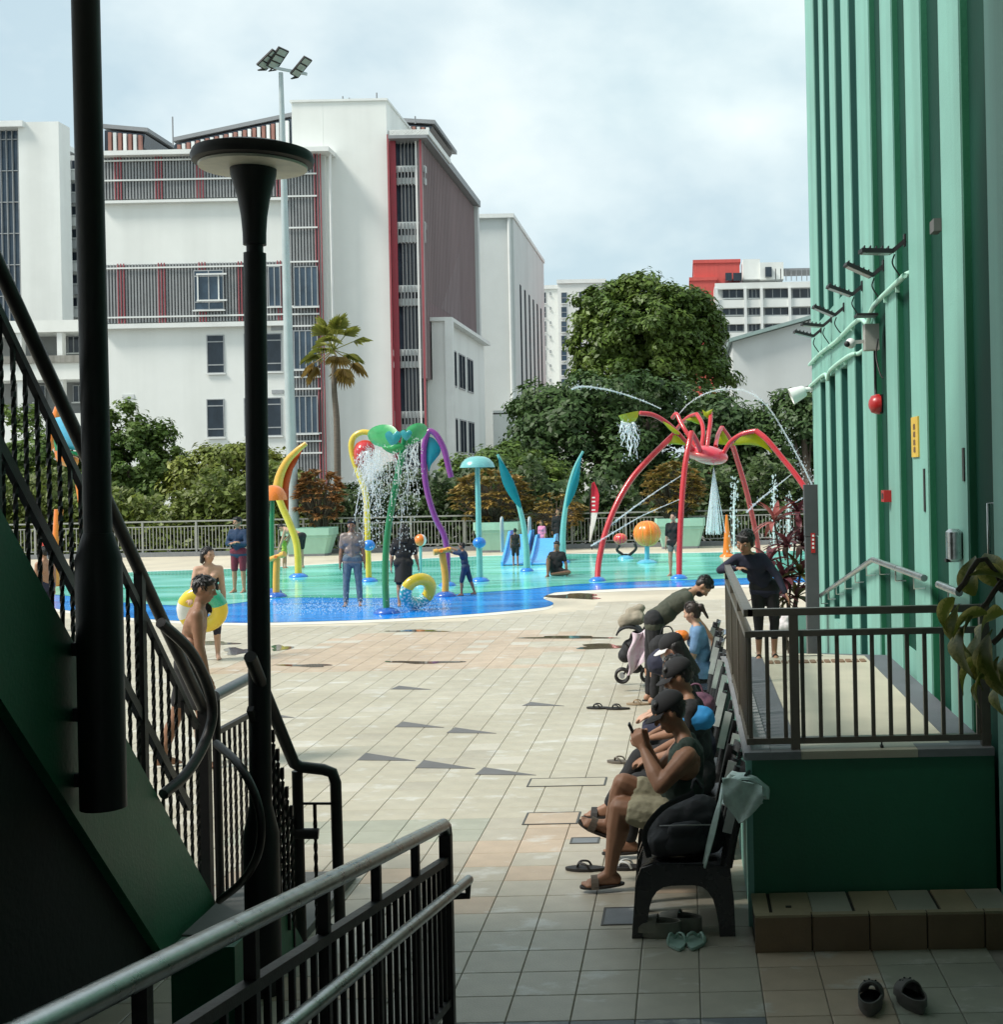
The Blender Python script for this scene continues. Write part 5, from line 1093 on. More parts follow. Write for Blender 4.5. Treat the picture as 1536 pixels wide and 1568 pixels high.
def jet(lab, l, z0, z1, r, m=M_w2, nd=120, sp=.05):
    pts = curve(pxs(l, z0, z1), 6); mb = MB(); mb.tube(pts, [r*(.7+.8*i/len(pts)) for i in range(len(pts))], 6)
    for i in range(nd):
        f = rnd.random()**.7; p = pts[int(f*(len(pts)-1))]; drops(mb, p+V((rnd.gauss(0, sp*f), rnd.gauss(0, sp*f), rnd.gauss(0, sp*f)-.1*f*sp)), rnd.uniform(.008, .018))
    return mb.solo('water_jet', m, lab, 'water jet', smooth=True)
jet('thin water jet arcing left from the top of the spider', [(1012, 626), (985, 614), (950, 602), (915, 594), (890, 592), (875, 596)], 26.2, 26.0, .016, nd=150)
jet('thin water jet arcing right over the spider and down by the building', [(1040, 634), (1055, 618), (1080, 603), (1110, 596), (1145, 600), (1175, 622), (1200, 660), (1225, 705), (1245, 745)], 26.2, 26.5, .014, nd=330, sp=.10)
jet('straight water jet across the bronze croton bush, upper of two', [(1042, 729), (1000, 756), (960, 785), (930, 808)], 25.2, 25.0, .014, nd=60, sp=.03)
jet('straight water jet below the croton bush, lower of two', [(1040, 765), (985, 789), (945, 812), (905, 836)], 25.1, 24.8, .012, nd=60, sp=.03)
jet('water jet shooting left from the right spider leg', [(1215, 724), (1190, 744), (1165, 764), (1143, 785)], 25.5, 25.4, .014, nd=60, sp=.03)
jet('water jet shooting left near the dark info pillar', [(1240, 757), (1215, 770), (1190, 784)], 25.2, 25.0, .013, nd=40, sp=.03)
mb = MB()
for i in range(46):
    a = rnd.uniform(0, 6.28); s_ = P(1093, 716, 26.2); e_ = s_+V((.28*math.cos(a)*rnd.random()**.5, .28*math.sin(a), -1.7+.15*rnd.random())); mb.tube([s_, s_+(e_-s_)*.5, e_], [.006, .008, .012], 4)
mb.solo('water_cone', M_w2, 'cone of water falling under the belly of the spider', 'water', kind='stuff', smooth=True)
for (u, v0, v1, n, lab) in ((1124, 730, 850, 150, 'white water spout rising right of the water cone'), (1185, 725, 850, 130, 'tall white water spout nearest the red leaved plant'), (1208, 752, 850, 110, 'low splashing water spout behind the red leaved plant')):
    mb = MB(); z = 29.0; k = z*ZS/FPX
    for i in range(n):
        f = rnd.random(); p = P(u+rnd.gauss(0, 2.2+5*(1-f)*.5), v0+(v1-v0)*(1-f**.7), z+rnd.gauss(0, .12)); drops(mb, p, rnd.uniform(.012, .034))
    a, b_ = P(u, v1, z), P(u, v0+20, z); mb.tube([a, (a+b_)/2, b_], [.02, .035, .015], 6); mb.solo('water_spout', M_w1, lab, 'water', kind='stuff', smooth=True)
mb = MB()
for i in range(1500):
    u = rnd.uniform(420, 690); g = P(u, 935-abs(rnd.gauss(0, 9)), rnd.uniform(19.3, 20.8)); g.z = abs(rnd.gauss(0, .10))+.02; drops(mb, g, rnd.uniform(.004, .012))
mb.solo('splash_drops', M_mist, 'fine splash drops leaping off the blue pool floor under the fountain', 'water', kind='stuff')
# swim rings
def ring(lab, c, R0, r0, tilt, yaw, pal, fn):
    t = thing('swim_ring', lab, 'swim ring', c); M_ = Matrix.Rotation(yaw, 3, 'Z') @ Matrix.Rotation(tilt, 3, 'X'); n, m = 48, 16; mb = MB(); vs = []; fs = []
    for i in range(n):
        a = 2*math.pi*i/n
        for j in range(m): b_ = 2*math.pi*j/m; rr = R0+r0*math.cos(b_)*(1+.02*math.sin(16*a)); vs.append(M_ @ V((rr*math.cos(a), rr*math.sin(a), r0*.92*math.sin(b_)))+V(c))
    mis = []
    for i in range(n):
        for j in range(m): fs.append((i*m+j, i*m+(j+1) % m, ((i+1) % n)*m+(j+1) % m, ((i+1) % n)*m+j)); mis.append(fn(i, j))
    mb.add(vs, fs); mb.m = mis; mb.part('tube', pal, t, 80)
    q = MB(); a = .6; p = M_ @ V(((R0-r0)*math.cos(a), (R0-r0)*math.sin(a), 0))+V(c); q.tube([p, p-(p-V(c)).normalized()*.03], .012, 8); q.part('valve', M_whitetrim, t, 60); return t
V_yel = mat('vinyl_yellow', (.75, .55, .03), .25, .06, 4, coat=.5); V_teal = mat('vinyl_teal', (.05, .40, .45), .25, .1, 4, coat=.5); V_wht = mat('vinyl_white', (.72, .74, .72), .25, .06, 4, coat=.5); V_grn = mat('vinyl_green', (.03, .40, .24), .25, .1, 4, coat=.5); V_dk = mat('vinyl_print', (.02, .05, .05), .3)
ring('yellow and teal swim ring tilted behind the woman in black', P(640, 905, 19.9), .255, .118, R_(-66), R_(38), [V_yel, V_teal, V_wht], lambda i, j: (0 if 26 < i or i < 5 or (j in (2, 3)) else (2 if (i*3+j*2) % 7 < 2 else 1)))
ring('yellow and green swim ring carried beside the shirtless man', P(310, 933, 14.6), .235, .108, R_(-75), R_(12), [V_yel, V_grn, V_wht, V_dk], lambda i, j: (1 if 38 < i < 46 else 3 if i in (46,) and j in (3, 4, 5) else 2 if 20 < i < 27 else 0))
P = _P
# ================================================================ PEOPLE
PEND = []
ctex = bpy.data.textures.new('cloth_folds', 'CLOUDS'); ctex.noise_scale = .07; ctex.noise_depth = 2
def blob(mb, name, m, par, vox, it=4, fold=0.0, label=None):
    """one continuous skin over the overlapping solids of mb"""
    o = bpy.data.objects.new(name, mb.mesh(name, m)); COL.objects.link(o); o.parent = par
    r = o.modifiers.new('r', 'REMESH'); r.mode = 'VOXEL'; r.voxel_size = vox; r.use_smooth_shade = True
    if it: s_ = o.modifiers.new('s', 'SMOOTH'); s_.factor = .5; s_.iterations = it
    if fold: d_ = o.modifiers.new('d', 'DISPLACE'); d_.texture = ctex; d_.strength = fold; d_.mid_level = .5; d_.texture_coords = 'LOCAL'
    if label: o['label'] = label
    PEND.append(o); return o
def flush_blobs():
    dg = bpy.context.evaluated_depsgraph_get(); res = []
    for o in PEND: res.append(bpy.data.meshes.new_from_object(o.evaluated_get(dg)))
    for o, me in zip(PEND, res): o.modifiers.clear(); o.data = me
    PEND.clear()
def nv(x): return V(x).normalized()
def skin(c, n): return mat('skin_'+n, c, .55, .10, 9, .05, 90, col2=tuple(min(1, q*1.18) for q in c))
SK1, SK2, SK3 = skin((.34, .18, .11), 'tan'), skin((.24, .12, .07), 'brown'), skin((.45, .27, .19), 'light')
H_blk = mat('black_hair', (.010, .008, .008), .45, .4, 30, .3, 90, stretch=(1, 1, .3)); H_brn = mat('dark_brown_hair', (.028, .016, .012), .45, .4, 30, .3, 90, stretch=(1, 1, .3))
def cloth(n, c, rough=.85, **k): return mat('cloth_'+n, c, rough, .16, 18, .15, 160, **k)
E_white = mat('eye_white', (.6, .58, .55), .2); E_iris = mat('eye_iris', (.02, .012, .01), .15); M_lip = mat('lips', (.26, .09, .07), .5)
def fk(h=1.7, T=(0, 0, 1), Hd=(0, .15, 1), face=(0, 1, -.1), aR=((.12, 0, -1), (.08, .15, -1)), aL=((-.12, 0, -1), (-.08, .15, -1)), lR=((.05, .02, -1), (.02, -.03, -1)), lL=((-.05, .02, -1), (-.02, -.03, -1)), seat=None, ground=0.0, twist=0.0, fR=(.1, 1, 0), fL=(-.1, 1, 0)):
    s = h/1.7; J = {'s': s}; T = nv(T); rt = V((math.cos(twist), math.sin(twist), 0))
    J['pel'] = V((0, 0, .93*s)); J['chest'] = J['pel']+T*.46*s; J['neck'] = J['chest']+T*.055*s; J['head'] = J['neck']+nv(Hd)*.145*s; J['face'] = nv(face); J['T'] = T; J['rt'] = rt
    for sd, sg, a, l, f in (('R', 1, aR, lR, fR), ('L', -1, aL, lL, fL)):
        J['sh'+sd] = J['chest']+rt*sg*.165*s-T*.02*s; J['el'+sd] = J['sh'+sd]+nv(a[0])*.28*s; J['wr'+sd] = J['el'+sd]+nv(a[1])*.245*s; J['hd'+sd] = nv(a[2] if len(a) > 2 else a[1])
        J['hip'+sd] = J['pel']+V((sg*.085*s, 0, -.03*s)); J['kn'+sd] = J['hip'+sd]+nv(l[0])*.42*s; J['an'+sd] = J['kn'+sd]+nv(l[1])*.40*s; J['ft'+sd] = nv(f)
    mz = min(J['anR'].z, J['anL'].z); dz = (seat-J['pel'].z) if seat is not None else (ground+.075*s-mz)
    for k_, q in J.items():
        if k_ not in ('s', 'face', 'T', 'rt') and k_[:2] not in ('hd', 'ft'): q.z += dz
    return J
def hand(mb, w, d, n, s, sg, curl=.35, spread=.16):
    """palm, four unequal bent fingers and a side thumb"""
    d = nv(d); n = nv(V(n)-d*V(n).dot(d)); sd = d.cross(n)*sg
    kn = []
    for i, f in enumerate((-1.5, -.5, .5, 1.5)):
        k_ = w+d*(.085-.004*abs(f))*s+sd*f*.021*s; kn.append(k_); mb.cap(w+sd*f*.012*s+d*.012*s, k_, .0155*s, .0125*s, 8)
    for i, (k_, L_) in enumerate(zip(kn, (.066, .078, .074, .056))):
        dd = (d+sd*(i-1.5)*spread*.3).normalized(); p = k_; a = curl*(.8+.12*i)
        for j, (fr, r0, r1) in enumerate(((.46, .0105, .0095), (.31, .0095, .0085), (.23, .0085, .007))):
            dd = (dd*math.cos(a)+n*math.sin(a)).normalized(); q = p+dd*L_*fr*s; mb.cap(p, q, r0*s, r1*s, 8); p = q
    t0 = w+d*.025*s-sd*.022*s; td = (d*.62-sd*.7+n*.35).normalized(); t1 = t0+td*.042*s; t2 = t1+(d*.85-sd*.2+n*.4).normalized()*.034*s
    mb.cap(t0, t1, .0155*s, .0125*s, 8); mb.cap(t1, t2, .0125*s, .0085*s, 8)
def person(lab, loc, yaw, J, sk=SK1, top=None, sleeve=.55, bottom=None, leg=.6, hair='short', hm=None, vox=.013, shoes=None, belly=0.0, fem=False, group=None, cap_m=None, swim=None, skirt=None, beard=False, curl=(.35, .35), palm=None, fold=.006, mask=None, stripe=None, tank=None, brim_m=None, hs=1.0, bulk=1.0):
    t = thing('person', lab, 'person', loc, group, yaw); WL[t.name] = V((0, 0, 0)); s = J['s']; hm = hm or H_blk
    T = J['T']; rt = J['rt']; fw = rt.cross(V((0, 0, 1)))*-1; fw = V((-rt.y, rt.x, 0)); fw = (fw-T*fw.dot(T)).normalized()
    b = MB()
    def torso(mb, e):
        mb.cap(J['hipR']+V((0, 0, .02*s)), J['hipL']+V((0, 0, .02*s)), (.098+.01*fem)*s+e)
        w = J['pel']+T*.16*s; mb.cap(w+rt*.055*s+fw*belly*.3*s, w-rt*.055*s+fw*belly*.3*s, .092*s+e+belly*.4*s); mb.cap(J['pel']+fw*belly*.3*s, w+fw*belly*s, .10*s+e+belly*.4*s, .098*s+e+belly*.4*s)
        c = J['pel']+T*.33*s; k_ = (.075 if not fem else .06)*s; mb.cap(c+rt*k_, c-rt*k_, .098*s+e); mb.cap(w, c, .1*s+e); mb.cap(c, J['chest']-T*.03*s, .1*s+e, .085*s+e)
        mb.cap(J['shR']-rt*.02*s, J['shL']+rt*.02*s, .056*s+e); mb.cap(J['shR']-rt*.05*s-T*.07*s, J['shL']+rt*.05*s-T*.07*s, .085*s+e)
        if fem: 
            for sg in (-1, 1): mb.sph(J['chest']-T*.13*s+rt*sg*.07*s+fw*.075*s, .055*s+e, 10, 8)
    torso(b, 0)
    b.cap(J['chest'], J['neck']+(J['head']-J['neck'])*.35, .055*s, .05*s); b.cap(J['shR']-rt*.06*s, J['neck'], .045*s, .05*s); b.cap(J['shL']+rt*.06*s, J['neck'], .045*s, .05*s)
    for sd, sg in (('R', 1), ('L', -1)):
        S_, E_, W_ = J['sh'+sd], J['el'+sd], J['wr'+sd]
        B = s*bulk; b.cap(S_, E_, .053*B, .040*B); b.cap(S_+(E_-S_)*.3, S_+(E_-S_)*.6, .052*B, .047*B); b.cap(E_, E_+(W_-E_)*.35, .040*B, .043*B); b.cap(E_+(W_-E_)*.35, W_, .043*B, .027*s)
        hd = J['hd'+sd]; b.cap(W_, W_+hd*.02*s, .025*s, .022*s)
        n_ = (palm or {}).get(sd) or (-rt*sg if abs(hd.z) > .6 else V((0, 0, -1)))
        hand(b, W_+hd*.012*s, hd, n_, s, sg, curl[0 if sd == 'R' else 1])
        H_, K_, A_ = J['hip'+sd], J['kn'+sd], J['an'+sd]; f = J['ft'+sd]
        b.cap(H_, K_, .084*B, .056*B); b.cap(K_, K_+(A_-K_)*.3, .054*B, .055*B); b.cap(K_+(A_-K_)*.3-f*.012*s, K_+(A_-K_)*.5-f*.01*s, .055*B, .047*B); b.cap(K_+(A_-K_)*.3, A_, .053*B, .035*s)
        sh = (A_-K_).normalized(); dn = (sh-f*sh.dot(f)); dn = dn.normalized() if dn.length > .3 else V((0, 0, -1))
        b.cap(A_, A_+dn*.035*s-f*.035*s, .034*s, .034*s); b.cap(A_+dn*.04*s-f*.035*s, A_+dn*.048*s+f*.12*s, .033*s, .028*s); b.cap(A_, A_+dn*.045*s+f*.11*s, .034*s, .026*s)
        sdv = f.cross(dn).normalized()
        for j in range(5): q = A_+dn*.056*s+f*(.13-.006*abs(j-1))*s+sdv*(j-2)*.016*s; b.cap(q, q+f*(.045-.004*j)*s, .0135*s, .010*s, 6)
        J['sole'+sd] = (A_, dn, f, sdv)
    c = J['head']; f = J['face']; u = (c-J['neck']).normalized(); f = (f-u*f.dot(u)); f = f.normalized(); r = f.cross(u); Mh = Matrix((r, f, u)).transposed()
    sb = s; s = s*hs; c = c+u*(hs-1)*.06*sb
    def hp(x, y, z): return c+(r*x+f*y+u*z)*s
    b.sph(hp(0, -.005, .015), (.074*s, .094*s, .098*s), 16, 12, M=Mh); b.sph(hp(0, .022, -.045), (.058*s, .066*s, .070*s), 14, 10, M=Mh); b.sph(hp(0, .06, -.088), (.028*s, .025*s, .022*s), 10, 8, M=Mh)
    b.cap(hp(0, .086, .015), hp(0, .108, -.022), .011*s, .0145*s, 8); b.cap(hp(-.04, .074, .034), hp(.04, .074, .034), .015*s, n=8); b.cap(hp(-.018, .082, -.056), hp(.018, .082, -.056), .013*s, n=8)
    for sg in (-1, 1): b.sph(hp(sg*.047, .055, -.02), .03*s, 8, 6); b.sph(hp(sg*.077, -.008, -.008), (.012*s, .02*s, .032*s), 8, 6, M=Mh)
    body = blob(b, 'body', sk, t, vox, 3)
    for sg in (-1, 1):
        e = MB(); e.sph(hp(sg*.031, .077, .012), (.014*s, .010*s, .008*s), 8, 6, M=Mh); e.part('eye', E_white if vox < .012 else E_iris, t, True)
        e = MB(); e.sph(hp(sg*.031, .0845, .012), (.0065*s, .005*s, .0065*s), 8, 6, M=Mh); e.part('iris', E_iris, t, True)
    if mask: e = MB(); e.sph(hp(0, .05, -.05), (.066*s, .068*s, .06*s), 14, 10, M=Mh); e.part('face_mask', mask, t, True)
    else: e = MB(); e.sph(hp(0, .0915, -.056), (.022*s, .006*s, .006*s), 10, 6, M=Mh); e.part('mouth', M_lip, t, True)
    if beard: e = MB(); e.sph(hp(0, .036, -.066), (.056*s, .062*s, .056*s), 14, 10, M=Mh); e.sph(hp(0, .085, -.038), (.03*s, .016*s, .009*s), 10, 6, M=Mh); blob(e, 'beard', hm, t, vox, 2)
    # hair
    if hair and hair != 'none':
        e = MB(); e.sph(hp(0, -.016, .028), (.079*s, .095*s, .094*s), 16, 12, M=Mh); e.sph(hp(0, -.042, -.012 if hair in ('short', 'cap') else -.02), (.070*s, .056*s, (.058 if hair in ('short', 'cap') else .07)*s), 12, 8, M=Mh)
        if hair in ('short', 'cap'): e.cap(hp(-.05, .05, .085), hp(.05, .05, .085), .028*s)
        if hair == 'fringe':
            for i in range(9): a = -.06+.015*i; e.cap(hp(a, .06, .09), hp(a*1.1, .088-abs(a)*.5, .045), .016*s, .009*s, 6)
            for sg in (-1, 1): e.cap(hp(sg*.074, .01, .04), hp(sg*.076, .018, -.02), .02*s, .012*s)
        if hair in ('bob', 'long'):
            L_ = -.11 if hair == 'bob' else -.26
            for i in range(9): a = math.pi*(.02+.96*i/8); e.cap(hp(.077*math.cos(a), -.02-.065*math.sin(a), .02), hp(.080*math.cos(a), -.03-.075*math.sin(a), L_), .030*s, .022*s)
        if hair == 'pony': e.sph(hp(0, -.125, .03), (.034*s, .04*s, .04*s)); e.cap(hp(0, -.13, .02), hp(.01, -.15, -.12), .032*s, .012*s)
        if hair == 'bun': e.sph(hp(.0, -.12, -.03), .045*s); e.cap(hp(0, -.08, .0), hp(0, -.13, -.07), .04*s, .03*s)
        blob(e, 'hair', hm, t, vox, 2, .012)
        hs_ = MB()     # loose locks lying over the scalp
        for i in range(150 if not cap_m else 60):
            th = rnd.uniform(0, 6.283); ph = rnd.uniform(-.15, 1.45) if not cap_m else rnd.uniform(-.35, .15); x, y, z = math.cos(th)*math.cos(ph), math.sin(th)*math.cos(ph), math.sin(ph)
            if y > .35 and z < .62: continue
            if cap_m and y > -.1: continue
            p0 = hp(x*.082, -.016+y*.098, .028+z*.097); nn = (r*x+f*y+u*z).normalized(); fl = (f*.9*(1 if y > -.2 else -.3)-u*.9+r*rnd.uniform(-.7, .7)); fl = (fl-nn*fl.dot(nn)).normalized(); sd_ = nn.cross(fl)*.007*s; Lk = rnd.uniform(.03, .055)*s
            p1 = p0+fl*Lk*.5+nn*.004*s; p2 = p0+fl*Lk-nn*rnd.uniform(-.006, .008)*s
            hs_.add([p0-sd_, p0+sd_, p1+sd_*.9, p1-sd_*.9, p2], [(0, 1, 2, 3), (3, 2, 4)])
        if hs_.v: hs_.part('hair_locks', hm, t, kind='stuff')
    if cap_m:
        e = MB(); e.sph(hp(0, -.012, .045), (.092*s, .109*s, .086*s), 18, 12, M=Mh, z0=-.15); e.part('cap', cap_m, t, 50)
        e = MB(); g = []
        for i in range(9):
            a = math.pi*(.12+.76*i/8); g.append([hp(.088*math.cos(a), -.012+.10*math.sin(a)+q*.075*math.sin(a)**.7, .036-.018*q*q-.012*abs(math.cos(a))) for q in (0, .33, .66, 1)])
        e.sheet(g, .006*s); e.part('cap_brim', brim_m or cap_m, t, 50)
    s = sb
    # clothes
    if top:
        e = MB(); torso(e, .014*s); e.cap(J['chest'], J['neck']-T*.012*s, .07*s, .062*s)
        for sd, sg in (('R', 1), ('L', -1)):
            S_, E_, W_ = J['sh'+sd], J['el'+sd], J['wr'+sd]; l_ = min(1, sleeve); en = S_+(E_-S_)*l_
            if sleeve > 0: e.cap(S_, en, .066*s, (.062 if sleeve < 1 else .052)*s); e.cap(S_-rt*sg*.03*s, S_, .072*s, .066*s)
            else: pass
            if sleeve > 1: e.cap(E_, E_+(W_-E_)*min(1, sleeve-1), .052*s, .037*s)
        if skirt: 
            h0 = J['pel']; e.cap(h0, h0+V((0, 0, -.10*s)), .13*s, .14*s)
        else: e.cap(J['hipR']+V((0, 0, -.02*s)), J['hipL']+V((0, 0, -.02*s)), .112*s)
        blob(e, 'shirt', top, t, vox, 4, fold)
    if tank:
        e = MB(); e.cap(J['hipR']+V((0, 0, .055*s)), J['hipL']+V((0, 0, .055*s)), .112*s); w = J['pel']+T*.16*s; e.cap(w+rt*.055*s, w-rt*.055*s, .108*s+belly*.5*s); e.cap(J['pel']+T*.04*s, w+fw*belly*s, .112*s+belly*.4*s)
        c2 = J['pel']+T*.34*s; e.cap(w, c2, .112*s); e.cap(c2+rt*.05*s, c2-rt*.05*s, .110*s); e.cap(c2, J['chest']-T*.05*s, .112*s, .10*s)
        for sg in (-1, 1): e.cap(J['chest']+rt*sg*.085*s-T*.06*s, J['chest']+rt*sg*.085*s+T*.012*s, .075*s, .062*s)
        blob(e, 'tank_top', tank, t, vox, 4, fold)
    if swim:
        e = MB(); e.cap(J['hipR']+V((0, 0, .01)), J['hipL']+V((0, 0, .01)), .112*s); w = J['pel']+T*.16*s; e.cap(w+rt*.05*s, w-rt*.05*s, .100*s); c2 = J['pel']+T*.30*s; e.cap(c2+rt*.055*s, c2-rt*.055*s, .106*s)
        for sg in (-1, 1): e.cap(c2+rt*sg*.07*s-fw*.06*s, J['chest']+rt*sg*.07*s+T*.035*s, .05*s, .022*s)
        blob(e, 'swimsuit', swim, t, vox, 3)
    if bottom:
        e = MB(); e.cap(J['hipR']+V((0, 0, .03*s)), J['hipL']+V((0, 0, .02*s)), .118*s)
        for sd in 'RL':
            H_, K_, A_ = J['hip'+sd], J['kn'+sd], J['an'+sd]; l_ = min(1, leg); B2 = max(s, B*.98); e.cap(H_, H_+(K_-H_)*l_, .102*B2, (.094-.018*l_)*B2 if leg < 1.2 else .068*s)
            if leg > 1: e.cap(K_, K_+(A_-K_)*(leg-1), .067*s, .052*s)
        blob(e, 'trousers' if leg > 1.2 else 'shorts', bottom, t, vox, 4, fold)
    if skirt:
        e = MB(); p0 = J['pel']; z1 = (J['knR'].z+J['knL'].z)/2+.05*s; m_ = (J['knR']+J['knL'])/2
        e.loft([[p0+V((.125*s*math.cos(a), .115*s*math.sin(a), .06*s)) for a in (2*math.pi*k/24 for k in range(24))], [V((m_.x, m_.y, z1))+V((.19*s*(1+.06*math.sin(6*a))*math.cos(a), .17*s*(1+.06*math.sin(6*a))*math.sin(a), 0)) for a in (2*math.pi*k/24 for k in range(24))]]); e.part('skirt', skirt, t, 60)
    if shoes:
        for sd in 'RL':
            A_, dn, f_, sv = J['sole'+sd]; cc = A_+dn*.075*s+f_*.05*s; e = MB(); out = []
            for k in range(20):
                a = 2*math.pi*k/20; x = .135*math.cos(a); y = (.047+.008*math.cos(a))*math.sin(a); out.append(cc+f_*x*s+sv*y*s)
            e.loft([out, [p-dn*.014*s for p in out]]); o = e.part('sandal', shoes, t)
            e = MB(); g = []
            for j in range(2): g.append([A_+dn*(.075-.072*math.sin(math.pi*k/8)**.7)*s+f_*(.07+.045*j)*s+sv*(-.047+.094*k/8)*s for k in range(9)])
            e.sheet(g, .006*s); e.part('strap', stripe or shoes, o)
    t['pose'] = 1; del t['pose']
    return t, hp
def at(u, z, ground=0.0): p = P(u, 725, z); return V((p.x, z, ground))
C_blk, C_navy, C_olive, C_dgreen = cloth('black', (.014, .014, .016)), cloth('navy', (.020, .022, .045)), cloth('olive', (.055, .06, .042)), cloth('deep_green', (.025, .045, .036))
C_khaki, C_blue, C_maroon, C_grey = cloth('khaki', (.30, .28, .19)), cloth('sky_blue', (.13, .24, .40)), cloth('maroon', (.16, .02, .04)), cloth('grey', (.20, .19, .185))
C_denim, C_pink, C_lime, C_dblue = cloth('wet_denim', (.11, .15, .19)), cloth('pink', (.60, .22, .40)), cloth('lime', (.35, .50, .08)), cloth('dark_blue', (.018, .04, .09))
M_sandal, M_sandal2 = mat('sandal_black', (.018, .015, .014), .6, .2, 8), mat('sandal_strap', (.12, .10, .08), .7)
# -- man with a phone on the second chair (faces left, legs crossed)
MZ = 7.88
def W_(u, v, z): return P(u, v, z)
J = {'s': 1.0}
J['pel'] = W_(1045, 1243, MZ); J['chest'] = W_(1052, 1142, MZ); J['T'] = (J['chest']-J['pel']).normalized(); J['rt'] = V((0, 1, 0)); J['neck'] = W_(1046, 1124, MZ); J['head'] = W_(1026, 1090, MZ); J['face'] = nv((-1, -.05, -.32))
J['shR'] = J['chest']+V((-.01, .165, -.02)); J['shL'] = J['chest']+V((.0, -.165, -.03))
J['elL'] = W_(1012, 1203, MZ-.20); J['elR'] = W_(1005, 1190, MZ+.14); J['wrL'] = W_(986, 1148, MZ-.06); J['wrR'] = W_(990, 1140, MZ+.10)
J['hdL'] = nv(W_(972, 1120, MZ-.03)-J['wrL']); J['hdR'] = nv(W_(978, 1112, MZ+.05)-J['wrR'])
J['hipR'] = J['pel']+V((0, .085, -.02)); J['hipL'] = J['pel']+V((0, -.085, -.02))
J['knR'] = W_(955, 1200, MZ-.0); J['anR'] = W_(934, 1262, MZ+.10); J['ftR'] = nv((-.86, .0, .40))
J['knL'] = W_(950, 1237, MZ-.06); J['anL'] = W_(934, 1337, MZ-.03); J['ftL'] = nv((-1, -.08, -.04))
off = V((J['pel'].x, MZ, 0))
for k_, q in list(J.items()):
    if k_ not in ('s', 'face', 'T', 'rt') and k_[:2] not in ('hd', 'ft'): J[k_] = q-off
phone_man, hpm = person('man in black cap and dark green tank top tapping his phone, legs crossed', off, 0, J, SK2, tank=C_dgreen, bottom=C_khaki, leg=.72, hair='cap', cap_m=C_blk, vox=.0075, bulk=1.22, shoes=M_sandal, stripe=M_sandal2, belly=.03, curl=(.75, .75), palm={'L': V((.1, .9, .3)), 'R': V((.1, -.9, .3))}, fold=.018)
a = W_(971, 1124, MZ+.02); t = thing('phone', 'dark phone held upright by the man in the tank top', 'phone', a)
q = MB(); q.bbx((0, 0, 0), (.075, .012, .155), .008); M_ = Matrix.Rotation(R_(-90), 3, 'Z'); M2 = Matrix.Rotation(R_(-24), 3, 'Y'); q.v = [tuple(M2 @ (M_ @ V(p))+a) for p in q.v]; q.part('case', M_black, t, 40)
q = MB(); q.box((0, -.0068, 0), (.066, .001, .142)); q.v = [tuple(M2 @ (M_ @ V(p))+a) for p in q.v]; q.part('screen', mat('phone_glass', (.02, .02, .025), .08), t)
# -- seated row behind him
def seated(lab, u_, z, yaw=90, h=1.62, seat=.53, **k):
    kw = dict(T=(0, .12, 1), Hd=(0, .35, 1), face=(0, 1, -.35), aR=((.12, .22, -1), (-.45, .80, -.25)), aL=((-.12, .22, -1), (.45, .80, -.25)), lR=((.12, 1, -.02), (.02, .15, -1)), lL=((-.12, 1, -.02), (-.02, .15, -1)))
    for n_ in list(kw): kw[n_] = k.pop(n_, kw[n_])
    x = k.pop('x', None); loc = V((x if x is not None else 0.02, z, 0)); return person(lab, loc, R_(yaw), fk(h=h, seat=seat, **kw), **k)
seated('person in black with dark cap and black trousers, seated just behind the phone man', 0, 8.66, h=1.66, top=C_blk, sleeve=.6, bottom=C_blk, leg=1.9, hair='cap', cap_m=C_blk, sk=SK2, shoes=M_sandal, vox=.011, lR=((.05, .95, .25), (-.05, .5, -.75)), x=.05, Hd=(0, .5, 1))
seated('woman in black with white brimmed cap and pale face mask, bent over her lap', 0, 10.3, h=1.62, top=C_blk, sleeve=1.6, bottom=C_navy, leg=1.85, hair='long', cap_m=C_blk, brim_m=cloth('brim_white', (.60, .60, .60)), mask=mat('mask_white', (.62, .62, .62), .8), sk=SK3, vox=.011, T=(0, .30, 1), Hd=(0, .5, 1), x=.07, fem=True, shoes=M_sandal)
seated('person with long dark hair and black top, seated between the cap wearers', 0, 9.5, h=1.5, top=C_navy, sleeve=.6, bottom=C_blk, leg=1.8, hair='long', sk=SK2, vox=.012, T=(0, .35, 1), x=.08, fem=True, shoes=M_sandal2)
seated('woman in light blue shirt with tied dark hair, attended by the leaning man', 0, 13.6, h=1.56, top=C_blue, sleeve=.7, bottom=C_blk, leg=1.8, hair='pony', hm=H_brn, sk=SK3, vox=.011, T=(0, .12, 1), fem=True, x=.14, face=(.3, .9, -.1), seat=.46)
# white and black cap of the masked woman
# -- man in olive shirt leaning over
lz = 14.3; J = fk(h=1.68, T=(0, .82, .56), Hd=(0, .9, .45), face=(0, .8, -.6), aR=((.05, .38, -.92), (.0, .62, -.78)), aL=((-.05, .30, -.95), (.02, .62, -.78)), lR=((.06, .04, -1), (.02, -.1, -1)), lL=((-.08, -.1, -1), (-.02, -.05, -1)))
person('man in olive polo shirt bending forward over the woman in blue', at(997, lz), R_(-86), J, SK1, top=C_olive, sleeve=.62, bottom=C_blk, leg=1.92, hair='short', vox=.0105, beard=True, shoes=M_sandal, fold=.012, belly=.02)
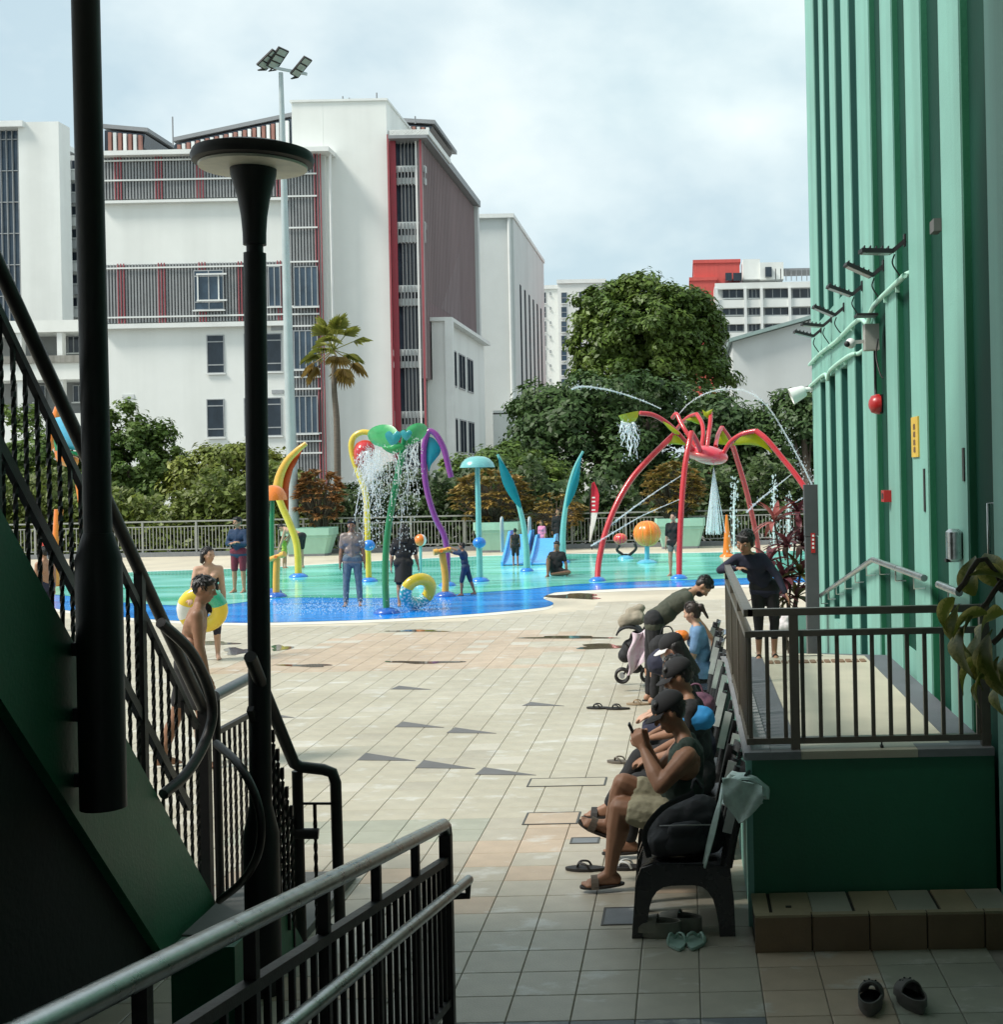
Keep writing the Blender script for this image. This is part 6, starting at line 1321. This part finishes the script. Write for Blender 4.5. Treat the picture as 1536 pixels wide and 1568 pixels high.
# -- boy at the platform rail
J = fk(h=1.13, T=(.46, .38, .9), Hd=(.10, .45, .9), face=(.50, .72, -.55), twist=-.12, aR=((.72, .42, -.45), (-.80, .55, .10)), aL=((-.62, .10, -.80), (-.42, .25, -.9)), lR=((.0, .04, -1), (.0, -.06, -1)), lL=((-.08, .0, -1), (.02, -.08, -1)))
person('boy in navy long sleeved swim top leaning on the platform railing', V((.645, 11.0, ZP-.02)), R_(180), J, SK1, top=C_navy, sleeve=1.95, bottom=C_blk, leg=1.5, hair='fringe', vox=.0085, hs=1.28, shoes=M_sandal, fold=.004)
# -- people round the pool
J = fk(h=1.72, T=(0, .20, 1), Hd=(.0, .30, 1), face=(.1, .95, -.15), aR=((.10, .06, -1), (.05, .25, -1)), lR=((.03, .30, -1), (.0, -.1, -1)), lL=((-.03, -.25, -1), (0, -.35, -1)))
person('shirtless man walking beside the stair rail with the yellow ring behind', at(282, 11.5), R_(-72), J, SK2, bottom=C_blk, leg=.75, hair='short', vox=.011)
person('woman in black swimsuit with bobbed hair behind the yellow swim ring', at(316, 18.5), R_(200), fk(h=1.60, T=(0, .05, 1), face=(-.7, .6, -.2), aR=((.2, .3, -.9), (.1, .8, -.5))), SK3, swim=C_blk, bottom=C_navy, leg=1.3, hair='bob', vox=.013, fem=True)
J = fk(h=1.72, aR=((.25, .25, -.95), (-.9, .35, .15)), aL=((-.25, .25, -.95), (.9, .35, .05)), face=(.35, .9, -.1))
person('person standing with folded arms in dark rash top and maroon shorts', at(363, 29.6), R_(170), J, SK1, top=C_dblue, sleeve=1.9, bottom=C_maroon, leg=.85, hair='short', vox=.014)
J = fk(h=1.70, T=(0, .9, .42), Hd=(0, .9, .2), face=(0, .6, -.8), aR=((.05, .3, -.95), (.0, .4, -.9)), aL=((-.05, .3, -.95), (0, .4, -.9)), lR=((.06, .12, -1), (0, -.05, -1)))
person('shirtless man in black shorts bending down to a toddler', at(459, 37.4), R_(78), J, SK3, bottom=C_blk, leg=.7, hair='short', vox=.015)
person('toddler in lime green standing below the bending man', at(433, 37.6), R_(-100), fk(h=.95, aR=((.2, .5, .4), (.1, .6, .5))), SK1, top=C_lime, sleeve=.5, bottom=C_lime, leg=.5, hair='short', vox=.013)
person('soaked man in grey shirt and wet jeans standing under the falling water', at(537, 25.9), R_(190), fk(h=1.74, Hd=(0, .3, 1), face=(0, .9, -.4), aR=((.14, .05, -1), (.10, .1, -1)), aL=((-.14, .05, -1), (-.1, .1, -1)), lR=((.09, 0, -1), (.04, 0, -1)), lL=((-.07, 0, -1), (-.04, 0, -1))), SK2, top=cloth('wet_grey', (.22, .175, .16), .35), sleeve=.7, bottom=C_denim, leg=1.95, hair='short', vox=.014, fold=.012)
person('woman in loose black shirt walking away with the yellow teal ring', at(615, 25.5), R_(10), fk(h=1.62, T=(.02, .08, 1), aR=((.25, .0, -1), (.22, .15, -1)), aL=((-.25, .0, -1), (-.1, .2, -1)), lR=((.03, -.22, -1), (0, -.5, -1)), lL=((-.03, .15, -1), (0, -.05, -1))), SK1, top=C_blk, sleeve=.9, bottom=C_blk, leg=.9, hair='long', vox=.014, fem=True, skirt=C_blk, belly=.03)
person('small boy in dark blue swimsuit pushing the orange water cannon', at(710, 27.7), R_(78), fk(h=1.14, T=(0, .15, 1), face=(0, 1, 0), aR=((.1, .9, .25), (-.1, .9, .35)), aL=((-.1, .9, .1), (.1, .9, .4)), lR=((.03, -.30, -1), (0, -.35, -1)), lL=((-.03, .25, -1), (0, .02, -1))), SK2, top=C_dblue, sleeve=.8, bottom=C_dblue, leg=1.1, hair='short', vox=.012)
person('little girl in pink by the back fence above the slide', at(828, 41.5), R_(150), fk(h=1.1), SK1, top=C_pink, sleeve=1.2, bottom=C_pink, leg=1.0, hair='long', vox=.014, fem=True)
person('person dressed all in black standing by the fence behind the slide', at(853, 42), R_(185), fk(h=1.45), SK1, top=C_blk, sleeve=1.9, hair='long', bottom=C_blk, leg=1.9, skirt=C_blk, vox=.015)
person('thin child in black trunks climbing off the blue slide', at(787, 36.6), R_(5), fk(h=1.06, lR=((.03, -.1, -1), (0, -.1, -1)), lL=((-.03, .12, -1), (0, 0, -1))), SK2, top=C_blk, sleeve=.0, bottom=C_blk, leg=.9, hair='short', vox=.012, ) if True else None
person('person in dark clothes sitting on the wet pool floor with one knee up', at(850, 32.7), R_(170), fk(h=1.62, seat=.13, T=(0, -.10, 1), aR=((.2, .5, -.7), (-.3, .6, .5)), aL=((-.3, .1, -1), (-.1, .2, -1)), lR=((.20, .55, .80), (-.05, .28, -.95)), lL=((-.75, .65, .02), (.75, .45, -.05))), SK2, top=C_blk, sleeve=.6, bottom=C_blk, leg=.8, hair='short', vox=.014)
person('woman in black T shirt and dark shorts standing between the spider legs', at(1030, 31.9), R_(160), fk(h=1.55, aL=((-.2, .1, -1), (.2, .6, -.7))), SK3, top=C_blk, sleeve=.9, bottom=C_grey, leg=.45, hair='bun', vox=.013, fem=True, skirt=None)
person('bare backed child glimpsed through the stair balusters', at(66, 22.5), R_(60), fk(h=1.45), SK1, bottom=C_navy, leg=.7, hair='short', vox=.014)
flush_blobs()
# ================================================================ CHAIRS, BAGS, SHOES, SMALL THINGS
M_chair = mat('black_plastic', (.016, .016, .017), .27, .2, 8, .03, 60)
def make_chair():
    t = thing('chair', 'x', 'chair', (0, 0, 0), 'black plastic chairs along the mint wall')
    out = [(-.31, 0), (-.228, 0), (-.222, .10), (-.21, .17), (-.195, .215), (-.17, .25), (-.135, .272), (-.09, .28), (.03, .28), (.075, .27), (.105, .245), (.13, .205), (.147, .15), (.158, .08), (.165, 0), (.25, 0), (.245, .2), (.225, .38), (-.19, .395), (-.255, .375), (-.285, .30)]
    for y in (-.225, .19): q = MB(); q.prism([(x, y, z) for x, z in out], (0, .035, 0)); q.part('side_frame', M_chair, t)
    q = MB(); g = [[(-.25+.46*i/8, -.20+.40*j/6, .385-.012*math.sin(math.pi*i/8)+.01*((j-3)/3)**2+(-.03 if i == 0 else 0)) for j in range(7)] for i in range(9)]; q.sheet(g, .022); q.part('seat', M_chair, t, 40)
    def bk(f): return .205+.085*f+.02*f*f
    for y in (-.205, .205):
        q = MB(); q.tube([(bk(f), y*(1-.06*f), .37+.45*f) for f in (0, .3, .6, .9, 1)], .024, 8, flat=1.5); q.part('back_post', M_chair, t, 50)
    q = MB(); q.bar((bk(.42)-.03, -.222, .37+.45*.42), (bk(.98)-.03, -.210, .37+.45*.98), .012, .05, up=(1, 0, 0)); q.part('back_edge', mat('pale_plastic', (.40, .41, .40), .5, .2, 12), t)  # pale grey strip along the near back post
    for k in range(6):
        f = .18+.155*k; q = MB(); hgt = .043 if k < 5 else .06
        g = [[(bk(f+dz/.45)+.035*math.cos(math.pi*(j-4)/8.5), -.19*(1-.06*f)+.38*(1-.06*f)*j/8, .37+.45*f+dz) for j in range(9)] for dz in (0, hgt)]; q.sheet(g, .016); q.part('slat', M_chair, t, 40)
    return t
CH = [(7.27, 'nearest black plastic chair, loaded with a backpack and a pale towel'), (7.85, 'black plastic chair under the man with the phone'), (8.65, 'black plastic chair under the person in the dark cap'), (9.45, 'black plastic chair under the woman with long dark hair'), (10.25, 'black plastic chair under the masked woman'),
      (11.1, 'empty black plastic chair just beyond the masked woman'), (12.0, 'empty black plastic chair in the middle of the far gap'), (12.85, 'empty black plastic chair on the near side of the woman in blue'), (13.65, 'black plastic chair under the woman in light blue'), (14.5, 'farthest black plastic chair, beyond the woman in blue')]
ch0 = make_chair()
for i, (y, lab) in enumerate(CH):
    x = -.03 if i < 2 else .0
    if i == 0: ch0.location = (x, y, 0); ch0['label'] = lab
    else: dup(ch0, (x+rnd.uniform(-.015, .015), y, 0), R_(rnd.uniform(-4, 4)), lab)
# backpack and towel on the first chair
t = thing('backpack', 'black backpack slumped on the nearest chair', 'backpack', (-.04, 7.22, .39)); WL[t.name] = V((0, 0, 0)); M_bp = cloth('backpack_nylon', (.010, .011, .014), .7)
q = MB(); q.cap((-.13, 0, .12), (.12, 0, .12), .125); q.cap((-.08, 0, .20), (.10, 0, .22), .13); q.cap((.03, 0, .26), (.10, 0, .27), .105); q.cap((-.15, -.06, .10), (-.08, -.1, .12), .09); q.v = [(x*.92, y*.92, z*.9) for x, y, z in q.v]; blob(q, 'bag_body', M_bp, t, .012, 5, .02)
q = MB(); q.cap((-.06, -.13, .10), (.06, -.13, .11), .06); q.cap((-.05, -.13, .17), (.05, -.13, .18), .05); blob(q, 'front_pocket', M_bp, t, .010, 4, .012)
q = MB(); q.tube(curve([(.05, -.1, .37), (-.12, -.14, .30), (-.22, -.14, .17), (-.2, -.12, .03)], 5), .016, 6, flat=.35); q.part('shoulder_strap', M_bp, t, 60)
q = MB(); q.tube(curve([(.04, .0, .37), (.06, .0, .42), (.10, 0, .37)], 5), .010, 6); q.part('grab_handle', M_bp, t, 60)
q = MB(); q.tube(curve([(-.14, -.125, .2), (0, -.195, .22), (.14, -.125, .2)], 5), .004, 5); q.part('zip', mat('zip_grey', (.18, .18, .17), .4), t, 60)
flush_blobs()
M_towel = cloth('mint_towel', (.60, .74, .69), .95)
def draped(name, lab, cat, fn, m, n=(14, 12), th=.012):
    g = [[fn(i/(n[0]-1), j/(n[1]-1)) for j in range(n[1])] for i in range(n[0])]; q = MB(); q.sheet(g, th); return q.solo(name, m, lab, cat, smooth=80)
def tw_(a, b_):
    s_ = (a-.4)*.33; y = 7.05+.22*b_+.02*math.sin(9*a); w = .015*math.sin(11*b_+5*a)+.01*math.sin(23*b_)
    if s_ < 0: return (.235+s_*.35+w, y, .845+s_*(.85+.35*math.sin(3*b_+.5)))
    return (.255+min(s_, .14)*1.0+w, y-.05*s_, .85-max(0, s_-.07)*(.75+.25*math.sin(4*b_))-.02*b_)
q = MB(); q.sheet([[tw_(i/27, j/21) for j in range(22)] for i in range(28)], .012)
q.sheet([[(.165+.21*j/10, 6.99+.016*math.sin(.9*j+.5*i)-.004*i*(j/10), .865-.05*(j/10)**2-(i/11)*.235*max(.12, 1-1.15*abs(j/10-.42))) for j in range(11)] for i in range(12)], .012)
q.solo('towel', M_towel, 'pale mint towel draped over the back of the nearest chair', 'towel', smooth=80)
def tw2(a, b_): return (.17-.11*a+.012*math.sin(12*b_+3*a), 7.03+.05*b_-.02*a, .80-.42*a+.02*b_)
draped('bag_strap', 'thin pale strap hanging down beside the backpack', 'strap', tw2, M_towel, (10, 5), .008)
# shoes
def flip(lab, p, yaw, L=.26, m=M_sandal, sm=None, rot=0, group=None):
    t = thing('flip_flop', lab, 'flip flop', p, group, yaw); WL[t.name] = V((0, 0, 0)); pr = []
    for k in range(24): a = 2*math.pi*k/24; pr.append((L*.5*math.cos(a), (.042+.010*math.cos(a)-.008*math.cos(2*a))*math.sin(a)))
    q = MB(); q.loft([[(x, y, .004) for x, y in pr], [(x, y, .02) for x, y in pr]]); q.part('sole', m, t, 40)
    for sg in (-1, 1): q = MB(); q.tube(curve([(L*.22, 0, .02), (L*.15, sg*.022, .05), (-L*.02, sg*.042, .045), (-L*.10, sg*.046, .015)], 4), .0075, 6); q.part('strap', sm or m, t, 60)
    return t
def gp(u, v): return G(u, v)
M_mintff = mat('mint_rubber', (.33, .48, .41), .5, .08, 9)
flip('left one of the mint flip flops under the nearest chair', gp(1036, 1446), R_(100), .22, M_mintff); flip('right one of the mint flip flops under the nearest chair', gp(1066, 1445), R_(78), .22, M_mintff)
flip('left one of the thin dark flip flops lying alone on the bright paving', gp(917, 1085), R_(170), .27); flip('right one of the thin dark flip flops lying alone on the bright paving', gp(946, 1086), R_(172), .27)
flip('black flip flop lying just behind the foot of the man with the phone', gp(898, 1332), R_(175), .27); flip('black flip flop half hidden behind the standing leg of the man with the phone', gp(962, 1330), R_(178), .26, M_sandal, mat('strap_pale', (.5, .5, .48), .6))
flip('beige sandal left on the paving near the dark flip flop pair', gp(978, 1079), R_(172), .27, mat('beige_sandal', (.30, .22, .14), .7, .15, 9)); flip('brown sandal behind the crossed foot of the phone man', gp(950, 1168), R_(160), .25, M_sandal2)
M_croc = mat('croc_grey', (.11, .105, .095), .6, .12, 9, .05, 80); M_crin = mat('croc_inside', (.012, .012, .012), .6)
def croc(lab, p, yaw, L=.27, m=M_croc, inside=M_crin, shoe='clog'):
    t = thing(shoe, lab, shoe, p, None, yaw); WL[t.name] = V((0, 0, 0)); N = 22
    def w(f): return .050+.012*math.sin(math.pi*(f*.9+.1))
    def ol(sc, z): return [((.5*math.cos(a))*L*sc, (.050+.009*math.cos(a)-.006*math.cos(2*a))*math.sin(a)*sc, z) for a in (2*math.pi*k/N for k in range(N))]
    q = MB(); q.loft([ol(.95, .0), ol(1.0, .008), ol(1.0, .030), ol(.97, .036)]); q.part('sole', m, t, 40)
    g = []
    for i in range(11):
        f = i/10; x = -.02*L+.50*L*f*1.0-.0; hw = (.052+.006*math.sin(math.pi*f))*(1-max(0, f-.55)**2*3.2); hh = .052+.030*(1-f)-.02*max(0, f-.6)
        g.append([(x, hw*math.cos(math.pi*j/10)*1.0, .032+hh*math.sin(math.pi*j/10)**.75*(1-max(0, f-.8)*2.2)) for j in range(11)])
    q = MB(); q.sheet(g, .008); q.part('upper', m, t, 50)
    g = []
    for i in range(13):
        a = math.pi*(.5+i/12); g.append([(-.02*L+.46*L*math.cos(a)*1.0, .052*math.sin(a), z) for z in (.030, .05, .066 if shoe == 'clog' else .085)])
    q = MB(); q.sheet(g, .008); q.part('heel_rim', m, t, 50)
    q = MB(); q.loft([ol(.86, .037), ol(.86, .040)]); q.part('insole', inside, t)
    if shoe == 'clog':
        for k in range(6): a = (k-2.5)*.35; q = MB(); q.sph((.16*L+.02*(k % 2), .030*math.sin(a*1.6), .108-.012*abs(a)), (.006, .006, .003), 8, 4); q.part('vent_hole', inside, t)
    else:
        for k in range(4): q = MB(); q.tube([(.02*L+.022*k, -.03, .088-.006*k), (.02*L+.022*k, 0, .100-.006*k), (.02*L+.022*k, .03, .088-.006*k)], .004, 5); q.part('lace', M_towel, t, 60)
    return t
croc('left one of the grey clogs standing on the tiles before the step', gp(1333, 1541), R_(78), .25); croc('right one of the grey clogs standing on the tiles before the step', gp(1396, 1538), R_(104), .25)
M_snk = mat('sneaker_grey', (.21, .20, .165), .8, .2, 14, .1, 90)
croc('front one of the worn grey sneakers under the nearest chair', gp(1006, 1432), R_(170), .27, M_snk, M_crin, 'sneaker'); croc('rear one of the worn grey sneakers under the nearest chair', gp(1040, 1424), R_(160), .27, M_snk, M_crin, 'sneaker')
# stroller and what hangs on it
sz_ = 15.3
def Q(u, v, dz=0): return P(u, v, sz_+dz)
t = thing('stroller', 'black baby stroller parked beside the man in the olive shirt', 'stroller', G(968, 1046)); M_str = cloth('stroller_fabric', (.014, .014, .016), .7)
for (u, v, dz) in ((953, 1035, -.22), (953, 1033, .25), (992, 1034, -.22), (992, 1032, .25)):
    c = Q(u, v, dz); c.z = max(.09, c.z); w = MB(); pr = []
    w.tube([c+V((.075*math.cos(a), 0, .075*math.sin(a))) for a in (2*math.pi*k/18 for k in range(18))], .017, 8, closed=True); o = w.part('wheel', M_iron, t, 60)
    w = MB(); w.tube([c+V((0, -.02, 0)), c+V((0, .02, 0))], .03, 10); w.part('hub', M_louvre, o, 60)
for dz in (-.22, .25):
    w = MB(); w.tube(curve([Q(955, 1033, dz), Q(968, 1010, dz), Q(980, 985, dz), Q(986, 962, dz)], 4), .012, 8); w.part('frame_tube', M_iron, t, 60)
    w = MB(); w.tube(curve([Q(990, 1032, dz), Q(974, 1008, dz), Q(958, 985, dz)], 4), .012, 8); w.part('frame_tube', M_iron, t, 60)
w = MB(); w.tube([Q(986, 962, -.22), Q(990, 957, -.2), Q(990, 957, .23), Q(986, 962, .25)], .014, 8); w.part('handle', M_iron, t, 60)
w = MB(); w.cap(Q(966, 992, -.12), Q(966, 992, .15), .11); w.cap(Q(958, 1003, -.12), Q(958, 1003, .15), .09); w.cap(Q(975, 975, -.12), Q(975, 975, .15), .08); WL[t.name+'_'] = V((0, 0, 0))
o = blob(w, 'seat', M_str, t, .016, 4, .012); o.location = -V(t.location)
w = MB(); g = []
for i in range(11):
    a = math.pi*(.10+.85*i/10); g.append([Q(964, 972)+V((-.15*math.cos(a)-.0, -.22+.47*j/4, .13*math.sin(a)-.02)) for j in range(5)])
w.sheet(g, .02); w.part('hood', M_str, t, 60)
w = MB(); w.cap(Q(975, 1022, -.12), Q(968, 1022, .14), .07); o = blob(w, 'basket', M_str, t, .016, 4); o.location = -V(t.location)
flush_blobs()
t = thing('bag', 'beige cloth bundle on top of the stroller hood', 'bag', Q(962, 950)); w = MB(); w.cap(Q(957, 951), Q(978, 946), .085); w.cap(Q(965, 938, .05), Q(981, 931, .05), .06); w.cap(Q(955, 955, .1), Q(966, 956, .2), .06)
o = blob(w, 'bundle', cloth('beige', (.30, .26, .20)), t, .014, 4, .03); o.location = -V(t.location); flush_blobs()
def bl(a, b_):
    p = Q(968+34*b_-8*a*(1-b_)+3*math.sin(9*a+5*b_), 968+66*a*(1-.35*b_)-4*b_+3*math.sin(7*b_), -.30-.05*math.sin(9*b_+2*a)); return p
draped('blanket', 'pink and white blanket hung over the stroller side', 'blanket', bl, cloth('pale_pink', (.60, .42, .52), .95, col2=(.70, .62, .66)), (16, 14), .014)
# folding camp chair
cz = 17.0; t = thing('camp_chair', 'grey blue folding camp chair past the end of the railing', 'camp chair', G(1094, 1010)); M_cf = cloth('camp_fabric', (.16, .21, .27))
c = P(1096, 930, cz); 
for (x0, x1) in ((-.22, .22), (.22, -.22)):
    for y in (-.2, .2): w = MB(); w.tube([(c.x+x0, cz+y, .0), (c.x+x1, cz+y, .5)], .011, 6); w.part('leg', M_iron, t, 60)
w = MB(); w.sheet([[(c.x-.22+.44*i/5, cz-.22+.44*j/5, .46-.05*math.sin(math.pi*i/5)) for j in range(6)] for i in range(6)], .01); w.part('seat', M_cf, t, 60)
w = MB(); w.sheet([[(c.x+.2+.08*i/5, cz-.22+.44*j/5, .48+.5*i/5) for j in range(6)] for i in range(6)], .01); w.part('back', M_cf, t, 60)
for y in (-.22, .22): w = MB(); w.tube([(c.x+.2, cz+y, .4), (c.x+.3, cz+y, 1.0)], .011, 6); w.part('back_post', M_iron, t, 60)
# bags on laps
def bag(lab, c, r, m, handle=True, cat='bag', sx=1.3):
    t = thing(cat.replace(' ', '_'), lab, cat, c); w = MB(); w.cap((-r*sx*.5, 0, 0), (r*sx*.5, 0, .01), r*.8); w.cap((-r*.5, 0, r*.4), (r*.5, 0, r*.45), r*.6); o = blob(w, 'bag_body', m, t, .012, 4, .02)
    if handle: w = MB(); w.tube(curve([(-r*.6, 0, r*.7), (-r*.3, 0, r*1.5), (r*.3, 0, r*1.5), (r*.6, 0, r*.7)], 4), .008, 6); o2 = w.part('handle', m, t, 60); o2.location = (0, 0, 0); o2.data.transform(Matrix.Translation(V(c)))
    return t
bag('black tote bag on the lap of the woman in light blue', P(1022, 990, 13.3), .13, C_blk); bag('small pink pouch on the masked woman\'s knees', P(1040, 1026, 10.1), .07, C_pink, False); bag('bright blue bag hung on the chair behind the phone man', P(1066, 1102, 8.5), .09, mat('cloth_bright_blue', (.02, .22, .50), .7), False)
bag('dark flowered bag wedged between the seated women', P(1066, 1082, 9.1), .10, cloth('flowered', (.05, .02, .05), col2=(.22, .10, .14)), True); bag('orange pouch held between the leaning man and the woman in blue', P(1042, 975, 13.5), .065, K_orange, False)
bag('navy bag resting at the feet of the masked woman', P(1025, 1015, 11.6), .14, C_navy, True); flush_blobs()
# dark info pillar by the ramp foot
ZQ = 15.6; c = P(1244, 880, ZQ); t = thing('info_pillar', 'dark grey upright info pillar with a red plate at the foot of the ramp', 'pillar', (c.x, ZQ, .2)); h = P(1244, 742, ZQ).z
M_pil = mat('pillar_grey', (.060, .062, .066), .45, .15, 4)
q = MB(); q.bx(c.x-.075, c.x+.075, ZQ-.05, ZQ+.12, .15, h-.62); q.part('shaft', M_pil, t); q = MB(); q.bx(c.x-.08, c.x+.08, ZQ-.055, ZQ+.125, h-.61, h); q.part('cap_block', M_pil, t)
q = MB(); a, b_ = P(1241, 816, ZQ), P(1248, 846, ZQ); q.bx(a.x, b_.x, ZQ-.060, ZQ-.051, b_.z, a.z); q.part('red_plate', M_red, t)
for v in (820, 826, 832, 838): q = MB(); a = P(1244.5, v, ZQ); q.bx(a.x-.012, a.x+.012, ZQ-.0635, ZQ-.0602, a.z-.012, a.z+.012); q.part('symbol', M_whitetrim, t)
q = MB(); a, b_ = P(1219, 940, 17.6), P(1242, 1000, 17.6); q.bx(a.x, a.x+.32, 17.4, 18.2, -.05, a.z); q.solo('planter_box', M_mint, 'low mint planter box beside the dark info pillar', 'planter')
# red leaved cordyline
M_cor = foliage_mat('cordyline_leaf', (.045, .018, .022), (.16, .045, .055), .5, .35, .2, 2.5); M_corg = foliage_mat('cordyline_green', (.07, .075, .025), (.14, .13, .04), .4, .4, .2, 2.5); M_corp = foliage_mat('cordyline_pink', (.24, .05, .055), (.34, .11, .09), .4, .35, .25, 2.5)
cb = P(1205, 725, 17.9); cb.z = 0; t = thing('cordyline', 'red and maroon long leaved plant beside the dark info pillar', 'plant', cb)
lf = MB()
for i in range(5):
    x = i/4; w_ = .5*(.5+2.2*x*(1-x)*1.0)*(1 if i < 4 else .05); lf.v += [(x, -.11*math.sin(math.pi*min(.98, x*.9+.08)), .18*x-.55*x*x+.03), (x, 0, .18*x-.55*x*x), (x, .11*math.sin(math.pi*min(.98, x*.9+.08)), .18*x-.55*x*x+.03)]
for i in range(4):
    for j in range(2): lf.f.append((i*3+j, i*3+3+j, i*3+4+j, i*3+1+j)); lf.m.append(0)
lms = [lf.mesh('leaf', m, smooth=60) for m in (M_cor, M_corp, M_corg)]
for (u, v, dz, kind) in ((1186, 800, 0, 1), (1222, 785, .2, 0), (1205, 838, -.2, 0), (1178, 862, -.1, 0), (1228, 835, .1, 0), (1200, 888, -.25, 0), (1226, 880, -.1, 2), (1190, 915, -.2, 0), (1220, 915, -.2, 2)):
    c = P(u, v, 17.9+dz); q = MB(); q.tube(curve([cb+V((rnd.uniform(-.1, .1), dz*.5, 0)), (V(c)+cb)/2+V((rnd.uniform(-.05, .05), 0, 0)), V(c)], 4), .016, 6); q.part('stem', M_bark, t, 60)
    for j in range(16):
        el = R_(rnd.uniform(-25, 70)); az = 2*math.pi*(j*.382)+rnd.random()*.5; o = bpy.data.objects.new('leaf', lms[kind if rnd.random() < .75 else 0]); COL.objects.link(o); o.parent = t
        o.location = V(c)-cb; o.rotation_euler = (rnd.uniform(-.3, .3), -el, az); s_ = rnd.uniform(.30, .44); o.scale = (s_, s_*1.0, s_)
# variegated plant at the right edge
pb2 = V((1.38, 4.75, 0)); t = thing('potted_plant', 'variegated yellow green potted plant reaching in at the right edge', 'plant', pb2)
q = MB(); q.lathe([(.13, 0), (.18, .55), (.20, .56), (.20, .62), (.17, .62), (.165, .5), (.02, .5)], pb2, 24); q.part('pot', mat('pot_clay', (.20, .10, .06), .8), t, 40)
vm = bpy.data.materials.new('variegated_leaf'); vm.use_nodes = True; n_ = vm.node_tree; bs = n_.nodes['Principled BSDF']; tcn = n_.nodes.new('ShaderNodeTexCoord'); sx_ = n_.nodes.new('ShaderNodeSeparateXYZ'); n_.links.new(tcn.outputs['Object'], sx_.inputs[0])
ab = n_.nodes.new('ShaderNodeMath'); ab.operation = 'ABSOLUTE'; n_.links.new(sx_.outputs['Y'], ab.inputs[0]); nn_ = n_.nodes.new('ShaderNodeTexNoise'); nn_.inputs['Scale'].default_value = 14; n_.links.new(tcn.outputs['Object'], nn_.inputs[0])
ma = n_.nodes.new('ShaderNodeMath'); ma.operation = 'MULTIPLY_ADD'; ma.inputs[1].default_value = .30; n_.links.new(nn_.outputs['Fac'], ma.inputs[0]); n_.links.new(ab.outputs[0], ma.inputs[2])
rr_ = n_.nodes.new('ShaderNodeValToRGB'); rr_.color_ramp.elements[0].position = .27; rr_.color_ramp.elements[0].color = (.18, .21, .035, 1); rr_.color_ramp.elements[1].position = .47; rr_.color_ramp.elements[1].color = (.70, .60, .20, 1); n_.links.new(ma.outputs[0], rr_.inputs[0]); n_.links.new(rr_.outputs[0], bs.inputs['Base Color']); tl_ = n_.nodes.new('ShaderNodeBsdfTranslucent'); n_.links.new(rr_.outputs[0], tl_.inputs[0]); mz_ = n_.nodes.new('ShaderNodeMixShader'); mz_.inputs[0].default_value = .35; n_.links.new(bs.outputs[0], mz_.inputs[1]); n_.links.new(tl_.outputs[0], mz_.inputs[2]); n_.links.new(mz_.outputs[0], n_.nodes['Material Output'].inputs[0]); bs.inputs['Roughness'].default_value = .45
lf = MB(); NL = 9
for i in range(NL+1):
    x = i/NL; w_ = .34*math.sin(math.pi*(.03+.95*x)**.85); zc = .12*math.sin(math.pi*x)-.25*x*x
    for j in range(5): y = w_*(j-2)/2; lf.v.append((x, y, zc+.35*abs(y)*1.0-.03*math.sin(9*x+j)*abs(j-2)/2))
for i in range(NL):
    for j in range(4): lf.f.append((i*5+j, i*5+5+j, i*5+6+j, i*5+1+j)); lf.m.append(0)
vl = lf.mesh('leaf', vm, smooth=70)
stems = [(1466, 905), (1500, 935), (1530, 905), (1520, 985), (1545, 960)]
root = V((pb2.x, pb2.y, .5)); tips = [P(u, v, 4.6) for u, v in stems]
for tp_ in tips: q = MB(); q.tube(curve([root, root+V((.02, .0, .7)), V(tp_)+V((.14, 0, .06)), V(tp_)], 5), .010, 6); q.part('stem', M_bark, t, 60)
for (u, v, L_, az, el, rx) in ((1493, 912, .155, 100, 68, -1.1), (1462, 915, .13, 200, -62, 1.2), (1470, 925, .18, 255, -72, 1.1), (1490, 945, .22, 235, -55, .9), (1512, 940, .16, 190, -20, .6), (1500, 970, .19, 270, -70, 1.2), (1520, 965, .20, 250, -62, 1.0), (1532, 900, .16, 120, 55, -.9), (1520, 990, .17, 220, -45, .9), (1505, 1010, .15, 200, -40, .9), (1530, 1005, .16, 260, -75, 1.2), (1512, 1030, .13, 215, -50, .8), (1538, 940, .18, 215, -20, .8), (1545, 1000, .17, 255, -60, 1.0), (1535, 1040, .14, 240, -60, 1.0), (1548, 900, .16, 200, 30, -.5)):
    o = bpy.data.objects.new('leaf', vl); COL.objects.link(o); o.parent = t; o.location = P(u, v, 4.6+rnd.uniform(-.12, .12))-pb2; o.rotation_euler = (rx, -R_(el), R_(az)); o.scale = (L_, L_, L_)
# small litter
q = MB(); a = V((1.06, YP+.06, ZP+.013)); q.bx(a.x-.008, a.x+.008, a.y-.02, a.y+.02, a.z, a.z+.012); q.bx(a.x-.004, a.x+.004, a.y-.005, a.y+.005, a.z+.0121, a.z+.05); q.solo('bolt_stub', M_black, 'tiny dark bolt stub on the platform edge', 'bolt')
t = thing('bag', 'pale plastic bag lying on the far side of the boy at the ramp foot', 'bag', P(1200, 950, 17.2)); w = MB(); w.cap((-.1, 0, 0), (.1, 0, .02), .09); w.cap((0, 0, .08), (.05, 0, .12), .06); blob(w, 'bag_body', cloth('pale_bag', (.6, .55, .56)), t, .02, 3, .05); flush_blobs(); t.location.z = .45
